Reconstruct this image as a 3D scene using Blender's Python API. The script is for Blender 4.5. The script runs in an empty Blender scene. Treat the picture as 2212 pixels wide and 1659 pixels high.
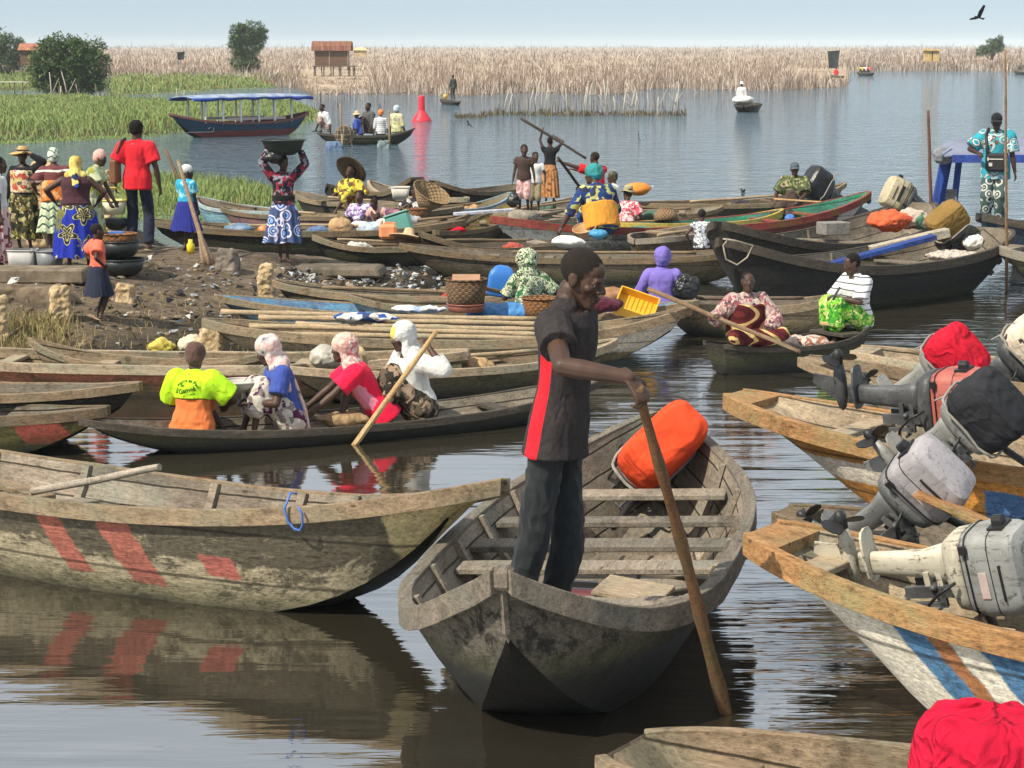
import bpy, bmesh, math, random
from mathutils import Vector, Matrix, noise, Euler
V = Vector
R = math.radians
rnd = random.Random(7)
SC = bpy.context.scene
COL = SC.collection

# ------------------------------------------------------------------ camera, sky, sun, exposure
CAMZ = 3.2
PITCH = math.atan((829.5 - 98.0) / 4900.0)
cam_d = bpy.data.cameras.new('camera')
cam_d.sensor_width = 36.0
cam_d.lens = 36.0 * 4900.0 / 2212.0
cam_d.clip_end = 9000.0
cam_d.clip_start = 0.2
cam = bpy.data.objects.new('camera', cam_d)
COL.objects.link(cam)
cam.location = (0, 0, CAMZ)
cam.rotation_euler = (R(90) - PITCH, 0, 0)
SC.camera = cam

SUN_EL = R(47)
SUN_DIR = V((-0.62, -0.50, 0)).normalized()          # horizontal direction towards the sun
world = bpy.data.worlds.new("World")
SC.world = world
world.use_nodes = True
wn = world.node_tree
wn.nodes.clear()
sky = wn.nodes.new('ShaderNodeTexSky')
sky.sky_type = 'NISHITA'
sky.sun_disc = False
sky.sun_elevation = SUN_EL
sky.sun_rotation = math.atan2(SUN_DIR.x, SUN_DIR.y)
sky.air_density = 0.6
sky.dust_density = 0.2
sky.ozone_density = 4.0
bg = wn.nodes.new('ShaderNodeBackground')
bg.inputs['Strength'].default_value = 0.09
wo = wn.nodes.new('ShaderNodeOutputWorld')
hz = wn.nodes.new('ShaderNodeMix')                   # milky tropical haze over the whole sky
hz.data_type = 'RGBA'
hz.inputs[0].default_value = 0.72
tcw = wn.nodes.new('ShaderNodeTexCoord'); sxw = wn.nodes.new('ShaderNodeSeparateXYZ'); rmw = wn.nodes.new('ShaderNodeValToRGB')
wn.links.new(tcw.outputs['Generated'], sxw.inputs[0]); wn.links.new(sxw.outputs[2], rmw.inputs[0])
for el_, (ps_, cl_) in zip([rmw.color_ramp.elements[0], rmw.color_ramp.elements[1], rmw.color_ramp.elements.new(.06), rmw.color_ramp.elements.new(.22), rmw.color_ramp.elements.new(.5)],
                           [(0.0, (.44, .55, .63)), (1.0, (.44, .55, .70)), (.06, (.46, .58, .67)), (.20, (1.16, 1.24, 1.30)), (.5, (.70, .80, .90))]):
    el_.position = ps_; el_.color = cl_ + (1.0,)
vmw = wn.nodes.new('ShaderNodeVectorMath'); vmw.operation = 'SCALE'; vmw.inputs[3].default_value = 10.0
wn.links.new(rmw.outputs[0], vmw.inputs[0]); wn.links.new(vmw.outputs[0], hz.inputs[7])
wn.links.new(sky.outputs[0], hz.inputs[6])
wn.links.new(hz.outputs[2], bg.inputs[0])
wn.links.new(bg.outputs[0], wo.inputs[0])
sun_d = bpy.data.lights.new('sun', 'SUN')
sun_d.energy = 4.9
sun_d.angle = R(0.5)
sun_d.color = (1.0, 0.91, 0.77)
sun = bpy.data.objects.new('sun', sun_d)
COL.objects.link(sun)
_sd = V((SUN_DIR.x * math.cos(SUN_EL), SUN_DIR.y * math.cos(SUN_EL), math.sin(SUN_EL)))
sun.rotation_euler = _sd.to_track_quat('Z', 'Y').to_euler()
SC.view_settings.view_transform = 'Standard'
SC.view_settings.look = 'None'
SC.view_settings.exposure = 0.40
SC.view_settings.gamma = 1.0
SC.cycles.max_bounces = 6
SC.cycles.transparent_max_bounces = 4

# ------------------------------------------------------------------ placing: photograph pixel (2212 wide) -> point of the place
_f = V((0, math.cos(PITCH), -math.sin(PITCH)))
_u = V((0, math.sin(PITCH), math.cos(PITCH)))
def ray(px, py):
    return _f + V((1, 0, 0)) * ((px - 1106.0) / 4900.0) + _u * ((829.5 - py) / 4900.0)
def P(px, py, z=0.0):
    r = ray(px, py)
    t = (z - CAMZ) / r.z
    return V((r.x * t, r.y * t, z))
def D(px, py, y):
    r = ray(px, py)
    t = y / r.y
    return V((r.x * t, y, CAMZ + r.z * t))

# ------------------------------------------------------------------ objects
def tag(o, label=None, cat=None, group=None, kind=None):
    if label: o['label'] = label
    if cat: o['category'] = cat
    if group: o['group'] = group
    if kind: o['kind'] = kind
    return o
def thing(name, label, cat, loc=(0, 0, 0), rz=0.0, group=None):
    o = bpy.data.objects.new(name, None)
    COL.objects.link(o)
    o.empty_display_size = 0.1
    o.location = loc
    o.rotation_euler = (0, 0, rz)
    return tag(o, label, cat, group)
def link(name, me, mats, parent=None):
    o = bpy.data.objects.new(name, me)
    COL.objects.link(o)
    if not isinstance(mats, (list, tuple)): mats = [mats]
    for m in mats: me.materials.append(m)
    if parent is not None: o.parent = parent
    return o
def copy_tree(o, parent=None):
    c = o.copy()
    COL.objects.link(c)
    c.parent = parent
    for ch in [x for x in bpy.data.objects if x.parent is o]:
        copy_tree(ch, c)
    return c

def basis(d, up=V((0, 0, 1))):
    d = d.normalized()
    if abs(d.dot(up)) > 0.98: up = V((0, 1, 0)) if abs(d.y) < 0.9 else V((1, 0, 0))
    s = d.cross(up).normalized()
    return s, s.cross(d).normalized()

class MB:
    def __init__(s):
        s.v = []; s.f = []; s.m = []; s.sm = []
    def add(s, verts, faces, mi=0, smooth=False):
        n = len(s.v)
        s.v.extend([tuple(v) for v in verts])
        for f in faces:
            s.f.append([i + n for i in f]); s.m.append(mi); s.sm.append(smooth)
    def box(s, c, size, M=None, mi=0, taper=1.0):
        c = V(c); x, y, z = [a / 2 for a in size]
        vs = []
        for k, (sx, sy, sz) in enumerate([(-1,-1,-1),(1,-1,-1),(1,1,-1),(-1,1,-1),(-1,-1,1),(1,-1,1),(1,1,1),(-1,1,1)]):
            t = taper if sz > 0 else 1.0
            p = V((sx * x * t, sy * y * t, sz * z))
            vs.append((M @ p if M else p) + c)
        s.add(vs, [(3,2,1,0),(4,5,6,7),(0,1,5,4),(1,2,6,5),(2,3,7,6),(3,0,4,7)], mi)
    def beam(s, p0, p1, w, h, up=V((0, 0, 1)), mi=0, w1=None, h1=None):
        p0 = V(p0); p1 = V(p1)
        a, b = basis(p1 - p0, up)
        w1 = w if w1 is None else w1; h1 = h if h1 is None else h1
        vs = []
        for p, ww, hh in ((p0, w, h), (p1, w1, h1)):
            for sx, sz in ((-1,-1),(1,-1),(1,1),(-1,1)):
                vs.append(p + a * (sx * ww / 2) + b * (sz * hh / 2))
        s.add(vs, [(0,1,2,3),(7,6,5,4),(0,4,5,1),(1,5,6,2),(2,6,7,3),(3,7,4,0)], mi)
    def tube(s, pts, rad, n=10, mi=0, smooth=True, cap=True, closed=False):
        pts = [V(p) for p in pts]
        if not isinstance(rad, (list, tuple)): rad = [rad] * len(pts)
        rings = []
        up = V((0, 0, 1)); m = len(pts)
        for i, p in enumerate(pts):
            if closed: d = pts[(i + 1) % m] - pts[i - 1]
            else: d = pts[min(i + 1, m - 1)] - pts[max(i - 1, 0)]
            a, b = basis(d, up); up = b
            rings.append([p + a * (math.cos(t * 2 * math.pi / n) * rad[i]) + b * (math.sin(t * 2 * math.pi / n) * rad[i]) for t in range(n)])
        s.loft(rings, mi, smooth, cap and not closed, closed)
    def loft(s, rings, mi=0, smooth=True, cap=True, closed=False):
        n = len(rings[0]); vs = [p for r in rings for p in r]; fs = []
        K = len(rings)
        for i in range(K if closed else K - 1):
            j = (i + 1) % K
            for k in range(n):
                l = (k + 1) % n
                fs.append((i * n + k, i * n + l, j * n + l, j * n + k))
        s.add(vs, fs, mi, smooth)
        if cap:
            b = len(s.v) - len(vs)
            s.f.append([b + k for k in range(n)][::-1]); s.m.append(mi); s.sm.append(False)
            s.f.append([b + (K - 1) * n + k for k in range(n)]); s.m.append(mi); s.sm.append(False)
    def lathe(s, prof, c=(0, 0, 0), n=24, mi=0, smooth=True, M=None, sx=1.0, sy=1.0, cap=False):
        c = V(c); rings = []
        for r, z in prof:
            ring = []
            for k in range(n):
                t = 2 * math.pi * k / n
                p = V((math.cos(t) * r * sx, math.sin(t) * r * sy, z))
                ring.append((M @ p if M else p) + c)
            rings.append(ring)
        s.loft(rings, mi, smooth, cap)
    def ball(s, c, r, M=None, n=14, mi=0):
        r = r if isinstance(r, (tuple, list)) else (r, r, r)
        c = V(c); rings = []
        k = max(6, n // 2)
        for i in range(1, k):
            t = math.pi * i / k
            ring = []
            for j in range(n):
                a = 2 * math.pi * j / n
                p = V((r[0] * math.sin(t) * math.cos(a), r[1] * math.sin(t) * math.sin(a), -r[2] * math.cos(t)))
                ring.append((M @ p if M else p) + c)
            rings.append(ring)
        s.loft(rings, mi, True, True)
    def rod(s, p0, r0, p1, r1, n=12, flat=1.0, side=None, cut0=False, cut1=False, mi=0):
        """tapered limb with round ends; flat < 1 thins it across 'side'"""
        p0 = V(p0); p1 = V(p1); d = p1 - p0
        if d.length < 1e-6: d = V((0, 0, 1e-4))
        dn = d.normalized()
        if side is not None:
            a = (V(side) - dn * V(side).dot(dn)).normalized(); b = dn.cross(a)
        else:
            a, b = basis(d)
        rings = []
        def ring(c, r): rings.append([c + a * (math.cos(t * 2 * math.pi / n) * r) + b * (math.sin(t * 2 * math.pi / n) * r * flat) for t in range(n)])
        if not cut0:
            for q in (80, 50, 25): ring(p0 - dn * (r0 * math.sin(R(q))), r0 * math.cos(R(q)))
        ring(p0, r0); ring(p1, r1)
        if not cut1:
            for q in (25, 50, 80): ring(p1 + dn * (r1 * math.sin(R(q))), r1 * math.cos(R(q)))
        s.loft(rings, mi, True, True)
    def mesh(s, name='m'):
        me = bpy.data.meshes.new(name)
        me.from_pydata(s.v, [], s.f)
        me.polygons.foreach_set('material_index', s.m)
        me.polygons.foreach_set('use_smooth', s.sm)
        me.update()
        return me
    def build(s, name, mats, parent=None, bevel=0.0, recalc=True):
        me = s.mesh(name)
        if recalc or bevel:
            bm = bmesh.new(); bm.from_mesh(me)
            bmesh.ops.recalc_face_normals(bm, faces=bm.faces)
            if bevel:
                es = [e for e in bm.edges if len(e.link_faces) == 2 and e.calc_face_angle(0) > 0.6]
                if es: bmesh.ops.bevel(bm, geom=es, offset=bevel, segments=1, affect='EDGES', clamp_overlap=True)
            bm.to_mesh(me); bm.free()
        return link(name, me, mats, parent)
    def blob(s, name, mats, parent=None, vox=0.012, smooth=2, nz=None, sub=None):
        """fuse everything added so far into ONE continuous skin (voxel remesh), then fold it a little"""
        me = s.mesh('tmp')
        o = bpy.data.objects.new('tmp', me); COL.objects.link(o)
        m = o.modifiers.new('r', 'REMESH'); m.mode = 'VOXEL'; m.voxel_size = vox
        if smooth:
            q = o.modifiers.new('s', 'SMOOTH'); q.iterations = smooth; q.factor = 0.5
        dg = bpy.context.evaluated_depsgraph_get(); dg.update()
        me2 = bpy.data.meshes.new_from_object(o.evaluated_get(dg))
        bpy.data.objects.remove(o); bpy.data.meshes.remove(me)
        if nz:
            amp, sc = nz[0], nz[1]
            sq = nz[2] if len(nz) > 2 else (1, 1, 1)
            off = V((rnd.random() * 50, rnd.random() * 50, 0))
            nor = [v.normal.copy() for v in me2.vertices]
            for v, nn in zip(me2.vertices, nor):
                q = V((v.co.x * sq[0], v.co.y * sq[1], v.co.z * sq[2])) * sc + off
                w = noise.noise(q) + 0.5 * (1 - 2 * abs(noise.noise(q * 2.1))) - .25
                v.co += nn * (amp * w)
        if sub:
            for v in me2.vertices: v.co = sub(v.co)
        me2.materials.clear()
        me2.polygons.foreach_set('use_smooth', [True] * len(me2.polygons))
        me2.polygons.foreach_set('material_index', [0] * len(me2.polygons))
        me2.update()
        return link(name, me2, mats, parent)

# ------------------------------------------------------------------ materials
class N:
    def __init__(s, name, rough=0.8, spec=0.3):
        s.mat = bpy.data.materials.new(name); s.mat.use_nodes = True
        s.t = s.mat.node_tree; s.t.nodes.clear()
        s.out = s.t.nodes.new('ShaderNodeOutputMaterial')
        s.b = s.t.nodes.new('ShaderNodeBsdfPrincipled')
        s.t.links.new(s.b.outputs[0], s.out.inputs[0])
        s.set('Roughness', rough); s.set('Specular IOR Level', spec)
        s._co = None
    def put(s, sock, v):
        if hasattr(v, 'is_output'): s.t.links.new(v, sock)
        elif isinstance(v, (int, float)): sock.default_value = v
        else:
            v = tuple(v)
            if len(sock.default_value) == 4 and len(v) == 3: v = v + (1.0,)
            sock.default_value = v
    def set(s, k, v): s.put(s.b.inputs[k], v)
    def co(s, kind='Object'):
        if s._co is None: s._co = s.t.nodes.new('ShaderNodeTexCoord')
        return s._co.outputs[kind]
    def map(s, vec, scale=(1, 1, 1), rot=(0, 0, 0), loc=(0, 0, 0)):
        n = s.t.nodes.new('ShaderNodeMapping')
        s.put(n.inputs['Vector'], vec)
        n.inputs['Scale'].default_value = scale; n.inputs['Rotation'].default_value = rot; n.inputs['Location'].default_value = loc
        return n.outputs[0]
    def noise(s, vec, scale=5, detail=4, rough=0.55, dist=0.0, color=False):
        n = s.t.nodes.new('ShaderNodeTexNoise')
        s.put(n.inputs['Vector'], vec); n.inputs['Scale'].default_value = scale
        n.inputs['Detail'].default_value = detail; n.inputs['Roughness'].default_value = rough; n.inputs['Distortion'].default_value = dist
        return n.outputs[1 if color else 0]
    def voro(s, vec, scale=5, feat='F1', out='Distance', rand=1.0):
        n = s.t.nodes.new('ShaderNodeTexVoronoi'); n.feature = feat
        s.put(n.inputs['Vector'], vec); n.inputs['Scale'].default_value = scale; n.inputs['Randomness'].default_value = rand
        return n.outputs[out]
    def math(s, op, a, b=0.0, c=None, clamp=False):
        n = s.t.nodes.new('ShaderNodeMath'); n.operation = op; n.use_clamp = clamp
        s.put(n.inputs[0], a); s.put(n.inputs[1], b)
        if c is not None: s.put(n.inputs[2], c)
        return n.outputs[0]
    def sep(s, vec):
        n = s.t.nodes.new('ShaderNodeSeparateXYZ'); s.put(n.inputs[0], vec); return n.outputs
    def comb(s, x, y, z):
        n = s.t.nodes.new('ShaderNodeCombineXYZ')
        for i, q in enumerate((x, y, z)): s.put(n.inputs[i], q)
        return n.outputs[0]
    def ramp(s, fac, stops, const=False):
        n = s.t.nodes.new('ShaderNodeValToRGB'); e = n.color_ramp.elements
        n.color_ramp.interpolation = 'CONSTANT' if const else 'LINEAR'
        while len(e) < len(stops): e.new(0.5)
        for el, (p, c) in zip(e, stops):
            el.position = p
            c = (c, c, c) if isinstance(c, (int, float)) else tuple(c)
            el.color = c + (1.0,)
        s.put(n.inputs[0], fac); return n.outputs[0]
    def mix(s, f, a, b, mode='MIX'):
        n = s.t.nodes.new('ShaderNodeMix'); n.data_type = 'RGBA'; n.blend_type = mode; n.clamp_factor = True
        s.put(n.inputs[0], f); s.put(n.inputs[6], a); s.put(n.inputs[7], b); return n.outputs[2]
    def smooth(s, x, a, b):
        n = s.t.nodes.new('ShaderNodeMapRange'); n.interpolation_type = 'SMOOTHSTEP'
        s.put(n.inputs[0], x); n.inputs[1].default_value = a; n.inputs[2].default_value = b
        return n.outputs[0]
    def bump(s, h, strength=0.4, dist=0.02, normal=None):
        n = s.t.nodes.new('ShaderNodeBump'); n.inputs['Strength'].default_value = strength; n.inputs['Distance'].default_value = dist
        s.put(n.inputs['Height'], h)
        if normal is not None: s.put(n.inputs['Normal'], normal)
        s.set('Normal', n.outputs[0]); return n.outputs[0]
def mul(c, k): return tuple(min(1.0, x * k) for x in c[:3])
def lerp3(a, b, t): return tuple(x + (y - x) * t for x, y in zip(a, b))
_cache = {}
def cached(fn):
    def g(*a, **k):
        key = (fn.__name__,) + tuple(repr(x) for x in a) + tuple((q, repr(w)) for q, w in sorted(k.items()))
        if key not in _cache: _cache[key] = fn(*a, **k)
        return _cache[key]
    return g
@cached
def plain(name, c, rough=0.6, spec=0.4, var=0.12, scale=8.0, bump=0.15, metal=0.0):
    n = N(name, rough, spec); q = n.noise(n.co(), scale, 5, 0.6)
    n.set('Base Color', n.ramp(q, [(0.25, mul(c, 1 - 2 * var)), (0.75, mul(c, 1 + var))])); n.set('Metallic', metal)
    if bump: n.bump(n.noise(n.co(), scale * 6, 3, 0.6), bump, 0.01)
    return n.mat
WARGS = {}
def planked(m):
    nm = m.name
    if nm not in WARGS or nm.endswith(' planked'): return m
    c, c2, g, r, a, d = WARGS[nm]
    return wood(nm + ' planked', c, c2, g, r, a, d, .17)
@cached
def wood(name, c, c2=None, grain=1.0, rough=0.85, axis='x', dirt=0.5, seam=0.0):
    """weathered plank: long streaks, cracks, silvered and dirty patches; boards run along local x"""
    n = N(name, rough, 0.2)
    sc = {'x': (0.5, 9, 9), 'y': (9, 0.5, 9), 'z': (9, 9, 0.5)}[axis]
    co = n.co()
    g = n.noise(n.map(co, sc), 2.2 * grain, 8, 0.72, 0.6)
    b = n.noise(co, 2.3, 5, 0.6)
    f = n.noise(n.map(co, tuple(k * 2.5 for k in sc)), 6.0 * grain, 4, 0.7)
    c2 = c2 or mul(c, 1.35)
    WARGS.setdefault(name, (c, c2, grain, rough, axis, dirt))
    col = n.ramp(g, [(0.24, mul(c, 0.30)), (0.40, mul(c, 0.74)), (0.55, c), (0.76, c2)])
    grey = (0.5 * (c[0] + c[1]), 0.5 * (c[1] + c[0]), 0.5 * (c[2] + c[1]))
    col = n.mix(n.smooth(b, 0.42, 0.7), col, mul(lerp3(c, grey, 0.7), 0.8), 'MIX')
    col = n.mix(n.math('MULTIPLY', n.smooth(f, 0.56, 0.68), 0.75), col, mul(c, 0.18))
    col = n.mix(n.math('MULTIPLY', n.smooth(n.noise(co, 5.5, 6, 0.7), 0.52, 0.66), dirt), col, mul(c, 0.32))
    nail = n.voro(n.map(co, (2.2, 7, 7)), 1.0, 'F1', 'Distance')
    col = n.mix(n.math('MULTIPLY', n.math('SUBTRACT', 1.0, n.smooth(nail, .05, .09)), .7), col, (.03, .018, .012))
    bh = n.math('ADD', g, n.math('MULTIPLY', f, 0.7))
    if seam:
        x, y, z = n.sep(co)
        q = n.math('DIVIDE', n.math('ADD', n.math('ADD', z, n.math('MULTIPLY', n.math('ABSOLUTE', y), .45)), n.math('MULTIPLY', b, .03)), seam)
        w = n.math('FRACT', q)
        sm = n.math('SUBTRACT', 1.0, n.smooth(n.math('ABSOLUTE', n.math('SUBTRACT', w, 0.5)), 0.012, 0.06))
        tone = n.noise(n.comb(n.math('FLOOR', n.math('ADD', q, .5)), n.math('MULTIPLY', x, .35), y), 3.1, 1)
        col = n.mix(1.0, col, n.ramp(tone, [(.3, .62), (.7, 1.15)]), 'MULTIPLY')
        col = n.mix(n.math('MULTIPLY', sm, .85), col, (.012, .010, .008))
        bh = n.math('SUBTRACT', bh, n.math('MULTIPLY', sm, 1.2))
    col = n.mix(1.0, col, n.ramp(n.noise(n.map(co, (1, 2.5, 2.5)), 24, 5, .75), [(.32, .58), (.5, .98), (.68, 1.25)]), 'MULTIPLY')
    n.set('Base Color', col)
    n.bump(bh, 0.65, 0.013)
    return n.mat
@cached
def hullpaint(name, c, wet=(0.018, 0.018, 0.015), wz=0.14, dirt=0.45, alga=(0.05, 0.055, 0.02), marks=(), seam=0.19, chip=0.3, tarz=0.0, under=(0.16, 0.13, 0.09)):
    """outside of a pirogue: boards with seams, chipped paint, soaked dark foot; marks = (x0,x1,slant,z0,z1,colour) painted patches"""
    n = N(name, 0.8, 0.25); co = n.co(); x, y, z = n.sep(co)
    g = n.noise(n.map(co, (0.6, 5, 7)), 2.4, 8, 0.72, 0.5)
    b = n.noise(co, 2.1, 6, 0.65); b2 = n.noise(co, 7.0, 6, 0.7)
    col = n.ramp(g, [(0.25, mul(c, 0.4)), (0.45, mul(c, 0.9)), (0.6, c), (0.8, mul(c, 1.3))])
    ch = n.noise(n.map(co, (1.5, 4, 9)), 4.0, 7, 0.75)
    col = n.mix(n.math('MULTIPLY', n.smooth(ch, 0.56, 0.62), chip * 2), col, under)
    tar = n.noise(n.map(co, (.8, 2, 1.6)), 3.4, 9, .78, .4)
    if tarz: tar = n.math('ADD', tar, n.math('MULTIPLY', n.smooth(n.math('ADD', z, n.math('MULTIPLY', n.math('SUBTRACT', b, .5), .35)), .16, .42), tarz))
    col = n.mix(n.math('MULTIPLY', n.smooth(tar, 0.50, 0.60), dirt * 1.5), col, (0.022, 0.019, 0.015))
    col = n.mix(n.math('MULTIPLY', n.smooth(n.noise(n.map(co, (8, 2, .8)), 2.0, 5, .7), .55, .7), .5), col, mul(c, .3))
    for (x0, x1, sl, z0, z1, mc) in marks:
        xx = n.math('ADD', n.math('ADD', x, n.math('MULTIPLY', z, sl)), n.math('MULTIPLY', n.math('SUBTRACT', b2, 0.5), 0.10))
        zz = n.math('ADD', z, n.math('MULTIPLY', n.math('SUBTRACT', b2, 0.5), 0.06))
        m = n.math('MULTIPLY', n.smooth(xx, x0 - .012, x0 + .012), n.math('SUBTRACT', 1.0, n.smooth(xx, x1 - .012, x1 + .012)))
        m = n.math('MULTIPLY', m, n.math('MULTIPLY', n.smooth(zz, z0 - .01, z0 + .01), n.math('SUBTRACT', 1.0, n.smooth(zz, z1 - .01, z1 + .01))))
        pc = n.ramp(g, [(0.25, mul(mc, 0.55)), (0.5, mc), (0.8, mul(mc, 1.2))])
        pc = n.mix(n.math('MULTIPLY', n.smooth(ch, 0.60, 0.66), chip * 1.6), pc, under)
        pc = n.mix(n.math('MULTIPLY', n.smooth(b, 0.56, 0.74), dirt * .8), pc, mul(mc, .2))
        col = n.mix(m, col, pc)
    if seam:
        w = n.math('FRACT', n.math('DIVIDE', n.math('ADD', z, n.math('MULTIPLY', b, 0.02)), seam))
        sm = n.math('SUBTRACT', 1.0, n.smooth(n.math('ABSOLUTE', n.math('SUBTRACT', w, 0.5)), 0.01, 0.05))
        col = n.mix(n.math('MULTIPLY', sm, 0.7), col, (0.012, 0.010, 0.008))
    zz = n.math('ADD', z, n.math('MULTIPLY', n.math('SUBTRACT', b2, 0.5), 0.16))
    col = n.mix(n.math('MULTIPLY', n.math('SUBTRACT', 1.0, n.smooth(zz, wz, wz + 0.14)), 0.6), col, alga)
    col = n.mix(n.math('SUBTRACT', 1.0, n.smooth(zz, wz - 0.10, wz + 0.03)), col, wet)
    col = n.mix(1.0, col, n.ramp(n.noise(n.map(co, (1, 1.6, 2.2)), 26, 5, .75), [(.32, .45), (.5, .95), (.68, 1.35)]), 'MULTIPLY')
    n.set('Base Color', col)
    n.set('Roughness', n.math('ADD', n.math('MULTIPLY', n.smooth(zz, wz - 0.1, wz + 0.05), 0.4), 0.42))
    n.bump(n.math('ADD', g, n.math('MULTIPLY', ch, 1.2)), 0.9, 0.018)
    return n.mat
@cached
def skin(c=(0.050, 0.026, 0.017)):
    n = N('skin', 0.52, 0.34)
    q = n.noise(n.co(), 9, 4, 0.6)
    n.set('Base Color', n.ramp(q, [(0.3, mul(c, 0.8)), (0.7, mul(c, 1.2))]))
    n.set('Subsurface Weight', 0.0)
    n.bump(n.noise(n.co(), 140, 3, 0.6), 0.12, 0.004)
    return n.mat
@cached
def cloth(name, c, var=0.15, rough=0.9, fold=1.0):
    n = N(name, rough, 0.15); co = n.co()
    q = n.noise(co, 6, 5, 0.6)
    n.set('Base Color', n.ramp(q, [(0.3, mul(c, 1 - var)), (0.7, mul(c, 1 + var * 0.6))]))
    try: n.set('Sheen Weight', 0.08)
    except Exception: pass
    h = n.noise(n.map(co, (1, 1, 0.45)), 16, 4, 0.55, 0.8)
    n.bump(h, 0.5 * fold, 0.03)
    return n.mat
@cached
def worn(name, c, dirt=(.05, .045, .035), rough=.55, metal=0.0, amt=1.0):
    '''scuffed moulded or cast part: grime pooled in patches, runs, scratches, chalky fading'''
    n = N(name, rough, .45); co = n.co(); n.set('Metallic', metal)
    a = n.noise(co, 4.5, 6, .65); b = n.noise(n.map(co, (9, 9, 1.3)), 3, 6, .7); f = n.noise(n.map(co, (2, 14, 30), (.3, .5, .2)), 5, 3, .6)
    col = n.ramp(a, [(.3, mul(c, .72)), (.5, c), (.72, tuple(min(1, x * .8 + .10) for x in c))])
    col = n.mix(n.math('MULTIPLY', n.smooth(b, .52, .66), .65 * amt), col, dirt)
    col = n.mix(n.math('MULTIPLY', n.smooth(n.noise(co, 13, 6, .75), .57, .64), .7 * amt), col, mul(dirt, .6))
    col = n.mix(n.math('MULTIPLY', n.smooth(f, .66, .70), .5), col, tuple(min(1, x + .22) for x in c))
    n.set('Base Color', col); n.set('Roughness', n.math('ADD', rough - .12, n.math('MULTIPLY', b, .4)))
    n.bump(n.math('ADD', a, n.math('MULTIPLY', f, .3)), .3, .012); return n.mat
@cached
def canvas(name, c, fold=1.0, scale=5.0):
    '''sun-faded cloth cover drawn tight over something: long sagging folds, dirty hems'''
    n = N(name, .92, .12); co = n.co(); x, y, z = n.sep(co)
    w = n.noise(co, 1.7, 4, .6)
    fo = n.noise(n.mix(.55, n.map(co, (1.0, 1.6, .7)), n.noise(co, 2.2, 3, .5, color=True), 'ADD'), scale * .6, 2, .5, .5)
    ridge = n.math('SUBTRACT', 1.0, n.math('MULTIPLY', n.math('ABSOLUTE', n.math('SUBTRACT', fo, .5)), 5.0), clamp=True)
    col = n.ramp(w, [(.3, mul(c, .72)), (.55, c), (.75, tuple(min(1, x_ * 1.08 + .015) for x_ in c))])
    col = n.mix(n.math('MULTIPLY', n.smooth(n.noise(co, 6, 7, .7), .54, .68), .45), col, mul(c, .42))
    n.set('Base Color', col)
    n.bump(n.math('ADD', ridge, n.math('MULTIPLY', n.noise(co, 90, 2, .5), .12)), .42 * fold, .035); return n.mat
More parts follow.
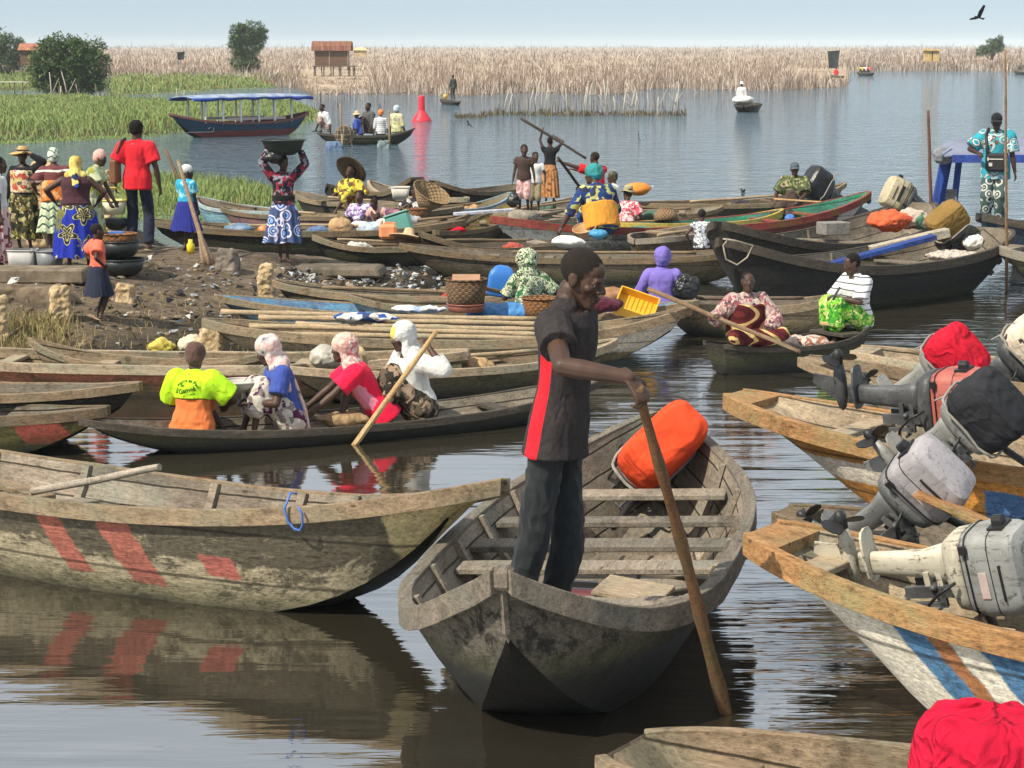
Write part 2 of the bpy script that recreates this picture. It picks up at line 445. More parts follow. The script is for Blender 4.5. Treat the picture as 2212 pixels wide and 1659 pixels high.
@cached
def cprint(name, cols, kind='blotch', scale=9.0, line=None, seed=0.0):
    """printed wax cloth"""
    n = N(name, 0.88, 0.15)
    co = n.map(n.co(), loc=(seed, seed * 1.7, seed * .6))
    x, y, z = n.sep(co)
    k = len(cols)
    if kind == 'blotch':
        w = n.noise(co, scale * 0.5, 2, 0.5, color=True)
        cc = n.mix(0.18, co, w, 'ADD')
        q = n.sep(n.voro(cc, scale, 'F1', 'Color'))[0]
        col = n.ramp(q, [(i / k, c) for i, c in enumerate(cols)], True)
        if line:
            e = n.voro(cc, scale, 'DISTANCE_TO_EDGE', 'Distance')
            col = n.mix(n.math('SUBTRACT', 1.0, n.smooth(e, 0.03, 0.09)), col, line)
    elif kind == 'camo':
        q = n.noise(co, scale, 3, 0.5, 1.2)
        col = n.ramp(q, [(0.0, cols[0])] + [(0.36 + 0.3 * (i - 1) / max(1, k - 1) + 0.05, c) for i, c in enumerate(cols) if i], True)
    elif kind == 'rings':
        d = n.voro(co, scale, 'F1', 'Distance')
        col = n.ramp(d, [(i * 0.62 / k, c) for i, c in enumerate(cols)], True)
    elif kind == 'wave':
        q = n.math('FRACT', n.math('ADD', n.math('MULTIPLY', n.math('ADD', x, y), scale), n.math('MULTIPLY', n.math('SINE', n.math('MULTIPLY', z, scale * 5)), 0.35)))
        col = n.ramp(q, [(i / k, c) for i, c in enumerate(cols)], True)
    elif kind == 'zig':
        t = n.math('PINGPONG', n.math('MULTIPLY', n.math('ADD', x, n.math('MULTIPLY', y, .6)), scale), 0.5)
        q = n.math('FRACT', n.math('ADD', n.math('MULTIPLY', z, scale), t))
        col = n.ramp(q, [(i / k, c) for i, c in enumerate(cols)], True)
    elif kind == 'stripe':
        q = n.math('FRACT', n.math('ADD', n.math('MULTIPLY', z, scale), n.math('MULTIPLY', n.noise(co, 4, 2), 0.35)))
        col = n.ramp(q, [(0.0, cols[0]), (0.80, cols[1])], True)
    elif kind == 'plaid':
        a = n.ramp(n.math('FRACT', n.math('MULTIPLY', n.math('ADD', x, n.math('MULTIPLY', y, .7)), scale)), [(0, 0), (0.62, 0.5), (0.80, 1)], True)
        b = n.ramp(n.math('FRACT', n.math('MULTIPLY', z, scale)), [(0, 0), (0.62, 0.5), (0.80, 1)], True)
        col = n.mix(b, n.mix(a, cols[0], cols[1]), n.mix(a, cols[1], cols[2 % k]))
    elif kind == 'flower':
        d = n.voro(co, scale, 'F1', 'Distance')
        cc = n.voro(co, scale, 'F1', 'Position')
        dd = n.sep(n.mix(1.0, n.map(co, (scale,) * 3), n.map(cc, (scale,) * 3), 'SUBTRACT'))
        ang = n.math('ARCTAN2', dd[2], dd[0])
        pet = n.math('ADD', d, n.math('MULTIPLY', n.math('SINE', n.math('MULTIPLY', ang, 5.0)), 0.11))
        col = n.ramp(pet, [(0, cols[2]), (0.13, cols[1]), (0.2, cols[2]), (0.33, cols[1]), (0.37, cols[0])], True)
        q = n.noise(co, scale * 0.9, 1, 0.5)
        if k > 3: col = n.mix(n.smooth(q, 0.60, 0.62), col, cols[3])
    n.set('Base Color', n.mix(1.0, col, n.ramp(n.noise(co, 30, 3), [(0.3, 0.82), (0.7, 1.0)]), 'MULTIPLY'))
    n.bump(n.noise(n.map(n.co(), (1, 1, 0.4)), 15, 4, 0.55, 0.8), 0.5, 0.03)
    return n.mat

# ================================================================== THE SETTING
def fbm(x, y, s, o=4):
    return noise.fractal(V((x * s, y * s, 3.7)), 1.0, 2.0, o)
def inside(pt, poly):
    x, y = pt; c = False; n = len(poly)
    for i in range(n):
        x0, y0 = poly[i]; x1, y1 = poly[i - 1]
        if (y0 > y) != (y1 > y) and x < (x1 - x0) * (y - y0) / (y1 - y0) + x0: c = not c
    return c
def edist(x, y, poly):
    best = 1e9; n = len(poly)
    for i in range(n):
        ax, ay = poly[i - 1]; bx, by = poly[i]
        dx, dy = bx - ax, by - ay
        t = max(0, min(1, ((x - ax) * dx + (y - ay) * dy) / (dx * dx + dy * dy + 1e-12)))
        best = min(best, math.hypot(x - ax - t * dx, y - ay - t * dy))
    return best if inside((x, y), poly) else -best
def sstep(a, b, x):
    t = max(0.0, min(1.0, (x - a) / (b - a))); return t * t * (3 - 2 * t)

# ---- water
def water_mat():
    n = N('lagoon water', 0.04, 0.5)
    co = n.co(); x, y, z = n.sep(co)
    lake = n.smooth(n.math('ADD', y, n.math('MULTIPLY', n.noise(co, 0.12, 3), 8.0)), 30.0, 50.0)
    big = n.noise(co, 0.055, 4, 0.6)
    w1 = n.noise(n.map(co, (1.0, 0.9, 1)), 0.9, 3, 0.6, 0.5)
    w2 = n.noise(n.map(co, (1.0, 0.8, 1), (0, 0, R(14))), 2.6, 4, 0.65, 0.5)
    wl = n.math('ADD', n.math('MULTIPLY', w1, 0.75), n.math('MULTIPLY', w2, 0.50))
    wl = n.math('MULTIPLY', wl, n.math('ADD', 0.55, n.math('MULTIPLY', big, 0.9)))
    calm = n.smooth(n.noise(n.map(co, (0.5, 0.9, 1)), 0.55, 3, 0.6), 0.38, 0.68)
    r1 = n.noise(n.map(co, (0.40, 2.0, 1), (0, 0, R(6))), 1.7, 1.5, 0.45, 0.5)
    r2 = n.noise(n.map(co, (0.6, 3.6, 1), (0, 0, R(-9))), 4.6, 2, 0.5, 0.5)
    side = n.smooth(n.math('SUBTRACT', x, n.math('MULTIPLY', y, 0.02)), -1.6, 1.6)
    amp = n.math('ADD', n.math('ADD', 0.12, n.math('MULTIPLY', calm, 0.6)), n.math('MULTIPLY', side, 0.8))
    wn_ = n.math('MULTIPLY', n.math('ADD', n.math('MULTIPLY', r1, 0.022), n.math('MULTIPLY', r2, 0.004)), amp)
    h = n.math('ADD', n.math('MULTIPLY', wl, lake), n.math('MULTIPLY', wn_, n.math('SUBTRACT', 1.0, lake)))
    n.bump(h, 1.0, 1.0)
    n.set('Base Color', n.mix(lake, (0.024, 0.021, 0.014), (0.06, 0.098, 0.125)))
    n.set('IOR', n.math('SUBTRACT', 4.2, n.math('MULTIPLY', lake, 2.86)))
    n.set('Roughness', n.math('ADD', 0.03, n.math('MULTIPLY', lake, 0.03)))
    return n.mat
mb = MB()
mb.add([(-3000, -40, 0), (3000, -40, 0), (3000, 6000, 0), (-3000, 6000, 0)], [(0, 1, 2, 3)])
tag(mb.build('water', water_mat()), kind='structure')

# ---- the muddy landing: a low spit of dirt, cobbled from P() of its water line
SPIT = [(-900, 880), (-120, 812), (120, 806), (330, 792), (560, 755), (640, 712), (740, 676), (900, 648), (1040, 622), (1066, 604), (1000, 588), (860, 578), (700, 566),
        (430, 552), (350, 530), (300, 500), (240, 470), (100, 455), (-120, 450), (-900, 430)]
SPITW = [tuple(P(a, b)[:2]) for a, b in SPIT]
def ground(x, y):
    d = edist(x, y, SPITW)
    h = 0.44 * sstep(-0.1, 3.2, d) + (0.05 * fbm(x, y, 0.9) + 0.025 * fbm(x, y, 3.1)) * sstep(0, 1.2, d)
    return h if d > -0.1 else -0.25 * sstep(-0.1, -1.2, d) - 0.005
def G(px, py, lift=0.0):
    z = 0.35
    for _ in range(12):
        p = P(px, py, z); z = 0.5 * z + 0.5 * max(0.0, ground(p.x, p.y))
    return P(px, py, z) + V((0, 0, lift))
def dirt_mat():
    n = N('packed dirt', 0.95, 0.15); co = n.co(); x, y, z = n.sep(co)
    a = n.noise(co, 0.9, 8, 0.65); b = n.noise(n.map(co, (1, 2.2, 1)), 4.5, 8, 0.75); c = n.voro(co, 11, 'F1', 'Distance')
    col = n.ramp(b, [(0.28, (0.035, 0.026, 0.018)), (0.46, (0.115, 0.085, 0.058)), (0.6, (0.185, 0.145, 0.10)), (0.78, (0.27, 0.22, 0.16))])
    col = n.mix(n.smooth(a, 0.5, 0.66), col, (0.065, 0.05, 0.035))
    col = n.mix(n.math('MULTIPLY', n.smooth(n.noise(co, 17, 5, 0.7), 0.60, 0.66), 0.8), col, (0.34, 0.29, 0.22))
    zz = n.math('ADD', z, n.math('MULTIPLY', a, 0.10))
    col = n.mix(n.math('SUBTRACT', 1.0, n.smooth(zz, 0.09, 0.24)), col, (0.022, 0.019, 0.014))
    n.set('Base Color', col)
    n.bump(n.math('ADD', b, n.math('MULTIPLY', c, 0.35)), 0.9, 0.06)
    return n.mat
def spit():
    x0, x1, y0, y1 = -19.0, 1.6, 17.5, 50.0
    nx, ny = 230, 250
    vs = []; fs = []
    for j in range(ny + 1):
        for i in range(nx + 1):
            x = x0 + (x1 - x0) * i / nx; y = y0 + (y1 - y0) * j / ny
            vs.append((x, y, ground(x, y)))
    for j in range(ny):
        for i in range(nx):
            a = j * (nx + 1) + i
            q = (a, a + 1, a + nx + 2, a + nx + 1)
            if max(vs[k][2] for k in q) > -0.2: fs.append(q)
    m = MB(); m.add(vs, fs, 0, True)
    tag(m.build('ground', dirt_mat(), recalc=False), kind='structure')
spit()

# ---- dead reeds to the horizon
def blade(m, p, h, w, lean, mi, bend=0.35):
    a = rnd.uniform(0, 2 * math.pi); d = V((math.cos(a), math.sin(a), 0)) * lean * h
    s = V((math.cos(a + 1.3) * w, math.sin(a + 1.3) * w * .3, 0)) if rnd.random() < .5 else V((w, 0, 0))
    q = p + d * bend + V((0, 0, h * 0.6)); t = p + d + V((0, 0, h))
    m.add([p - s * .5, p + s * .5, q + s * .42, q - s * .42, t], [(0, 1, 2, 3), (3, 2, 4)], mi, False)
def reed_edge(px):
    pts = [(-500, 150), (-80, 150), (240, 168), (480, 172), (640, 190), (672, 204), (900, 201), (1000, 206), (1130, 200), (1340, 204), (1400, 192), (1475, 190), (1530, 195), (1700, 194), (1832, 187), (1834, 152), (2700, 154)]
    for (a, b), (c, d) in zip(pts, pts[1:]):
        if a <= px <= c: return b + (d - b) * (px - a) / max(1, c - a)
    return 152
def reeds():
    m = MB()
    for i in range(84000):
        px = rnd.uniform(-330, 2520); e = reed_edge(px)
        q = rnd.random()
        py = 100.6 + (e - 100.6) * (q ** 0.85)
        if 1690 < px < 1836 and 153 < py < 187 - (1836 - px) * 0.16: continue
        if e - py > 3 and noise.noise(V((px * 0.012, py * 0.16, 1.0))) > 0.34: continue
        if 668 < px < 784 and 158 < py < 173 and rnd.random() < .6: continue
        if rnd.random() < .05: py = e + rnd.uniform(-1, 1) * 1.5 + rnd.random() ** 3 * 7 * (.5 + noise.noise(V((px * .03, 0, 0))))
        cl = noise.noise(V((px * .016, py * .25, 9.0))) * .8 + noise.noise(V((px * .2, py * .5, 4.0))) * .3
        p = P(px, py, 0.02); d = p.y
        w = d * 0.00024 * rnd.uniform(0.6, 1.7)
        h = rnd.uniform(.35, 1.0) * (rnd.uniform(1.5, 2.6) if rnd.random() < .05 else 1) * (1 + .6 * noise.noise(V((px * .05, py * .3, 2.0)))) * (1 + max(0, d - 300) / 900)
        if 650 < px < 800 and py > 157: h *= .35
        r_ = rnd.random() + cl
        blade(m, p, h, w, rnd.gauss(0, 0.42), 0 if r_ < 0.36 else 1 if r_ < .68 else 2 if r_ < .9 else 3)
    mats = [plain('dry reed', (0.27, 0.20, 0.155), 0.9, 0.1, 0.2, 0.4, 0), plain('pale reed', (0.38, 0.305, 0.25), 0.9, 0.1, 0.15, 0.4, 0),
            plain('brown reed', (0.16, 0.11, 0.075), 0.9, 0.1, 0.2, 0.4, 0), plain('bleached reed', (0.60, 0.52, 0.43), 0.9, 0.1, 0.1, 0.4, 0)]
    tag(m.build('reeds', mats, recalc=False), kind='stuff', label='dense bed of tall dry tan reeds filling the far side of the lagoon', cat='reeds')
    g = MB(); vs = []; fs = []
    xs = list(range(-440, 2640, 12))
    for k, px in enumerate(xs):
        e = reed_edge(px)
        vs += [P(px, e - 2.5 - 2.5 * noise.noise(V((px * .05, 3, 0))), 0.03), P(px, 98 + (e - 98) * .4, 0.35), P(px, 101.0, 0.5)]
        if k:
            for r_ in (0, 1): fs.append((3 * k - 3 + r_, 3 * k + r_, 3 * k + r_ + 1, 3 * k - 2 + r_))
    g.add(vs, fs)
    n = N('reed litter', 0.95, 0.1); q = n.noise(n.map(n.co(), (1, .25, 1)), 0.35, 8, 0.75)
    n.set('Base Color', n.ramp(q, [(0.3, (0.16, 0.11, 0.07)), (0.5, (0.34, 0.26, 0.18)), (0.7, (0.5, 0.41, 0.31))]))
    tag(g.build('reed_bed_ground', n.mat, recalc=False), kind='structure')
reeds()

# ---- green banks: soil sheet + grass
def bank(name, poly, h=0.25, wl=1.2):
    W_ = [tuple(P(a, b)[:2]) for a, b in poly]
    xs = [p[0] for p in W_]; ys = [p[1] for p in W_]
    nx, ny = 60, 60; vs = []; fs = []
    f = lambda x, y: h * sstep(-0.05, wl, edist(x, y, W_)) - 0.03 + 0.05 * fbm(x, y, 0.7)
    for j in range(ny + 1):
        for i in range(nx + 1):
            x = min(xs) - .5 + (max(xs) - min(xs) + 1) * i / nx; y = min(ys) - .5 + (max(ys) - min(ys) + 1) * j / ny
            vs.append((x, y, f(x, y) if edist(x, y, W_) > -0.05 else -0.2))
    for j in range(ny):
        for i in range(nx):
            a = j * (nx + 1) + i; q = (a, a + 1, a + nx + 2, a + nx + 1)
            if max(vs[k][2] for k in q) > -0.15: fs.append(q)
    m = MB(); m.add(vs, fs, 0, True)
    tag(m.build(name, plain('bank soil', (0.09, 0.075, 0.04), 0.95, 0.1, 0.3, 1.5, .4), recalc=False), kind='structure')
    return f, W_
GREENS = [plain('grass mid', (0.175, 0.25, 0.078), 0.8, 0.2, 0.15, 0.6, 0), plain('grass bright', (0.25, 0.32, 0.11), 0.8, 0.2, 0.15, 0.6, 0),
          plain('grass dark', (0.085, 0.135, 0.042), 0.8, 0.2, 0.15, 0.6, 0), plain('grass dry', (0.26, 0.24, 0.09), 0.85, 0.1, 0.15, 0.6, 0)]
def grass(label, poly, f, W_, n, h, w, dry=0.1, lean=.35):
    m = MB(); xs = [p[0] for p in poly]; ys = [p[1] for p in poly]
    k = 0
    while k < n:
        px, py = rnd.uniform(min(xs), max(xs)), rnd.uniform(min(ys), max(ys))
        if not inside((px, py), poly): continue
        k += 1
        p = P(px, py, 0.1); p.z = f(p.x, p.y)
        cl = noise.noise(V((p.x * 0.5, p.y * 0.25, 0)))
        hh = h * (1.0 if p.y < 100 else .55) * rnd.uniform(0.5, 1.3) * (1 + 0.5 * cl) * sstep(-0.2, 1.2, edist(p.x, p.y, W_) + .25)
        r_ = rnd.random() + 0.35 * cl
        mi = 3 if rnd.random() < dry else (0 if r_ < .5 else 1 if r_ < 0.9 else 2)
        blade(m, p, max(0.08, hh), w * rnd.uniform(.6, 1.4), rnd.gauss(0, lean), mi)
    return tag(m.build('grass', GREENS, recalc=False), kind='stuff', label=label, cat='grass')
b1 = [(-420, 214), (-70, 216), (160, 214), (240, 219), (390, 226), (520, 224), (655, 224), (700, 240), (694, 254), (640, 268), (400, 284), (330, 291), (130, 301), (-70, 309), (-420, 314)]
f1, w1 = bank('grass_bank', b1, 0.35, 1.6)
grass('tall bright green grass on the bank behind the people at left', b1, f1, w1, 50000, 0.29, 0.034, .1, .55)
b2 = [(225, 166), (430, 163), (480, 166), (600, 166), (680, 168), (640, 178), (590, 187), (433, 194), (383, 198), (233, 205)]
f2, w2 = bank('far_bank', b2, 0.2, 2.5)
grass('low green grass on the far bank below the dry reeds', b2, f2, w2, 8000, 0.7, 0.09, 0.25)
b4 = [(-420, 204), (-420, 160), (120, 160), (225, 168), (232, 190), (60, 194)]
f4, w4 = bank('back_bank', b4, 0.2, 2.5)
grass('yellow green grass around the shrubs on the left bank', b4, f4, w4, 13000, 0.6, 0.08, 0.2)
b3 = [(200, 462), (200, 405), (330, 398), (470, 402), (600, 414), (668, 440), (600, 452), (450, 466)]
f3, w3 = bank('marsh_bank', b3, 0.12, 1.2)
grass('fresh green marsh grass behind the small girl and the boats', b3, f3, w3, 14000, 0.25, 0.018, 0.12, .5)

# ---- trees and shrubs
LEAF = [plain('leaf mid', (0.10, 0.165, 0.055), 0.65, 0.3, 0.2, 2, 0), plain('leaf light', (0.16, 0.22, 0.075), 0.65, 0.3, 0.2, 2, 0), plain('leaf deep', (0.05, 0.095, 0.03), 0.65, 0.3, 0.2, 2, 0)]
BARK = plain('bark', (0.13, 0.10, 0.075), 0.95, 0.1, 0.25, 6, 0.4)
def tree(label, base, lobes, n, ls, name='mangrove_shrub', cat='shrub', stems=5, group=None):
    t = thing(name, label, cat, base, 0, group)
    tr = MB()
    for i in range(stems):
        a = rnd.uniform(0, 6.28); r0 = rnd.uniform(0, .35)
        lb = lobes[i % len(lobes)]
        p0 = V((math.cos(a) * r0, math.sin(a) * r0, -0.1)); p2 = V(lb[0]); p1 = p0.lerp(p2, .5) + V((rnd.uniform(-.3, .3), rnd.uniform(-.3, .3), 0))
        tr.tube([p0, p1, p2, p2 + V((rnd.uniform(-.4, .4), 0, lb[1][2] * .7))], [0.10, 0.075, 0.05, 0.015], 6)
    tr.build('trunk', BARK, t)
    m = MB(); tot = sum(l[1][0] * l[1][2] for l in lobes)
    for c, r in lobes:
        k = int(n * r[0] * r[2] / tot)
        twigs = [V((rnd.gauss(0, 1), rnd.gauss(0, 1), rnd.gauss(0.1, 1))).normalized() * (rnd.random() ** .35) for _ in range(max(10, k // 16))]
        for i in range(k):
            tw = twigs[i % len(twigs)]
            q = tw * rnd.uniform(.93, 1.1) + V((rnd.gauss(0, .085), rnd.gauss(0, .085), rnd.gauss(0, .085)))
            p = V((c[0] + q.x * r[0], c[1] + q.y * r[1], c[2] + q.z * r[2]))
            d = V((rnd.gauss(0, 1), rnd.gauss(0, 1), rnd.gauss(.25, .7))).normalized(); a, b = basis(d)
            s = ls * rnd.uniform(.6, 1.4)
            m.add([p - a * s * .35, p + d * s * .5 - b * s * .1, p + a * s * .35, p + d * s * 1.1], [(0, 1, 3), (1, 2, 3)], rnd.choice((0, 0, 1, 2)), False)
    m.build('crown', LEAF, t, recalc=False)
    return t
tree('broad dense dark green mangrove shrub on the left bank', P(148, 214), [((0.1, 0, 2.2), (2.4, 1.6, 1.45)), ((-1.3, 0, 1.6), (1.3, 1.2, 1.2)), ((1.2, 0, 1.75), (1.35, 1.2, 1.45)), ((-.5, 0, 3.0), (1.3, 1.1, .8)), ((1.1, 0, 3.0), (1.1, 1, .75)), ((0, 0, 1.0), (2.3, 1.2, .9))], 13000, 0.24)
tree('tall bushy green tree at the left edge behind the broad shrub', P(12, 168), [((-1.5, 0, 3.3), (1.9, 1.5, 1.7)), ((.7, 0, 2.7), (1.5, 1.3, 1.5)), ((-.3, 0, 1.5), (2.1, 1.3, 1.0)), ((1.7, 0, 2.3), (.9, .8, 1.2))], 7000, 0.30, 'tree', 'tree')
tree('narrow upright green tree standing alone before the reeds', P(535, 166), [((-.25, 0, 1.4), (1.5, 1.2, 1.3)), ((-.1, 0, 3.1), (1.7, 1.2, 1.3)), ((.4, 0, 4.5), (1.6, 1.2, 1.1)), ((-.8, 0, 4.2), (1.0, 1, 1.2)), ((1.1, 0, 3.7), (.9, .9, 1.0)), ((-1.0, 0, 2.9), (.8, .8, .6))], 9000, 0.29, 'tree', 'tree')
tree('small grey green tree in the reeds near the right edge', D(2140, 128, 330), [((.2, 0, 1.6), (1.5, 1.2, 1.2)), ((1.1, 0, 2.4), (.8, .8, .9)), ((-1.0, 0, 1.0), (1.2, 1, .7))], 2600, 0.36, 'tree', 'tree')

# ---- things on the far water
def stake(m, h, r, lean):
    m.tube([(0, 0, -.3), (lean * h * .4 + rnd.gauss(0, .03), 0, h * .5), (lean * h, rnd.gauss(0, .05), h)], [r, r * .85, r * .5], 5)
PALE = wood('bleached stake', (0.52, 0.47, 0.40), axis='z', grain=.6); DKW = wood('dark stake', (0.12, 0.09, 0.07), axis='z', grain=.6)
TANW = wood('tan stake', (0.30, 0.22, 0.14), axis='z', grain=.6)
def stakes(n, xa, xb, ya, yb, hmax, label, group, pale=.35, rr=.022):
    for i in range(n):
        px = xa + (xb - xa) * (i + rnd.uniform(.1, .9)) / n
        m = MB(); pl = rnd.random() < pale
        p = P(px, rnd.uniform(ya, yb))
        stake(m, rnd.uniform(.4, 1) * hmax * (1.25 if pl else .7), rr * (1.7 if pl else 1.0), rnd.gauss(0, .12))
        if pl and rnd.random() < .5:
            m.tube([(0, 0, .25 * hmax), (rnd.choice((-1, 1)) * .3 * hmax, 0, hmax * rnd.uniform(.6, .95))], [rr, rr * .5], 5)
        o = m.build('fishing_stake', PALE if pl else rnd.choice((DKW, TANW)))
        o.location = p
        tag(o, ('pale bleached ' if pl else 'dark ') + label, 'stake', group)
stakes(72, 1078, 1482, 238, 250, 1.35, 'stake of the fish fence in open water', 'stakes of the fish fence', .3)
stakes(30, 664, 832, 205, 240, 1.0, 'stake standing in water left of the red buoy', 'stakes left of the buoy', .08)
stakes(26, 110, 240, 210, 219, 1.5, 'pole propping the edge of the broad shrub', 'poles at the shrub', .3, .028)
stakes(16, 250, 470, 208, 222, .6, 'stake in the channel behind the covered boat', 'stakes in the channel', .2)
stakes(14, 1500, 1580, 200, 240, .55, 'thin stake standing in the open lagoon', 'stakes in the open lagoon', .1, .015)
m = MB()
for i in range(1500):
    px = rnd.uniform(1040, 1482) if i > 260 else rnd.uniform(980, 1050)
    p = P(px, rnd.uniform(244, 252) if i > 260 else rnd.uniform(251, 257), -.02)
    blade(m, p, rnd.uniform(.08, .5) * (.4 + .8 * abs(noise.noise(V((px * .02, 0, 0))))), .03, rnd.gauss(0, .6), rnd.choice((0, 1, 2, 2)))
tag(m.build('water_weeds', [plain('weed olive', (.14, .13, .05), .9, .1, .2, 2, 0), plain('weed tan', (.26, .2, .11), .9, .1, .2, 2, 0), plain('weed dark', (.06, .045, .03), .9, .1, .2, 2, 0)], recalc=False),
    'low tangled weeds along the foot of the fish fence', 'weeds', kind='stuff')

bu = thing('buoy', 'bright red channel buoy with wide conical skirt', 'buoy', P(911, 262))
m = MB(); m.lathe([(.44, -.2), (.43, .03), (.40, .10), (.17, .42), (.145, .47)], n=24); m.build('float', plain('buoy red', (0.62, 0.02, 0.04), .5, .4, .06, 3, 0), bu)
m = MB(); m.lathe([(.145, .46), (.135, 1.02), (.12, 1.08), (.0, 1.10)], n=20); m.build('post', plain('buoy red', (0.62, 0.02, 0.04), .5, .4, .06, 3, 0), bu)

# stilt hut
def rusty(name, a=(0.20, 0.085, 0.05), b=(0.42, 0.33, 0.28)):
    n = N(name, .8, .3); co = n.co(); x, y, z = n.sep(co)
    q = n.noise(n.map(co, (3, 1, .6)), 1.6, 6, .7)
    n.set('Base Color', n.ramp(q, [(.35, mul(a, .6)), (.5, a), (.62, mul(a, 1.4)), (.74, b)]))
    n.bump(n.math('SINE', n.math('MULTIPLY', x, 40)), .4, .03); return n.mat
HUTW = wood('hut boards', (0.17, 0.085, 0.055), axis='z')
h = thing('stilt_hut', 'brown plank hut on stilts with rusty curved tin roof', 'hut', P(718, 168) + V((0, 0, .35)))
m = MB(); m.box((0, 0, 1.62), (3.3, 2.2, 1.5)); m.build('wall', HUTW, h)
m = MB()
for x in (-1.65, -.2, 1.65): m.box((x, -1.12, 1.6), (.07, .06, 1.5))
m.box((.65, -1.12, 2.33), (1.9, .06, .07)); m.build('wall_batten', plain('batten', (.42, .33, .25), .9), h)
m = MB(); rings = []
for x in (-1.95, 2.0):
    rr = []
    for k in range(9):
        t = math.pi * k / 8
        rr.append(V((x, -math.cos(t) * 1.45, 2.33 + math.sin(t) ** .8 * .95)))
    rr += [V((x, math.cos(math.pi * k / 8) * 1.38, 2.30 + math.sin(math.pi * k / 8) ** .8 * .9)) for k in range(9)]
    rings.append(rr)
m.loft(rings, 0, False, True); m.build('roof', rusty('rusty tin'), h)
m = MB()
for k in range(9): m.box((0.25, -1.5 + k * .36, .80), (4.3, .3, .07))
m.build('platform', DKW, h)
for x in (-1.7, -.9, 0, .8, 1.7, 2.2):
    for y in (-1.3, .9):
        m = MB(); m.tube([(x, y, -.9), (x + rnd.gauss(0, .05), y, .8)], [.06, .05], 6); m.build('stilt', DKW, h)
h = thing('reed_hut', 'small yellow thatched hut deep in the reeds at right', 'hut', D(2011, 134, 285))
m = MB(); m.box((-.45, 0, .75), (.8, 1.4, 1.3)); m.box((.5, 0, .75), (.8, 1.4, 1.3)); m.build('wall', plain('yellow thatch', (.62, .42, .17), .9, .1, .25, 3), h)
m = MB(); m.box((0, 0, 1.5), (2.2, 1.9, .22), taper=.75); m.build('roof', plain('old thatch', (.42, .28, .12), .95, .1, .3, 3), h)
h = thing('thatched_hut', 'low pale thatched roof just right of the stilt hut', 'hut', D(778, 122, 300))
m = MB(); m.box((0, 0, .45), (1.6, 1.6, .9)); m.build('wall', plain('pale thatch', (.5, .38, .22), .95, .1, .25, 3), h)
m = MB(); m.box((0, 0, 1.0), (2.2, 2.0, .4), taper=.35); m.build('roof', plain('straw', (.62, .47, .26), .95, .1, .2, 3), h)
h = thing('tin_hut', 'hut with rusty sloping roof between the two left shrubs', 'hut', D(72, 140, 210))
m = MB(); m.box((0, 0, .7), (2.0, 1.8, 1.4)); m.build('wall', HUTW, h)
m = MB(); m.box((0, -.5, 1.62), (2.4, 1.5, .06), Matrix.Rotation(R(24), 3, 'X')); m.box((0, .8, 1.62), (2.4, 1.5, .06), Matrix.Rotation(R(-24), 3, 'X')); m.build('roof', rusty('red rusty tin', (.32, .13, .08), (.45, .3, .22)), h)
h = thing('open_shelter', 'low open shelter with flat pale roof on thin legs', 'shelter', P(20, 213))
m = MB(); m.box((0, 0, 1.0), (2.6, 1.2, .05)); m.build('roof', plain('faded sheet', (.45, .43, .36), .9), h)
for x in (-.9, .45, .95):
    m = MB(); m.tube([(x, -.5, -.1), (x, -.5, 1.0)], .03, 6); m.build('leg', DKW, h)
for px, py, d, w, hh, lab in ((1800, 149, 262, 1.3, 1.9, 'dark patched square sail of the boat near the far shore'), (391, 131, 240, .8, .75, 'small dark sail above the reeds at left')):
    s = thing('sail', lab, 'sail', D(px, py, d))
    m = MB(); vs = []
    for j in range(7):
        for i in range(7):
            u, v = i / 6, j / 6
            vs.append(((u - .5) * w * (.75 + .35 * v), .18 * math.sin(u * math.pi) * (1 - .4 * v), .1 + v * hh + .06 * u * v * 2))
    m.add(vs, [(j * 7 + i, j * 7 + i + 1, j * 7 + i + 8, j * 7 + i + 7) for j in range(6) for i in range(6)], 0, True)
    m.build('sailcloth', plain('tarred cloth', (.045, .05, .05), .9, .1, .35, 2.5), s)
    m = MB(); m.tube([(-w * .35, 0, -.4), (-w * .5, 0, hh + .15)], .03, 6); m.tube([(-w * .55, 0, hh + .1), (w * .56, 0, hh + .18)], .025, 6); m.build('mast', DKW, s)

# birds
BIRD = plain('dark feathers', (.02, .018, .016), .8)
def bird(label, p, s, rz=0, perched=False):
    b = thing('bird', label, 'bird', p, rz)
    m = MB(); m.rod((-.18, 0, 0), .05, (.16, 0, .01), .06, 10); m.rod((.16, 0, .01), .06, (.27, 0, .03), .045, 10); m.rod((.27, 0, .03), .02, (.35, 0, .01), .006, 6)
    o = m.build('body', BIRD, b)
    m = MB(); m.add([(-.16, -.04, 0), (-.16, .04, 0), (-.48, .12, -.02), (-.42, 0, 0), (-.48, -.12, -.02)], [(0, 1, 2, 3), (0, 3, 4)]); m.build('tail', BIRD, b)
    for sg in (-1, 1):
        m = MB()
        pts = [(.14, 0, .03), (.20, .34, .20), (.10, .78, .42), (-.06, .80, .41), (-.10, .40, .18), (-.14, 0, .02)]
        top = [V((x, y * sg, z)) for x, y, z in pts]; bot = [p_ - V((0, 0, .015)) for p_ in top]
        m.add(top + bot, [(0, 1, 4, 5), (1, 2, 3, 4), (11, 10, 7, 6), (10, 9, 8, 7)] + [(i, (i + 1) % 6, 6 + (i + 1) % 6, 6 + i) for i in range(6)])
        m.build('wing', BIRD, b)
    b.scale = (s, s, s)
    return b
k = bird('black kite flying high in the sky at upper right', D(2114, 38, 62), .42, R(200)); k.rotation_euler = (R(35), R(-10), R(205))
bird('small dark bird skimming the open water at centre', D(1380, 300, 78), .28, R(70)).rotation_euler = (R(60), 0, R(80))
bird('tiny dark bird over the water below the fish fence', D(1013, 270, 88), .22, R(40)).rotation_euler = (R(50), R(-20), R(40))
bird('dark bird gliding low over water left of the seated camouflage man', D(1604, 416, 50), .2, R(10))

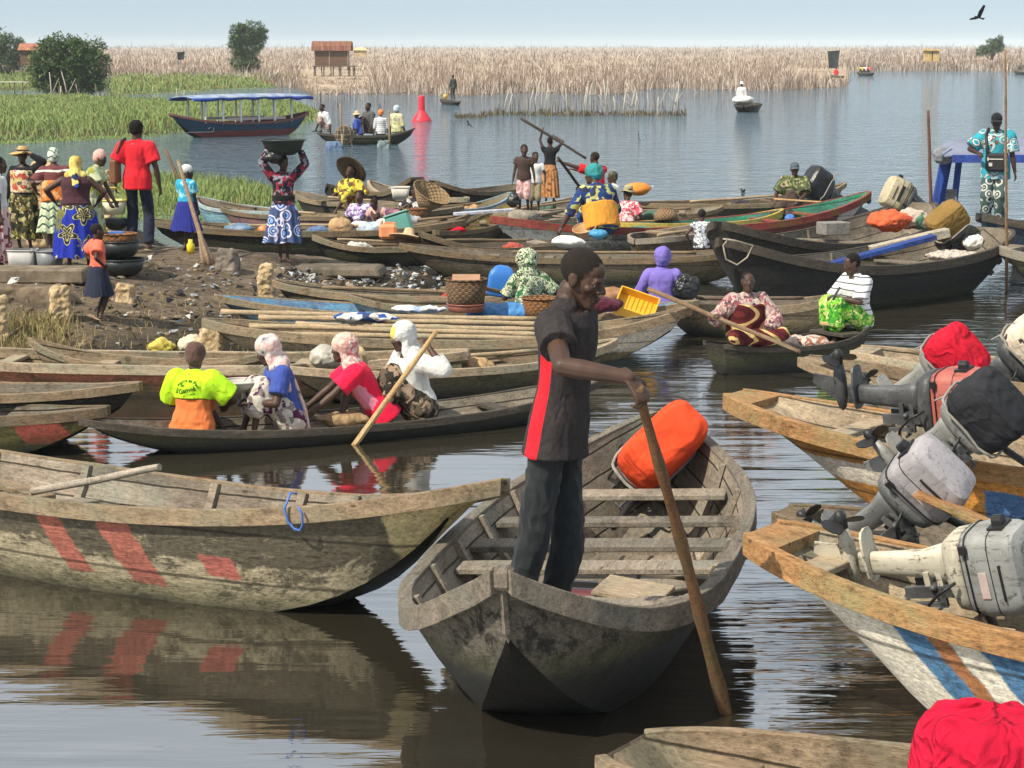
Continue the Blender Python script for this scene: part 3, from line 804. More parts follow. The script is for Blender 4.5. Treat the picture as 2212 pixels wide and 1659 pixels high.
# ================================================================== BOATS
class Boat: pass
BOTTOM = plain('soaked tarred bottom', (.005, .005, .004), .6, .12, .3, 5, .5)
GREYW = (0.205, 0.175, 0.135)
def boat(label, A, B, beam, zm, out, ins, rail, name='pirogue', cat='canoe', group=None, cb=0.6, ovb=.08, ovs=.08, eb=.03, es=.03,
         mb_=.75, ms=.75, pb=2.6, ps=2.6, zcb=None, zcs=None, pc=3.0, bulge=.03, th=.03, gw=.042, gh=.06, thw=(), ribs=(), deckb=0, decks=0, fl=0.05,
         thw_w=.16, thw_dz=.06, rail_out=.5, wpts=None, heel=0.0):
    A = V(A); B = V(B); insp = planked(ins)
    mid = (A + B) / 2; mid.z = 0
    d = A - B; L = V((d.x, d.y, 0)).length
    t_ = thing(name, label, cat, mid, math.atan2(d.y, d.x), group); t_.rotation_euler = (R(heel), 0, math.atan2(d.y, d.x))
    zb, zs = A.z, B.z
    zcb = zb * .62 if zcb is None else zcb; zcs = zs * .62 if zcs is None else zcs
    bo = Boat(); bo.t = t_; bo.L = L; bo.M = Matrix.Translation(mid) @ Matrix.Rotation(math.atan2(d.y, d.x), 4, 'Z') @ Matrix.Rotation(R(heel), 4, 'X')
    def wr(t):
        if wpts and t > 0:
            for (a, p_), (c, q_) in zip(wpts, wpts[1:]):
                if c <= t <= a: return beam / 2 * (p_ + (q_ - p_) * (a - t) / (a - c))
        e = eb if t > 0 else es; m = mb_ if t > 0 else ms
        return beam / 2 * (e + (1 - e) * max(0.0, 1 - abs(t) ** 2.4) ** m)
    def zr(t): return zm + ((zb - zm) * t ** pb if t > 0 else (zs - zm) * (-t) ** ps)
    def xr(t): return L / 2 * t
    def xc(t): return L / 2 * t * (1 - (ovb if t > 0 else ovs) * abs(t))
    zc0 = -.12
    def zc(t): return zc0 + ((zcb if t > 0 else zcs) - zc0) * abs(t) ** pc
    def wc(t): return wr(t) * cb * (1 - .25 * abs(t) ** 3)
    bo.wr, bo.zr, bo.xr = wr, zr, xr
    K = 5; ts = []
    NS = 33
    for i in range(NS):
        q = -1 + 2 * i / (NS - 1); ts.append(math.copysign(1 - (1 - abs(q)) ** 1.35, q))
    rows = []; rin = []
    for t in ts:
        ro = []; ri = []
        for k in range(K):
            s = k / (K - 1)
            w = wr(t) + (wc(t) - wr(t)) * s ** 1.15 + bulge * math.sin(math.pi * s) * min(1, wr(t) * 4)
            z = zr(t) + (zc(t) - zr(t)) * s
            x = xr(t) + (xc(t) - xr(t)) * s
            ro.append((x, w, z))
            ri.append((x * (1 - .05 / L), max(.002, w - th), max(z + (th * s), fl if s > .5 else -9) if k else z))
        rows.append([V((x, -w, z)) for x, w, z in ro] + [V((xc(t), 0, zc(t) - .02))] + [V((x, w, z)) for x, w, z in ro[::-1]])
        rin.append([V((x, -w, z)) for x, w, z in ri] + [V((xc(t) * .98, 0, max(zc(t) + th, fl)))] + [V((x, w, z)) for x, w, z in ri[::-1]])
    m = MB(); n = 2 * K + 1
    o = [p for r in rows for p in r]; inn = [p for r in rin for p in r]
    fo = [(i * n + k, i * n + k + 1, (i + 1) * n + k + 1, (i + 1) * n + k) for i in range(NS - 1) for k in range(n - 1)]
    m.add(o, fo, 0, True)
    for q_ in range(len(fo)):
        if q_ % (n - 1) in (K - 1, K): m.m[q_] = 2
    off = len(o)
    m.add(inn, [f[::-1] for f in fo], 1, True)
    for i in range(NS - 1):
        for k in (0, n - 1):
            a, b = i * n + k, (i + 1) * n + k
            m.f.append([a, b, b + off, a + off] if k == 0 else [b, a, a + off, b + off]); m.m.append(1); m.sm.append(False)
    for i in (0, NS - 1):
        m.f.append([i * n + k for k in range(n)]); m.m.append(0); m.sm.append(False)
        m.f.append([off + i * n + k for k in range(n)]); m.m.append(1); m.sm.append(False)
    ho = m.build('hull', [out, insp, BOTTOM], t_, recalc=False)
    ho.data.set_sharp_from_angle(angle=R(24))
    # rails
    for sg in (-1, 1):
        r = MB(); rings = []
        pts = [V((xr(t), sg * (wr(t)), zr(t))) for t in ts]
        for i, p in enumerate(pts):
            dd = (pts[min(i + 1, NS - 1)] - pts[max(i - 1, 0)]).normalized()
            nn = V((dd.y, -dd.x, 0)).normalized() * (-1 if sg > 0 else 1)
            if nn.y * sg < 0: nn = -nn
            j = noise.noise(V((p.x * 2.1, sg * 7.0, L))) * .007
            a = p + nn * (gw * rail_out + j); b = p - nn * (gw * (1 - rail_out))
            rings.append([a + V((0, 0, .014 + j)), b + V((0, 0, .014 + j)), b - V((0, 0, gh * .8)), a - V((0, 0, gh))])
        r.loft(rings, 0, False, True)
        r.build('gunwale', rail, t_, bevel=.004)
    for q in thw:
        t, dz = (q if isinstance(q, (tuple, list)) else (q, thw_dz))
        r = MB(); w = wr(t) + (wc(t) - wr(t)) * min(.9, dz / max(.1, zr(t) - zc(t))) - th * .6
        r.box((xr(t), 0, zr(t) - dz), (thw_w * rnd.uniform(.85, 1.15), 2 * w, .035))
        r.build('thwart', rail if rnd.random() < .4 else ins, t_, bevel=.005)
    for t in ribs:
        r = MB(); pts = []
        for sg in (-1, 1):
            tt = min(range(NS), key=lambda i: abs(ts[i] - t)); seq = rin[tt]
        prof = [V(p) for p in rin[tt]]
        cen = V((prof[0].x, 0, zr(t)))
        rings = []
        for p in prof:
            inn_ = (V((p.x, 0, zr(t) + .1)) - p); inn_.x = 0; inn_ = inn_.normalized() * .035
            rings.append([p + V((-.03, 0, 0)), p + V((.03, 0, 0)), p + V((.03, 0, 0)) + inn_, p + V((-.03, 0, 0)) + inn_])
        r.loft(rings, 0, False, True); r.build('rib', ins, t_, recalc=True)
    for t0, sg in ((deckb, 1), (decks, -1)):
        if t0:
            r = MB(); a = []; b = []
            for k in range(6):
                t = sg * (t0 + (1 - t0) * k / 5)
                a.append(V((xr(t), -wr(t) * .98, zr(t) + .004))); b.append(V((xr(t), wr(t) * .98, zr(t) + .004)))
            lo = V((0, 0, .06))
            for k in range(5):
                r.add([a[k], b[k], b[k + 1], a[k + 1], a[k] - lo, b[k] - lo, b[k + 1] - lo, a[k + 1] - lo], [(0, 1, 2, 3), (7, 6, 5, 4), (0, 4, 5, 1), (2, 6, 7, 3)])
            r.build('end_deck', rail, t_)
    if wpts:
        r = MB(); z = zr(1); x = xr(1)
        r.box((x - .04, 0, z - .035), (.12, .09, .10)); r.beam((x - .022, 0, z - .05), (x - .055, 0, zcb + .02), .035, .05, V((1, 0, 0)))
        r.build('stem_post', rail, t_, bevel=.02)
    def at(t, v, z, world=True):
        """t along (-1 stern .. 1 bow), v across (-1..1 of the half beam), z above the water"""
        p = V((xr(t), v * wr(t), z)); return bo.M @ p if world else p
    bo.at = at
    return bo

W_GREY = wood('grey weathered wood', (0.28, 0.23, 0.175), (0.39, 0.335, 0.265))
W_TAN = wood('tan plank', (0.255, 0.185, 0.115), (0.40, 0.305, 0.205), dirt=.75)
W_PALE = wood('pale plank', (0.39, 0.30, 0.20), (0.53, 0.43, 0.31), dirt=.6)
W_BROWN = wood('brown plank', (0.165, 0.115, 0.07), (0.27, 0.195, 0.125), dirt=.6)
W_DARK = wood('dark wet wood', (0.075, 0.062, 0.048), (0.15, 0.125, 0.095))
W_ORANGE = wood('orange plank', (0.37, 0.195, 0.080), (0.47, 0.31, 0.17), dirt=.7)
W_INS = wood('inside boards', (0.20, 0.163, 0.122), (0.30, 0.25, 0.19), dirt=.6)
W_BLUE = wood('faded blue boards', (0.12, 0.27, 0.40), (0.20, 0.36, 0.48))
H_BLACK = hullpaint('tarred hull', (0.034, 0.030, 0.024), chip=.25, dirt=.4, under=(.14, .12, .085))
H_BROWN = hullpaint('brown hull', (0.125, 0.096, 0.065), chip=.3, dirt=.5)
H_TAN = hullpaint('tan hull', (0.27, 0.205, 0.13), chip=.3, dirt=.5)
H_GREY = hullpaint('grey hull', (0.13, 0.115, 0.09), chip=.1, dirt=.66, wz=.36, seam=0)
GN = 'canoes moored at the landing'

b_left = boat('large weathered canoe with patchy dark hull and faded red patches at left front', P(1072, 1040, .86), (-5.95, 16.1, .62), 1.54, .49,
    hullpaint('patched hull', (0.40, 0.345, 0.225), tarz=.17, marks=((3.36, 4.5, 0, .5, 1.2, (.60, .60, .46)), (2.95, 4.2, .0, .34, 1.0, (.45, .38, .2)), (.92, 1.10, .5, .08, 1.0, (.36, .12, .085)), (1.38, 1.62, .5, .06, 1.0, (.37, .125, .09)), (1.93, 2.14, .3, .16, .29, (.37, .115, .09))), chip=.42, dirt=.52, wz=.0, seam=.30, under=(.12, .095, .06)),
    W_GREY, W_TAN, cb=.6, ovb=.10, ovs=.1, zcb=.62, pc=5.0, gw=.06, gh=.085, thw=((-.25, .2), (-.05, .22), (.12, .2), (-.6, .2)), ribs=(-.35, -.12, .22, .45, .62), bulge=.03, name='pirogue', pb=3.0, mb_=.9, heel=-5)
b_mid = boat('broad grey plank boat in the foreground carrying the standing man', P(1102, 1236, .88), P(1432, 890, .76), 1.64, .50, H_GREY, W_GREY, wood('dark grey rail', (.185, .155, .12), (.28, .24, .19), dirt=.7),
    heel=2.6, cb=.52, ovb=.03, ovs=.06, wpts=[(1, .03), (.93, .34), (.86, .53), (.80, .66), (.7, .80), (.5, .96), (.25, .99), (0, 1)], ms=.95, pb=7, ps=2.2, zcb=.55, zcs=.4, pc=5.0, gw=.075, gh=.105, thw=((.42, .14), (.14, .12), (-.04, .10), (-.26, .10), (-.52, .12)), thw_w=.2, bulge=.015, ribs=(.6, .3, .05, -.15, -.38, -.62), fl=.03)
b_rw = boat('white and blue painted boat with orange rail at right front, grey outboard aboard', P(1648, 1141, .86), (5.85, 7.85, .70), 1.34, .65,
    hullpaint('blue white hull', (0.08, 0.20, 0.36), marks=((1.32, 4.4, -.9, -.2, 1.0, (.66, .62, .52)), (1.05, 1.16, -.9, -.2, 1, (.34, .15, .06)), (.90, 1.05, -.9, -.2, 1, (.66, .62, .52)), (2.20, 3.4, -.9, -.2, 1, (.36, .16, .07))), chip=.24, dirt=.3, wz=.06, alga=(.13, .12, .05), seam=.33, under=(.2, .17, .12)),
    W_PALE, W_ORANGE, cb=.55, ovb=.18, eb=.24, zcb=.55, pc=3.0, thw=((.86, .05),), gw=.06, gh=.10, deckb=.93, mb_=.8, ribs=(.7, .5))
b_r2 = boat('plain brown boat behind the white and blue boat, dark grey outboard aboard', P(1690, 1101, .64), V(P(1690, 1101, .64)) + V((5.2, -2.7, 0)), 1.15, .55, H_BROWN, W_INS, W_BROWN, eb=.2, gw=.05, gh=.1, thw=((.8, .05),), deckb=.94)
b_or = boat('orange and blue painted boat with white board, leaning outboards aboard', P(1588, 848, .86), V(P(1588, 848, .84)) + V((5.3, -3.7, -.1)), 1.34, .66,
    hullpaint('orange blue hull', (0.52, 0.235, 0.045), marks=((-4, 1.15, .0, .1, .50, (.06, .14, .30)), (1.4, 2.55, 0.0, .42, .56, (.64, .58, .48)), (2.6, 2.95, 0, .2, .8, (.28, .22, .07))), chip=.14, dirt=.25, wz=.0, seam=.24),
    W_PALE, W_ORANGE, cb=.55, ovb=.16, eb=.18, zcb=.6, pc=2.2, deckb=.93, gw=.06, gh=.10, thw=((.72, .06), (.3, .08)))
b_r6 = boat('bare weathered plank boat under the red covered outboard', P(1738, 772, .78), V(P(1738, 772, .78)) + V((4.9, -3.2, -.1)), 1.25, .60, hullpaint('bare hull', (.27, .21, .145), chip=.2, dirt=.2, wz=-.02), W_TAN, W_TAN, cb=.55, ovb=.15, eb=.14, pc=2.3, deckb=.93, thw=((.7, .05),))
b_r7 = boat('pale plank boat at the right edge under the patterned outboard', P(1850, 754, .68), V(P(1850, 754, .68)) + V((5.0, -2.2, -.05)), 1.1, .58, H_TAN, W_PALE, W_PALE, eb=.3, deckb=.94, thw=((.75, .05),))
b_bot = boat('cut off plank boat at the bottom edge with open stern', V((.43, 8.48, .52)), V((5.3, 5.5, .46)), 1.2, .55, H_BROWN, W_TAN, W_TAN, eb=.30, es=.2, gw=.05, gh=.11, thw=((.88, .1), (.6, .1)), mb_=.7, thw_w=.3)
b_two = boat('small dark canoe carrying the two seated women at right', (3.70, 23.2, .45), (1.98, 22.05, .31), .66, .24, H_BLACK, W_DARK, W_DARK, eb=.06, es=.45, zcs=0.02, gw=.03, gh=.04, thw=((.55, -.02),), cb=.7, thw_w=.3, fl=.04)
b_four = boat('long black canoe carrying the four seated women', P(168, 905, .31), P(1312, 811, .33), .84, .135, H_BLACK, W_GREY, W_DARK, eb=.05, es=.05, gw=.035, gh=.05, thw=((-.55, .06), (-.78, .05)), zcb=.20, group=None, fl=.03)
b_e2 = boat('black canoe end with pale rail jutting in at the left edge', P(302, 828, .50), (-7.2, 19.3, .5), .8, .38, H_BLACK, W_INS, W_TAN, eb=.04, gw=.035, gh=.06)
b_e3 = boat('low canoe with a yellow green side at the left edge below the black one', P(232, 881, .38), (-7.2, 18.4, .4), .8, .30, hullpaint('yellow green hull', (.17, .15, .05), marks=((1.5, 1.85, .5, .1, .3, (.5, .12, .08)),), wz=.1), W_INS, W_BROWN, eb=.04, gw=.04, gh=.07)
b_e4 = boat('long pale railed canoe with red sides behind the four women', P(1012, 758, .42), (-6.6, 21.3, .45), 1.0, .30, hullpaint('red hull', (.27, .095, .055), wz=.08, chip=.35), W_TAN, W_PALE, eb=.08, es=.05, gw=.05, gh=.075, thw=(.2, -.1, .5, -.4))
b_e5 = boat('short canoe with green tip resting against the muddy shore at left', P(66, 732, .46), P(580, 762, .42), .55, .28, H_TAN, W_TAN, W_TAN, eb=.06, es=.06, gw=.035, gh=.05, thw=(0,))
b_e9 = boat('tan canoe passing behind the standing man', P(1330, 733, .42), P(620, 792, .35), .8, .28, H_BROWN, W_TAN, W_PALE, gw=.04, gh=.06, thw=(.3, -.2))
b_e6 = boat('long tan canoe loaded with bamboo poles and a white painted right end', P(1492, 662, .62), P(440, 690, .42), 1.05, .30, hullpaint('white ended hull', (.23, .18, .115), marks=((1.0, 2.6, 0, .18, .8, (.55, .5, .42)),), wz=.12), W_TAN, W_TAN, eb=.05, gw=.05, gh=.08, thw=(.1, -.3, .5, .7))
b_e7 = boat('long canoe painted blue inside behind the bamboo loaded canoe', P(1508, 650, .5), P(465, 637, .45), .95, .32, hullpaint('grey blue hull', (.13, .20, .25), wz=.1), W_BLUE, W_TAN, eb=.05, gw=.04, gh=.06, thw=(.2, -.35, .6))
b_e8b = boat('canoe with flaking white bow beside the woven basket', P(752, 637, .46), P(1330, 640, .4), .8, .30, hullpaint('flaking white hull', (.45, .46, .42), wz=.1, chip=.4), W_BROWN, W_TAN, gw=.04, gh=.06, thw=(0, -.4))
b_e8 = boat('old brown canoe drawn up by the stone post', P(590, 606, .42), P(1200, 634, .35), .7, .30, H_BROWN, W_INS, W_TAN, gw=.04, gh=.07, thw=(.1,))
b_d6 = boat('brown canoe lying behind the seated woman in florals', P(1852, 618, .58), P(1420, 640, .4), .9, .36, H_TAN, W_INS, W_TAN, eb=.05, gw=.045, gh=.08)
b_d1 = boat('big black planked boat with a rope loop on its bow', P(1562, 515, .95), P(2130, 490, .78), 1.75, .52, hullpaint('black plank hull', (.018, .018, .018), wz=.06, seam=.26, chip=.14, dirt=.3, under=(.06, .054, .045)), W_INS, W_DARK, eb=.04, es=.25, ms=.35, pc=5, gw=.055, gh=.1, thw=((.35, .1), (.0, .1), (-.3, .1)), ribs=(.5, .2, -.2), bulge=.06)
b_d2 = boat('dark planked boat heaped with orange cloth behind the big black boat', P(1552, 479, .95), P(1988, 437, .85), 1.75, .52, hullpaint('dark green hull', (.028, .028, .022), wz=.06, seam=.28), W_INS, W_DARK, eb=.06, es=.25, pc=5, gw=.055, gh=.1, thw=((.3, .1), (.05, .1), (-.2, .1)), ribs=(.4, .1, -.1, -.35), bulge=.06)
b_d4 = boat('grey plank boat end at the right edge by the tall pole', P(2166, 530, .62), V(P(2166, 530, .62)) + V((3.2, -2.0, -.1)), 1.2, .5, H_GREY, W_INS, W_GREY, eb=.2, gw=.06, gh=.1, deckb=.9)
b_d3 = boat('dark blue boat beneath the man in the turquoise shirt', P(2118, 462, .8), V(P(2118, 462, .8)) + V((3.4, 1.4, 0)), 1.5, .6, hullpaint('navy hull', (.022, .045, .085), wz=.0, dirt=.3, seam=.3), W_BLUE, W_DARK, eb=.08, gw=.06, gh=.1, thw=(.3, 0))
# the crowd of canoes in the middle of the picture
b_m1 = boat('long heavy dark canoe behind the basin carrier', P(322, 474, .52), P(1004, 476, .52), 1.25, .38, H_BLACK, W_TAN, W_BROWN, gw=.05, gh=.08, thw=(.4, .1, -.2, -.5), ribs=(.25, -.05, -.35))
b_m2 = boat('low canoe with pale rounded tip below the straw hat', P(677, 509, .45), P(975, 522, .32), .8, .28, H_BLACK, W_BROWN, W_TAN, gw=.05, gh=.07, thw=(0,))
b_m3 = boat('very long brown canoe reaching from the shore to the purple hood', P(864, 527, .50), P(1668, 534, .5), 1.0, .36, hullpaint('dim brown hull', (.125, .10, .07), wz=.12), W_INS, W_BROWN, gw=.045, gh=.07, thw=(.5, .2, -.1, -.4, -.7))
b_m4 = boat('dark canoe with upturned bow below the white and red boat', P(908, 502, .62), P(1250, 521, .36), .95, .36, H_BLACK, W_INS, W_BROWN, gw=.04, gh=.07, thw=(.2, -.3), zcb=.2)
b_m5 = boat('white hulled boat with dark red rail and green inside', P(1062, 467, .66), P(1878, 414, .82), 1.35, .42, hullpaint('white hull', (.56, .55, .50), wz=.12, chip=.3, marks=((-3.9, -2.6, 0, .1, 1, (.5, .45, .42)), (-2.6, 0.3, 0, .0, 1, (.16, .05, .04)))), wood('green inside', (.05, .28, .17), (.10, .36, .23)), wood('dark red rail', (.27, .055, .045), (.36, .10, .08)), gw=.055, gh=.10, thw=(.5, .2, -.2, -.45, -.65), pc=5, ovb=.06)
b_m5b = boat('slim canoe with yellow and white rail beside the white hulled boat', P(1690, 452, .55), P(1340, 482, .42), .8, .4, hullpaint('maroon hull', (.28, .09, .07), wz=.1), W_INS, wood('yellow rail', (.55, .38, .08), (.62, .5, .2)), gw=.04, gh=.11)
b_m6 = boat('narrow canoe with yellowed boards', P(1104, 438, .5), P(945, 500, .4), .75, .32, H_BROWN, wood('yellowed boards', (.50, .37, .12), (.6, .48, .2)), W_BROWN, gw=.04, gh=.06, thw=(.2,))
b_m7 = boat('canoe with blue grey side pointing right toward the boy', P(1103, 416, .58), P(850, 455, .34), .85, .34, hullpaint('blue grey hull', (.13, .22, .26), wz=.06, dirt=.2), W_TAN, wood('blue grey rail', (.2, .33, .38), (.28, .42, .46)), gw=.05, gh=.06, thw=(.2, -.3))
b_m8 = boat('dark canoe at the far water edge left of the big dark hat', P(638, 413, .5), P(880, 442, .36), .85, .36, H_BLACK, W_INS, W_TAN, gw=.05, gh=.07, thw=(.1, -.4))
b_m9 = boat('canoe with long pale rail right of the big dark hat', P(798, 390, .6), P(1010, 428, .36), .85, .36, H_BROWN, W_INS, W_PALE, gw=.06, gh=.08, thw=(.2, -.4))
b_m9b = boat('small black canoe end sticking out left of the big dark hat', P(711, 398, .6), P(812, 420, .35), .8, .36, H_BLACK, W_DARK, W_DARK, eb=.1)
b_m10 = boat('square ended grey canoe pointing out over the lagoon', P(900, 383, .72), P(800, 412, .4), .85, .42, H_BLACK, W_BROWN, W_BROWN, eb=.35, gw=.04, gh=.08, deckb=.93)
b_m11 = boat('dark canoe at the water edge left of the boy in brown', P(934, 390, .68), P(1130, 398, .48), .95, .42, H_BLACK, W_INS, W_BROWN, eb=.12, gw=.045, gh=.07)
b_m12 = boat('light blue canoe beside the marsh grass', P(427, 425, .52), P(640, 458, .36), .9, .36, hullpaint('pale blue hull', (.20, .36, .43), wz=.05, chip=.2, dirt=.2), W_INS, wood('pale blue rail', (.33, .43, .42), (.45, .52, .48)), gw=.04, gh=.05, thw=(0, -.5))
b_m19 = boat('canoe with dull maroon side behind the green crate', P(480, 446, .42), P(770, 468, .36), .85, .34, hullpaint('dull maroon hull', (.20, .11, .11), wz=.06), W_TAN, W_BROWN, gw=.04, gh=.06, thw=(.1, -.4))
b_m13 = boat('long dark boat at the far side under the camouflage man', P(1826, 395, .78), P(1365, 438, .48), 1.1, .46, hullpaint('dark olive hull', (.075, .07, .05), wz=.06), W_BROWN, W_TAN, gw=.05, gh=.07, thw=(.0, -.3, -.6))
b_m15 = boat('bare brown canoe behind the child in black and white', P(1500, 486, .5), P(1372, 518, .36), .9, .4, H_BROWN, W_INS, W_GREY, gw=.04, gh=.07)
b_m16 = boat('bare canoe under the woman raising the pole', P(1282, 417, .55), P(1062, 462, .36), 1.0, .38, H_BROWN, W_GREY, W_PALE, gw=.05, gh=.06, thw=(.3, -.2))
b_m17 = boat('worn canoe between the boy in brown and the woman in the orange wrap', P(1330, 438, .5), P(1110, 484, .36), .95, .4, H_BROWN, W_GREY, W_GREY, gw=.05, gh=.06, thw=(.2, -.2))
b_m18 = boat('worn canoe in front of the child holding the wicker basket', P(1012, 463, .48), P(845, 480, .34), .9, .36, H_BLACK, W_INS, W_BROWN, gw=.05, gh=.06, thw=(.1,))
b_m20 = boat('canoe in the middle of the crowd behind the purple print child', P(1000, 446, .45), P(730, 456, .36), .95, .36, H_BROWN, W_GREY, W_TAN, gw=.05, gh=.06, thw=(.3, 0, -.3))
b_m21 = boat('worn pale canoe behind the floral child with the cap', P(1560, 446, .5), P(1290, 462, .4), 1.0, .4, H_BROWN, W_GREY, W_TAN, gw=.05, gh=.06, thw=(.2, -.3))
# far boats
b_far = boat('black canoe full of people crossing left of the red buoy', P(896, 277, .52), P(686, 288, .36), .85, .26, H_BLACK, W_DARK, W_DARK, gw=.03, gh=.04)
b_punt = boat('tiny canoe poled by one man before the reeds', P(993, 219, .22), P(953, 214, .24), .6, .18, H_BLACK, W_DARK, W_DARK)
b_sack = boat('dark canoe heading this way heaped with white sacks', D(1606, 229, 110), V(D(1606, 229, 110)) + V((.9, 4.2, .05)), 1.25, .34, H_GREY, W_DARK, W_DARK, mb_=.4, eb=.06)
b_sail = boat('small canoe below the dark patched sail', P(1822, 164, .3), P(1796, 162, .35), .7, .25, H_BLACK, W_DARK, W_DARK)
b_trio = boat('distant canoe with three passengers near the far shore', P(1888, 157, .35), P(1852, 156, .35), .8, .25, H_BLACK, W_DARK, W_DARK)
b_edge = boat('distant dark canoe at the right edge by the far reeds', P(2222, 154, .4), P(2192, 153, .35), .8, .25, H_BLACK, W_DARK, W_DARK)
b_tour = boat('covered tour boat with blue roof on white posts', P(366, 245, .86), P(665, 241, .80), 1.45, .50, hullpaint('blue red hull', (.025, .075, .14), marks=((-3, 3, 0, -.1, .22, (.24, .06, .055)),), wz=-.16, dirt=.2, chip=.2, seam=0), wood('maroon inside', (.16, .05, .05)), wood('dull red rail', (.22, .085, .08)), name='tour_boat', cat='boat', pc=4, ovb=.12, ovs=.08, gw=.05, gh=.07, thw=((.35, .05), (-.1, .05)))
def tour():
    t = b_tour.t; W_ = plain('white post paint', (.70, .70, .66), .7, .2, .12, 4)
    for sg in (-1, 1):
        for k, q in enumerate((.62, .40, .16, -.10, -.34, -.62)):
            x, w, z = b_tour.xr(q), b_tour.wr(q) * .93, b_tour.zr(q)
            m = MB(); m.box((x, sg * w, (z + 1.42) / 2 - .05), (.06, .05, 1.42 - z + .1))
            m.build('roof_post', W_, t)
    m = MB(); rings = []
    for k in range(15):
        u = -1 + 2 * k / 14; x = u * b_tour.L * .43 - .1
        rr = []
        for j in range(9):
            v = -1 + j / 4
            rr.append(V((x, v * .74, 1.40 + .10 * (1 - v * v) - .05 * u * u + (.035 * math.sin(k * 2.4) if abs(v) > .9 else 0))))
        rr += [p - V((0, 0, .03 + (.07 if abs(p.y) > .7 else 0))) for p in rr[::-1]]
        rings.append(rr)
    m.loft(rings, 0, True, True)
    n = N('tour roof', .8, .2); q = n.noise(n.map(n.co(), (1.5, 1, 3)), 2, 4)
    x, y, z = n.sep(n.co())
    n.set('Base Color', n.mix(n.smooth(z, 1.375, 1.392), (.03, .07, .30), n.ramp(q, [(.35, (.14, .2, .33)), (.6, (.30, .36, .44)), (.75, (.33, .28, .3))])))
    m.build('roof', n.mat, t)
    for sg in (-1, 1):
        m = MB(); m.box((-.25, sg * .62, .63), (2.6, .03, .09)); m.build('side_rail', plain('pale rail', (.45, .36, .33), .8), t)
    m = MB()
    x = b_tour.xr(.62)
    for a, b in (((.0, .30), (.12, .38)), ((.12, .38), (.22, .32)), ((.22, .32), (.2, .22)), ((.2, .22), (.08, .2)), ((.08, .2), (-.75, .2))):
        m.beam((x - a[0] - .1, .0, a[1]), (x - b[0] - .1, .0, b[1]), .02, .02)
    for v in m.v[:]: pass
    y0 = [b_tour.wr(.5) * .97 for _ in m.v]
    m.v = [(v[0], b_tour.wr(max(-1, min(1, 2 * v[0] / b_tour.L))) * .93 - .02, v[2]) for v in m.v]
    m.build('painted_mark', plain('mark paint', (.55, .58, .58)), t)
tour()

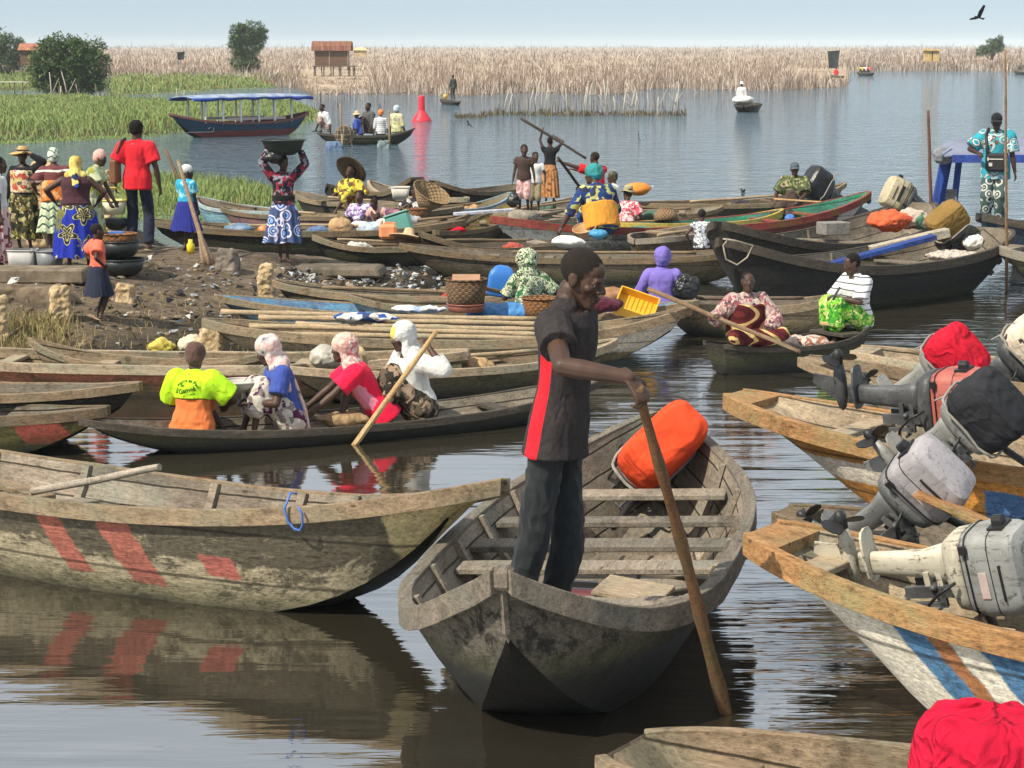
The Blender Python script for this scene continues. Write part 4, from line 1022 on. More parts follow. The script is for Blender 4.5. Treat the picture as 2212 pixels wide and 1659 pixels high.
# ================================================================== OUTBOARD MOTORS
METAL = worn('weathered alloy', (.30, .30, .285), rough=.5, metal=.3)
DMETAL = worn('dark greasy alloy', (.075, .078, .08), (.02, .018, .015), .45, .25)
RUBBER = plain('black plastic', (.015, .015, .016), .5, .4, .2, 9)
def sring(rx, ry, c, z, n=20, e=3.2):
    out = []
    for k in range(n):
        t = 2 * math.pi * k / n; ct, st = math.cos(t), math.sin(t)
        out.append(V((c + math.copysign(abs(ct) ** (2 / e), ct) * rx, math.copysign(abs(st) ** (2 / e), st) * ry, z)))
    return out
def outboard(label, loc, aft, tilt, cowl, leg=METAL, s=1.0, cover=0.0, sx=1.0, roll=0.0, pitch=0.0, group='outboard motors tilted up'):
    """loc = clamp point on the transom; aft = world direction of the propeller; tilt = degrees swung up out of the water"""
    t = thing('outboard_motor', label, 'outboard motor', loc, 0, group)
    t.rotation_euler = (Matrix.Rotation(math.atan2(aft[1], aft[0]), 4, 'Z') @ Matrix.Rotation(R(roll), 4, 'X') @ Matrix.Rotation(-R(tilt), 4, 'Y')).to_euler()
    t.scale = (s * sx, s * (2 - sx), s)
    m = MB()
    c = cover * .02; ee = 4.2 if cover else 4.6
    prof = [(.17, .12, .10, .24), (.245 + c, .17 + c, .06, .27), (.26 + c, .185 + c, .055, .36), (.262 + c, .19 + c, .055, .362), (.255 + c, .185 + c, .055, .53), (.235 + c, .17 + c, .06, .59), (.17 + c, .12 + c, .07, .62), (.16, .11, .07, .622)]
    m.loft([sring(rx, ry, cx, z, 28, ee) for rx, ry, cx, z in prof], 0, True, True)
    if cover:
        q = MB(); q.tube([V((p_.x, p_.y, .285 + .01 * math.sin(i * 2.1))) for i, p_ in enumerate(sring(.272 + c, .196 + c, .055, 0, 28, ee))], .011, 6, closed=True); q.rod((.30 + c, .03, .28), .01, (.33 + c, .05, .16), .007, 6)
        q.build('tie_cord', plain('grey cord', (.30, .28, .25), .9, .1, .2, 30, .5), t)
        o = m.blob('cowl_cover', cowl, t, .010, 2, (.010, 4.5, (1, 1, 2.2)))
    else:
        o = m.build('cowl', cowl, t)
        o.data.set_sharp_from_angle(angle=R(38))
        q = MB()
        for z in (.30, .44): q.loft([sring(.2615, .1895, .0555, zz, 28, 4.6) for zz in (z, z + .006)], 0, False, True)
        q.box((.24, .187, .30), (.05, .02, .045)); q.box((-.08, -.187, .30), (.05, .02, .045)); q.box((.03, .19, .50), (.22, .012, .012)); q.box((.03, -.19, .52), (.22, .012, .012)); q.loft([sring(.05, .035, .33, z, 10) for z in (.44, .50)], 0, False, True)
        q.box((.316, 0, .47), (.02, .16, .09)); q.box((.055, -.19, .42), (.26, .02, .05))
        q.build('air_scoop', RUBBER, o)
        q = MB(); q.box((.02, .1875, .39), (.16, .012, .05)); q.build('label_plate', worn('faded label', (.50, .40, .36), (.22, .06, .05)), o)
        q = MB(); q.box((.0, -.1875, .40), (.12, .012, .045)); q.build('label_plate', worn('faded label', (.50, .40, .36), (.22, .06, .05)), o)
    m = MB(); m.loft([sring(rx, ry, cx, z) for rx, ry, cx, z in ((.16, .10, .09, .12), (.235, .165, .06, .18), (.25, .175, .058, .262))], 0, True, True); m.build('engine_pan', leg, t)
    m = MB(); m.loft([sring(rx, ry, cx, z, 14, 2.6) for rx, ry, cx, z in ((.07, .035, .12, -.46), (.075, .04, .11, -.30), (.085, .06, .10, -.05), (.11, .08, .10, .05), (.13, .09, .10, .14))], 0, True, True)
    for z in (-.02, .06): m.box((.02, 0, z), (.10, .16, .035))
    m.build('leg', leg, t)
    m = MB(); m.loft([sring(.17, .085, .17, -.40, 14), sring(.17, .085, .17, -.385, 14)], 0, False, True); m.build('cavitation_plate', leg, t)
    m = MB(); m.lathe([(0, -.16), (.03, -.13), (.05, -.04), (.05, .10), (.035, .2), (.0, .22)], (.14, 0, -.53), 12, M=Matrix.Rotation(R(90), 3, 'Y'))
    m.add([(.06, -.008, -.57), (.24, -.008, -.57), (.27, -.006, -.74), (.20, -.006, -.76), (.06, .008, -.57), (.24, .008, -.57), (.27, .006, -.74), (.20, .006, -.76)], [(0, 1, 2, 3), (7, 6, 5, 4), (0, 4, 5, 1), (1, 5, 6, 2), (2, 6, 7, 3), (3, 7, 4, 0)])
    m.build('gearcase', leg, t)
    p = MB(); p.lathe([(.0, -.02), (.035, 0), (.04, .08), (.02, .11), (0, .115)], (.345, 0, -.53), 10, M=Matrix.Rotation(R(90), 3, 'Y'))
    po = p.build('propeller', RUBBER, t)
    for k in range(3):
        M = Matrix.Rotation(R(120 * k + 20), 3, 'X'); vs = []
        for j, (rr, w) in enumerate(((.03, .035), (.07, .06), (.11, .065), (.14, .03))):
            for sg in (-1, 1): vs.append(M @ V((.385 + sg * w * .55, sg * w, rr)) - V((0, 0, .53)))
        b = MB(); th = V((.008, 0, 0)); nv = len(vs)
        b.add(vs + [v + th for v in vs], [(2 * j, 2 * j + 1, 2 * j + 3, 2 * j + 2) for j in range(3)] + [(nv + 2 * j + 2, nv + 2 * j + 3, nv + 2 * j + 1, nv + 2 * j) for j in range(3)] + [(0, 2, nv + 2, nv), (2, 4, nv + 4, nv + 2), (4, 6, nv + 6, nv + 4), (1, nv + 1, nv + 3, 3), (3, nv + 3, nv + 5, 5), (5, nv + 5, nv + 7, 7), (6, 7, nv + 7, nv + 6)])
        b.build('blade', RUBBER, po)
    m = MB()
    for sg in (-1, 1):
        m.box((-.05, sg * .075, -.02), (.07, .03, .30)); m.box((-.10, sg * .075, .06), (.10, .03, .04)); m.box((-.13, sg * .075, -.03), (.025, .03, .2))
        m.rod((-.13, sg * .075, -.05), .012, (-.22, sg * .075, -.05), .012, 8); m.rod((-.22, sg * .075 - .04, -.05), .01, (-.22, sg * .075 + .04, -.05), .01, 6)
    m.rod((-.02, -.10, .02), .022, (-.02, .10, .02), .022, 8)
    m.build('clamp_bracket', DMETAL, t)
    m = MB(); m.rod((-.1, -.10, .16), .022, (-.28, -.14, .20), .02, 8); m.rod((-.28, -.14, .20), .028, (-.46, -.18, .23), .026, 10)
    m.build('tiller_handle', RUBBER, t)
    m = MB(); m.tube([(.05, .2, .22), (.0, .25, .12), (-.1, .16, .0), (-.3, .1, -.1)], .010, 6)
    m.tube([(.12, -.19, .2), (.05, -.24, .1), (-.06, -.17, -.02), (-.14, -.1, -.12)], .012, 6); m.build('fuel_hose', RUBBER, t)
    return t
RED_TOWEL = canvas('red towelling', (.50, .010, .028), 1.3, 6.0)
def dirof(b): v = b.M.to_3x3() @ V((1, 0, 0)); return v
MOT = []

# ================================================================== PEOPLE
def ik(a, b, l1, l2, hint):
    d = b - a; L = max(1e-4, min(d.length, (l1 + l2) * .999)); u = d.normalized()
    h = V(hint); h = h - u * h.dot(u)
    if h.length < 1e-4: h = V((0, -1, 0)) - u * u.y * -1
    h.normalize()
    x = (l1 * l1 - l2 * l2 + L * L) / (2 * L)
    y = math.sqrt(max(0, l1 * l1 - x * x))
    return a + u * x + h * y, a + u * L
TOR = [(-.09, .10, .085), (-.03, .155, .112), (.05, .160, .118), (.16, .135, .098), (.26, .140, .102), (.36, .160, .112), (.43, .172, .100), (.475, .135, .078), (.51, .068, .06)]
class Man: pass
def hand(m, w, d, n, side, curl, k, thumb=1.0, spread=.3, fr=.0088):
    """palm, four fingers of different length bent at three joints, thumb from the side of the palm"""
    d = d.normalized(); n = (n - d * n.dot(d)).normalized(); a = d.cross(n) * side
    m.rod(w - d * .02 * k, .026 * k, w + d * .072 * k, .040 * k, 12, .42, a)
    for i, ln in enumerate((.072, .080, .075, .058)):
        o = (.030 - i * .020)
        b = w + d * (.082 - .004 * abs(i - 1.3)) * k + a * o * k
        dd = (d + a * (o * spread * 6)).normalized(); r = (fr - .0008 * (i == 3)) * k
        ang = 0
        for j, f in enumerate((.45, .30, .25)):
            ang += curl * (1.0 if j else .8)
            q = dd * math.cos(ang) + n * math.sin(ang)
            e = b + q * ln * f * k
            m.rod(b, r * (1.1 - .1 * j), e, r * (1.0 - .1 * j), 8); b = e
    b = w + d * .022 * k + a * .030 * k
    t1 = b + (d * .6 + a * .75 + n * .35 * thumb).normalized() * .038 * k
    t2 = t1 + (d * .8 + a * (.35 - .5 * thumb) + n * .55 * thumb).normalized() * .034 * k
    m.rod(b, .013 * k, t1, .0105 * k, 8); m.rod(t1, .0105 * k, t2, .0085 * k, 8)

def person(label, base, head_px=None, face=(0, -1), h=1.65, pel=None, lean=0, side=0, twist=0, head=(0, 0, 0), lh=None, rh=None, le=(-.6, -.5, -.5), re=(.6, -.5, -.5),
           lf=None, rf=None, lk=(0, 1, .2), rk=(0, 1, .2), w=1.0, wear=(), hair='short', curl=(.45, .45), tone=1.0, group=None, hx=None, fist=(0, 0), child=False, hdir=None, hnorm=None, near=None, eyes=True, bust=0, hsc=1.0, neck=0.0):
    """base = where the feet (or the seat) rest; face = heading in plan; every length below is for a 1.70 m body"""
    base = V(base)
    rz = math.atan2(face[1], face[0]) - math.pi / 2
    t = thing('person', label, 'person', base, rz, group)
    k = h / 1.70
    dist = base.y
    vx = max(.0048, min(.017, dist * .00046)) if near is None else near
    S = lambda p: V(p) * k
    pe = V(pel) if pel else V((0, 0, .92))
    Rm = Matrix.Rotation(R(twist), 3, 'Z') @ Matrix.Rotation(R(-lean), 3, 'X') @ Matrix.Rotation(R(side), 3, 'Y')
    up = Rm @ V((0, 0, 1)); sx = Rm @ V((1, 0, 0)); fw = Rm @ V((0, 1, 0))
    hs = (1.18 if child else 1.0) * hsc
    tl = .92 if child else 1.0
    nb = pe + up * .50 * tl
    shl = pe + up * .435 * tl - sx * .168 * w ** .5; shr = pe + up * .435 * tl + sx * .168 * w ** .5
    yaw, pitch, roll = head
    Hm = Rm @ Matrix.Rotation(R(-yaw), 3, 'Z') @ Matrix.Rotation(R(lean * .75 - pitch), 3, 'X') @ Matrix.Rotation(R(roll), 3, 'Y')
    hc = nb + up * (.052 + neck) + Hm @ V((0, .028, .105 * hs))
    # ---- arms
    lt = V(lh) if lh else pe + V((-.27 * w ** .5, .05, -.10)); rt = V(rh) if rh else pe + V((.27 * w ** .5, .05, -.10))
    lel, lw = ik(shl, lt, .285, .255, le); rel, rw = ik(shr, rt, .285, .255, re)
    hipl = pe + V((-.088 * w ** .5, 0, -.03)); hipr = pe + V((.088 * w ** .5, 0, -.03))
    la = V(lf) if lf else V((-.10, 0, .075)); ra = V(rf) if rf else V((.10, 0, .075))
    lkn, la = ik(hipl, la, .43, .42, lk); rkn, ra = ik(hipr, ra, .43, .42, rk)
    p = Man(); p.t = t; p.k = k; p.hc = S(hc); p.Hm = Hm; p.nb = S(nb); p.pe = S(pe); p.shl, p.shr = S(shl), S(shr); p.lw, p.rw = S(lw), S(rw); p.vx = vx
    p.up, p.sx, p.fw = up, sx, fw; p.lel, p.rel = S(lel), S(rel); p.M = Matrix.Translation(base) @ Matrix.Rotation(rz, 4, 'Z')
    p.lkn, p.rkn, p.la, p.ra, p.hipl, p.hipr = S(lkn), S(rkn), S(la), S(ra), S(hipl), S(hipr)
    def torso(m, grow=0.0, t0=-.09, t1=.52, ext=None, sc=1.0, hem=0.0):
        rings = []
        prof = [q for q in TOR if t0 <= q[0] <= t1]
        if ext is not None: prof = [(ext, prof[0][1] + hem, prof[0][2] + hem * .6)] + [(prof[0][0], prof[0][1] + hem * .6, prof[0][2] + hem * .3)] + prof[1:]
        for z, a, b in prof:
            a_ = (a * w ** (1.1 if z < .4 else .6) + grow) * sc; b_ = (b * w ** (1.3 if z < .4 else .6) + grow) * sc
            c = pe + up * z * tl + fw * (.012 * math.sin(max(0, z) * 6))
            rings.append([S(c + sx * math.cos(q * .5236 / 2) * a_ + fw * math.sin(q * .5236 / 2) * b_) for q in range(24)])
        m.loft(rings, 0, True, True)
        if bust and t1 > .3:
            for sg in (-1, 1): m.ball(S(pe + up * .34 * tl + sx * sg * .075 + fw * (.075 + grow)), .068 * k * bust)
    def arm(m, sh, el, wr_, g=0.0, f=2.0, cut=False):
        lw_ = w ** .5
        if f >= 1:
            m.rod(S(sh), (.050 * lw_ + g) * k, S(el), (.038 * lw_ + g) * k)
            if f > 1:
                e = el.lerp(wr_, min(1, f - 1)); mid = el.lerp(e, .3)
                m.rod(S(el), (.038 * lw_ + g) * k, S(mid), (.040 * lw_ + g) * k); m.rod(S(mid), (.040 * lw_ + g) * k, S(e), (.026 + (.014 * (2 - min(2, f))) + g) * k, cut1=cut)
        else:
            e = sh.lerp(el, f); m.rod(S(sh), (.052 * lw_ + g) * k, S(e), (.046 * lw_ + g * 1.25) * k, cut1=cut)
    def leg(m, hp, kn, an, g=0.0, f=2.0, cut=False, flare=0, hipk=1.0):
        lw_ = w ** .6
        f1 = min(1, f)
        m.rod(S(hp), (.088 * lw_ * hipk + g) * k, S(hp.lerp(kn, f1)), (.088 * lw_ - .030 * f1 + g + flare * (f <= 1)) * k, cut1=cut and f <= 1)
        if f > 1:
            e = kn.lerp(an, min(1, f - 1)); c = kn.lerp(e, .3)
            m.rod(S(kn), (.056 * lw_ + g) * k, S(c), (.057 * lw_ + g) * k); m.rod(S(c), (.057 * lw_ + g) * k, S(e), (.036 + .014 * (2 - min(2, f)) + g + flare) * k, cut1=cut)
    # ---- the body: one skin
    m = MB()
    torso(m, -.004)
    m.rod(S(shl), .05 * k, S(shr), .05 * k)
    m.rod(S(nb - up * .03), .060 * k, S(hc + Hm @ V((0, -.03, -.07))), .050 * k)
    m.rod(S(nb - up * .045 - sx * .09), .035 * k, S(nb + up * .03), .045 * k); m.rod(S(nb - up * .045 + sx * .09), .035 * k, S(nb + up * .03), .045 * k)
    arm(m, shl, lel, lw); arm(m, shr, rel, rw)
    dressed = any(q_[0] in ('pants', 'lap', 'skirt') for q_ in wear)
    hk_ = .66 if any(q_[0] == 'pants' for q_ in wear) else 1.0
    leg(m, hipl, lkn, la, -.010 * dressed, hipk=hk_); leg(m, hipr, rkn, ra, -.010 * dressed, hipk=hk_)
    HS = lambda q: S(hc + Hm @ (V(q) * hs))
    def he(c, r): m.ball(HS(c), tuple(x * k * hs for x in r), Hm, 16)
    he((0, -.016, .036), (.073, .093, .082)); he((0, .029, -.006), (.061, .062, .086)); he((0, .040, .045), (.052, .046, .045))
    def hr(a, ra_, b, rb, **q): m.rod(HS(a), ra_ * k * hs, HS(b), rb * k * hs, **q)
    hr((0, .0, -.055), .054, (0, .058, -.089), .034); he((0, .062, -.064), (.034, .028, .03)); he((0, .026, -.062), (.053, .046, .046)); hr((0, -.01, -.085), .046, (0, .05, -.095), .03)
    for sg in (-1, 1):
        hr((sg * .050, -.002, -.045), .017, (sg * .02, .066, -.099), .016)
        he((sg * .043, .056, -.018), (.021, .022, .018))
        he((sg * .0745, -.006, -.006), (.010, .021, .032)); he((sg * .080, -.014, .006), (.006, .016, .022))
        he((sg * .0165, .094, -.0265), (.0115, .012, .0095))
    hr((-.034, .079, .023), .0105, (.034, .079, .023), .0105)
    for sg in (-1, 1): hr((sg * .020, .0795, .0125), .0055, (sg * .043, .074, .0105), .005); hr((sg * .022, .078, -.006), .005, (sg * .042, .073, -.006), .005)
    hr((0, .086, .014), .0095, (0, .107, -.021), .0135)
    he((0, .0905, -.0555), (.025, .0135, .0085)); he((0, .088, -.0705), (.022, .0135, .0095)); he((0, .078, -.103), (.021, .018, .018))
    # hands
    for i, (wr_, el, sg) in enumerate(((lw, lel, -1), (rw, rel, 1))):
        d = (wr_ - el).normalized()
        nrm = V((-sg * .9, .3, 0)) if d.z < -.5 else V((0, 0, -1)) + V((-sg * .3, 0, 0))
        if hdir and hdir[i]: d = V(hdir[i])
        if hnorm and hnorm[i]: nrm = V(hnorm[i])
        hand(m, S(wr_), d, nrm, sg, curl[i], k)
    for an, kn, sg in ((la, lkn, -1), (ra, rkn, 1)):
        dn = (an - kn).normalized(); f_ = V((0, 1, 0)) if dn.z < -.35 else (V((0, .5, 0)) - dn * .2 + V((0, 0, .4))).normalized()
        f_ = (f_ + V((sg * .2, 0, 0))).normalized()
        hl = an + V((0, -.02, -.04)) - f_ * .03; to = hl + f_ * .19 - V((0, 0, .012))
        m.rod(S(hl), .034 * k, S(to - f_ * .05), .038 * k, flat=.62, side=V((1, 0, 0))); m.rod(S(to - f_ * .06), .036 * k, S(to), .026 * k, flat=.5, side=V((1, 0, 0)))
        m.rod(S(an), .036 * k, S(hl + f_ * .07), .030 * k)
    tn = (0.060 * tone, 0.031 * tone, 0.0195 * tone)
    p.body = m.blob('body', skin(tn), t, vx, 2 if vx > .008 else 3)
    if eyes and dist < 34:
        for sg in (-1, 1):
            e = MB(); e.ball(HS((sg * .031, .0715, .0035)), .0115 * k * hs, Hm, 10)
            iris = (HS((sg * .031 + .002 * sg, .0790, .003)) , )
            eo = e.build('eye', plain('eye white', (.42, .38, .33), .25, .5, .05, 3, 0), t)
            e = MB(); e.ball(iris[0], .0062 * k * hs, Hm, 8); e.build('iris', plain('dark iris', (.012, .008, .006), .2, .5, 0, 3, 0), eo)
    # ---- hair
    HAIR = plain('black hair', (.013, .011, .010), .9, .2, .3, 60, .9)
    if hair in ('short', 'crop', 'afro', 'bun', 'braids'):
        g = {'short': .006, 'crop': .0012, 'afro': .02, 'bun': .004, 'braids': .012}[hair]
        m = MB(); c = (0, -.0255, .0425)
        m.ball(HS(c), tuple(x * k * hs for x in (.0725 + g, .0885 + g, .0785 + g)), Hm, 18)
        m.ball(HS((0, -.048, .0)), tuple(x * k * hs for x in (.064 + g, .060 + g, .06)), Hm, 14)
        if hair == 'crop':
            q_ = MB(); q_.ball((0, -.016, .036), (.0755, .0955, .0845), None, 30)
            keep = []
            for f_ in q_.f:
                cx_ = sum((V(q_.v[i]) for i in f_), V()) / len(f_)
                if cx_.z > -.045 and (cx_.y < .054 if cx_.z > .074 else cx_.y < .6 * cx_.z + .004): keep.append(f_)
            m = MB(); m.add([HS(v) for v in q_.v], keep, 0, True)
            m.build('hair', plain('cropped hair', (.020, .015, .012), .85, .2, .3, 90, .6), t, recalc=False)
        if hair == 'bun': m.ball(HS((0, -.12, .06)), .035 * k)
        if hair == 'braids':
            for q in range(7): m.ball(HS((.06 * math.cos(q), -.05 + .06 * math.sin(q * 1.7), .11)), .028 * k)
        if hair != 'crop': m.blob('hair', HAIR, t, max(.005, vx * .7), 1, ((.0004 if hair == 'crop' else .004) * k, 60))
    p.S, p.HS = S, HS
    # ---- clothes
    for it in wear:
        kind, mat = it[0], it[1]; a = it[2] if len(it) > 2 else {}
        m = MB(); lo = a.get('loose', .016); nz = a.get('nz', .010)
        vxx = max(vx, .007)
        if kind == 'shirt':
            sl = a.get('sleeve', .62); ln = a.get('len', -.10)
            torso(m, lo, -.03 if ln < -.03 else ln, .476, ln if ln < -.03 else None, hem=a.get('hem', .012))
            if sl:
                m.rod(S(shl), (.052 + lo) * k, S(shr), (.052 + lo) * k)
                for sh, el, wr_ in ((shl, lel, lw), (shr, rel, rw)): arm(m, sh, el, wr_, lo + a.get('sg', .006), sl, True)
                m.rod(S(nb - up * .05 - sx * .10), (.045 + lo * .5) * k, S(nb + up * .0), (.05 + lo * .5) * k); m.rod(S(nb - up * .05 + sx * .10), (.045 + lo * .5) * k, S(nb + up * .0), (.05 + lo * .5) * k)
            else:
                m.rod(S(shl.lerp(shr, .22)), (.036 + lo) * k, S(shl.lerp(shr, .22) + up * .01), (.036 + lo) * k); m.rod(S(shl.lerp(shr, .78)), (.036 + lo) * k, S(shl.lerp(shr, .78) + up * .01), (.036 + lo) * k)
            m.blob(a.get('name', 'shirt'), mat, t, vxx, 2, (nz * k, 6.5, (1, 1, .5)))
        elif kind == 'pants':
            torso(m, lo * .4 - .008, -.09, .05); f = a.get('len', 1.95)
            for hp, kn, an in ((hipl, lkn, la), (hipr, rkn, ra)): leg(m, hp, kn, an, lo, f, True, a.get('flare', .006), .70)
            m.blob(a.get('name', 'trousers'), mat, t, vxx, 2, (nz * k, 7.0, (1, 1, .8)))
        elif kind == 'skirt':                       # hanging skirt of a standing figure
            hem = a.get('hem', .30); fl = a.get('flare', .06); top = a.get('top', .10); pl = a.get('pleat', .02); npl = a.get('n', 14)
            tp = pe + up * top; mid = (la + ra) / 2; rings = []; NR = 18; NK = 64
            ph = rnd.random() * 6
            cx = abs(la.x - ra.x) / 2; cy = abs(la.y - ra.y) / 2
            for i in range(NR + 1):
                f = i / NR; z = tp.z + (hem - tp.z) * f
                q = max(0, (tp.z - z)) / max(.05, tp.z - mid.z)
                c = tp.lerp(mid, min(1, q)); hipf = sstep(0, .22, f)
                ax = (.128 + .046 * hipf) * w ** 1.1 + lo + fl * f ** 1.3 + cx * .35 * f; ay = (.098 + .036 * hipf) * w ** 1.2 + lo + fl * .9 * f ** 1.3 + cy * .5 * f
                rr = []
                for j in range(NK):
                    th = 2 * math.pi * j / NK
                    wv = 1 + (pl * (f ** .7) * math.sin(npl * th + ph + math.sin(th * 2 + ph) * 1.2) + pl * .8 * f * math.sin(3 * th + ph + f * 2)) / .16
                    rr.append(S(V((c.x + math.cos(th) * ax * wv, c.y + math.sin(th) * ay * wv, z + .012 * f * math.sin(5 * th + ph)))))
                rings.append(rr)
            rings += [[S(V(c) / k * 1.0) for c in r] for r in []]
            inner = [[p_ + (S(V((0, 0, p_.z / k))) - p_) * .0 for p_ in r] for r in rings[::-1]]
            m.loft(rings, 0, True, False)
            ins = [[V((q.x + (sum(s_.x for s_ in r) / len(r) - q.x) * .05, q.y + (sum(s_.y for s_ in r) / len(r) - q.y) * .05, q.z)) for q in r] for r in rings[::-1]]
            m.loft([rings[-1]] + ins, 0, True, False)
            m.build(a.get('name', 'skirt'), mat, t, recalc=False)
        elif kind == 'lap':                         # cloth over the thighs and knees of a seated figure
            f = a.get('len', 1.35)
            torso(m, lo, -.09, a.get('top', .05))
            g = a.get('g', .028)
            for hp, kn, an in ((hipl, lkn, la), (hipr, rkn, ra)): leg(m, hp, kn, an, g, f, True, .015)
            for q in (0, .35, .7, 1.0):
                m.rod(S(hipl.lerp(lkn, q)), (.085 - .03 * q + g * .7) * k, S(hipr.lerp(rkn, q)), (.085 - .03 * q + g * .7) * k)
            if f > 1:
                for q in (.3, .65, 1.0):
                    qq = q * (f - 1); m.rod(S(lkn.lerp(la, qq)), (.05 + g * .6) * k, S(rkn.lerp(ra, qq)), (.05 + g * .6) * k)
            m.blob(a.get('name', 'skirt'), mat, t, max(vxx, .008), 2, (nz * 1.6 * k, 6.0))
        elif kind == 'scarf':                       # head cloth; drape = falls over neck and shoulders
            g = a.get('g', .016); fo_ = a.get('off', 0)
            m.ball(HS((0, -.022 + fo_, .042)), tuple(x * k * hs for x in (.076 + g, .096 + g, .083 + g)), Hm, 18)
            m.ball(HS((0, -.05, -.01)), tuple(x * k * hs for x in (.068 + g, .064 + g, .08)), Hm, 14)
            if a.get('knot'): m.ball(HS(a['knot']), tuple(x * k for x in a.get('kr', (.05, .04, .035))), Hm, 12)
            if a.get('drape'):
                m.rod(HS((0, -.04, -.02)), .078 * k, S(nb - fw * .035 + up * .0), .095 * k)
                m.rod(S(nb - sx * .10 - fw * .02), .07 * k, S(nb + sx * .10 - fw * .02), .07 * k)
                for sg in (-1, 1):
                    m.rod(HS((sg * .055, .0, .0)), .033 * k, S(nb + sx * sg * .07 + fw * .05), .04 * k)
                for q in a.get('fall', ()):
                    pts = [V(z) for z in q]
                    for u, v_ in zip(pts, pts[1:]): m.rod(S(u), .05 * k, S(v_), .055 * k, flat=.45, side=V((1, 0, 0)))
            m.blob(a.get('name', 'head_scarf'), mat, t, max(vx, .006), 2, (.009 * k, 16))
        elif kind == 'hat':
            br = a.get('brim', .19); c = HS((0, -.015, .075))
            ti = Hm @ Matrix.Rotation(R(a.get('tilt', 0)), 3, 'X') @ Matrix.Rotation(R(a.get('roll', 0)), 3, 'Y')
            hgt = a.get('crown', .10)
            prof = [(.088, -.012), (br * .6, -.010), (br, -.03 - a.get('droop', .02)), (br * 1.005, -.022 - a.get('droop', .02)), (br * .6, .0), (.096, .004), (.092, hgt * .6), (.075, hgt * .95), (.03, hgt), (.0, hgt)]
            m.lathe([(r_ * k, z * k) for r_, z in prof], c, 32, M=ti)
            amp = .012 * k
            m.v = [tuple(V(v) + ti @ V((0, 0, amp * math.sin(3 * math.atan2(v[1] - c.y, v[0] - c.x) + 1) * min(1, ((V(v) - c).length / (br * k)) ** 2)))) for v in m.v]
            ho = m.build(a.get('name', 'hat'), mat, t)
            if a.get('band'):
                m = MB(); m.lathe([((.099) * k, .004 * k), (.1 * k, .03 * k), (.096 * k, .033 * k)], c, 28, M=ti); m.build('hat_band', a['band'], ho)
        elif kind == 'cap':
            g = .012
            m.ball(HS((0, -.014, .045)), tuple(x * k * hs for x in (.074 + g, .096 + g, .080 + g)), Hm, 18)
            m.blob(a.get('name', 'cap'), mat, t, max(vx, .006), 1)
            m = MB(); yw = Matrix.Rotation(R(a.get('yaw', 0)), 3, 'Z'); vs = []
            for th_ in (0, -.006):
                for j in range(4):
                    for i in range(9):
                        an = R(-62 + 124 * i / 8); rr_ = .086 + .070 * j / 3 * math.cos(an) ** .4
                        q = yw @ V((math.sin(an) * (.080 + .012 * j / 3), math.cos(an) * rr_ + .005, .045 - .014 * (j / 3) - .020 * math.sin(an) ** 2 + th_)); vs.append(HS(q))
            fs = [(j * 9 + i, j * 9 + i + 1, j * 9 + i + 10, j * 9 + i + 9) for j in range(3) for i in range(8)]
            m.add(vs, fs + [tuple(36 + x for x in f_[::-1]) for f_ in fs] + [(27 + i, 28 + i, 64 + i, 63 + i) for i in range(8)])
            m.build('cap_peak', a.get('peak', mat), t)
        elif kind == 'band':                        # wrap round the hips or chest
            rings = []
            for z in (a.get('z0', -.02), a.get('z0', -.02) * .5 + a.get('z1', .2) * .5, a.get('z1', .2)):
                c = pe + up * z
                rings.append([S(c + sx * math.cos(q * .2618) * (.165 * w ** 1.1 + lo + .012) + fw * math.sin(q * .2618) * (.125 * w ** 1.3 + lo + .016)) for q in range(24)])
            m.loft(rings, 0, True, True); m.blob(a.get('name', 'waist_wrap'), mat, t, vxx, 2, (nz * 1.4 * k, 7, (1, 1, .3)))
        elif kind == 'sandal':
            for an, sg in ((la, -1), (ra, 1)):
                f_ = V((sg * .2, 1, 0)).normalized(); b_ = an + V((0, -.02, -.066))
                m.rod(S(b_ - f_ * .045), .042 * k, S(b_ + f_ * .175), .045 * k, flat=.28, side=V((1, 0, 0)))
            m.build('sandals', mat, t)
    return p

# cloth colours
RED_T = cloth('red cotton', (.60, .018, .030)); NAVY = cloth('navy cotton', (.020, .024, .045)); DKJ = cloth('dark denim', (.023, .026, .028), .35)
CHAR = cloth('charcoal knit', (.030, .026, .026), .3)

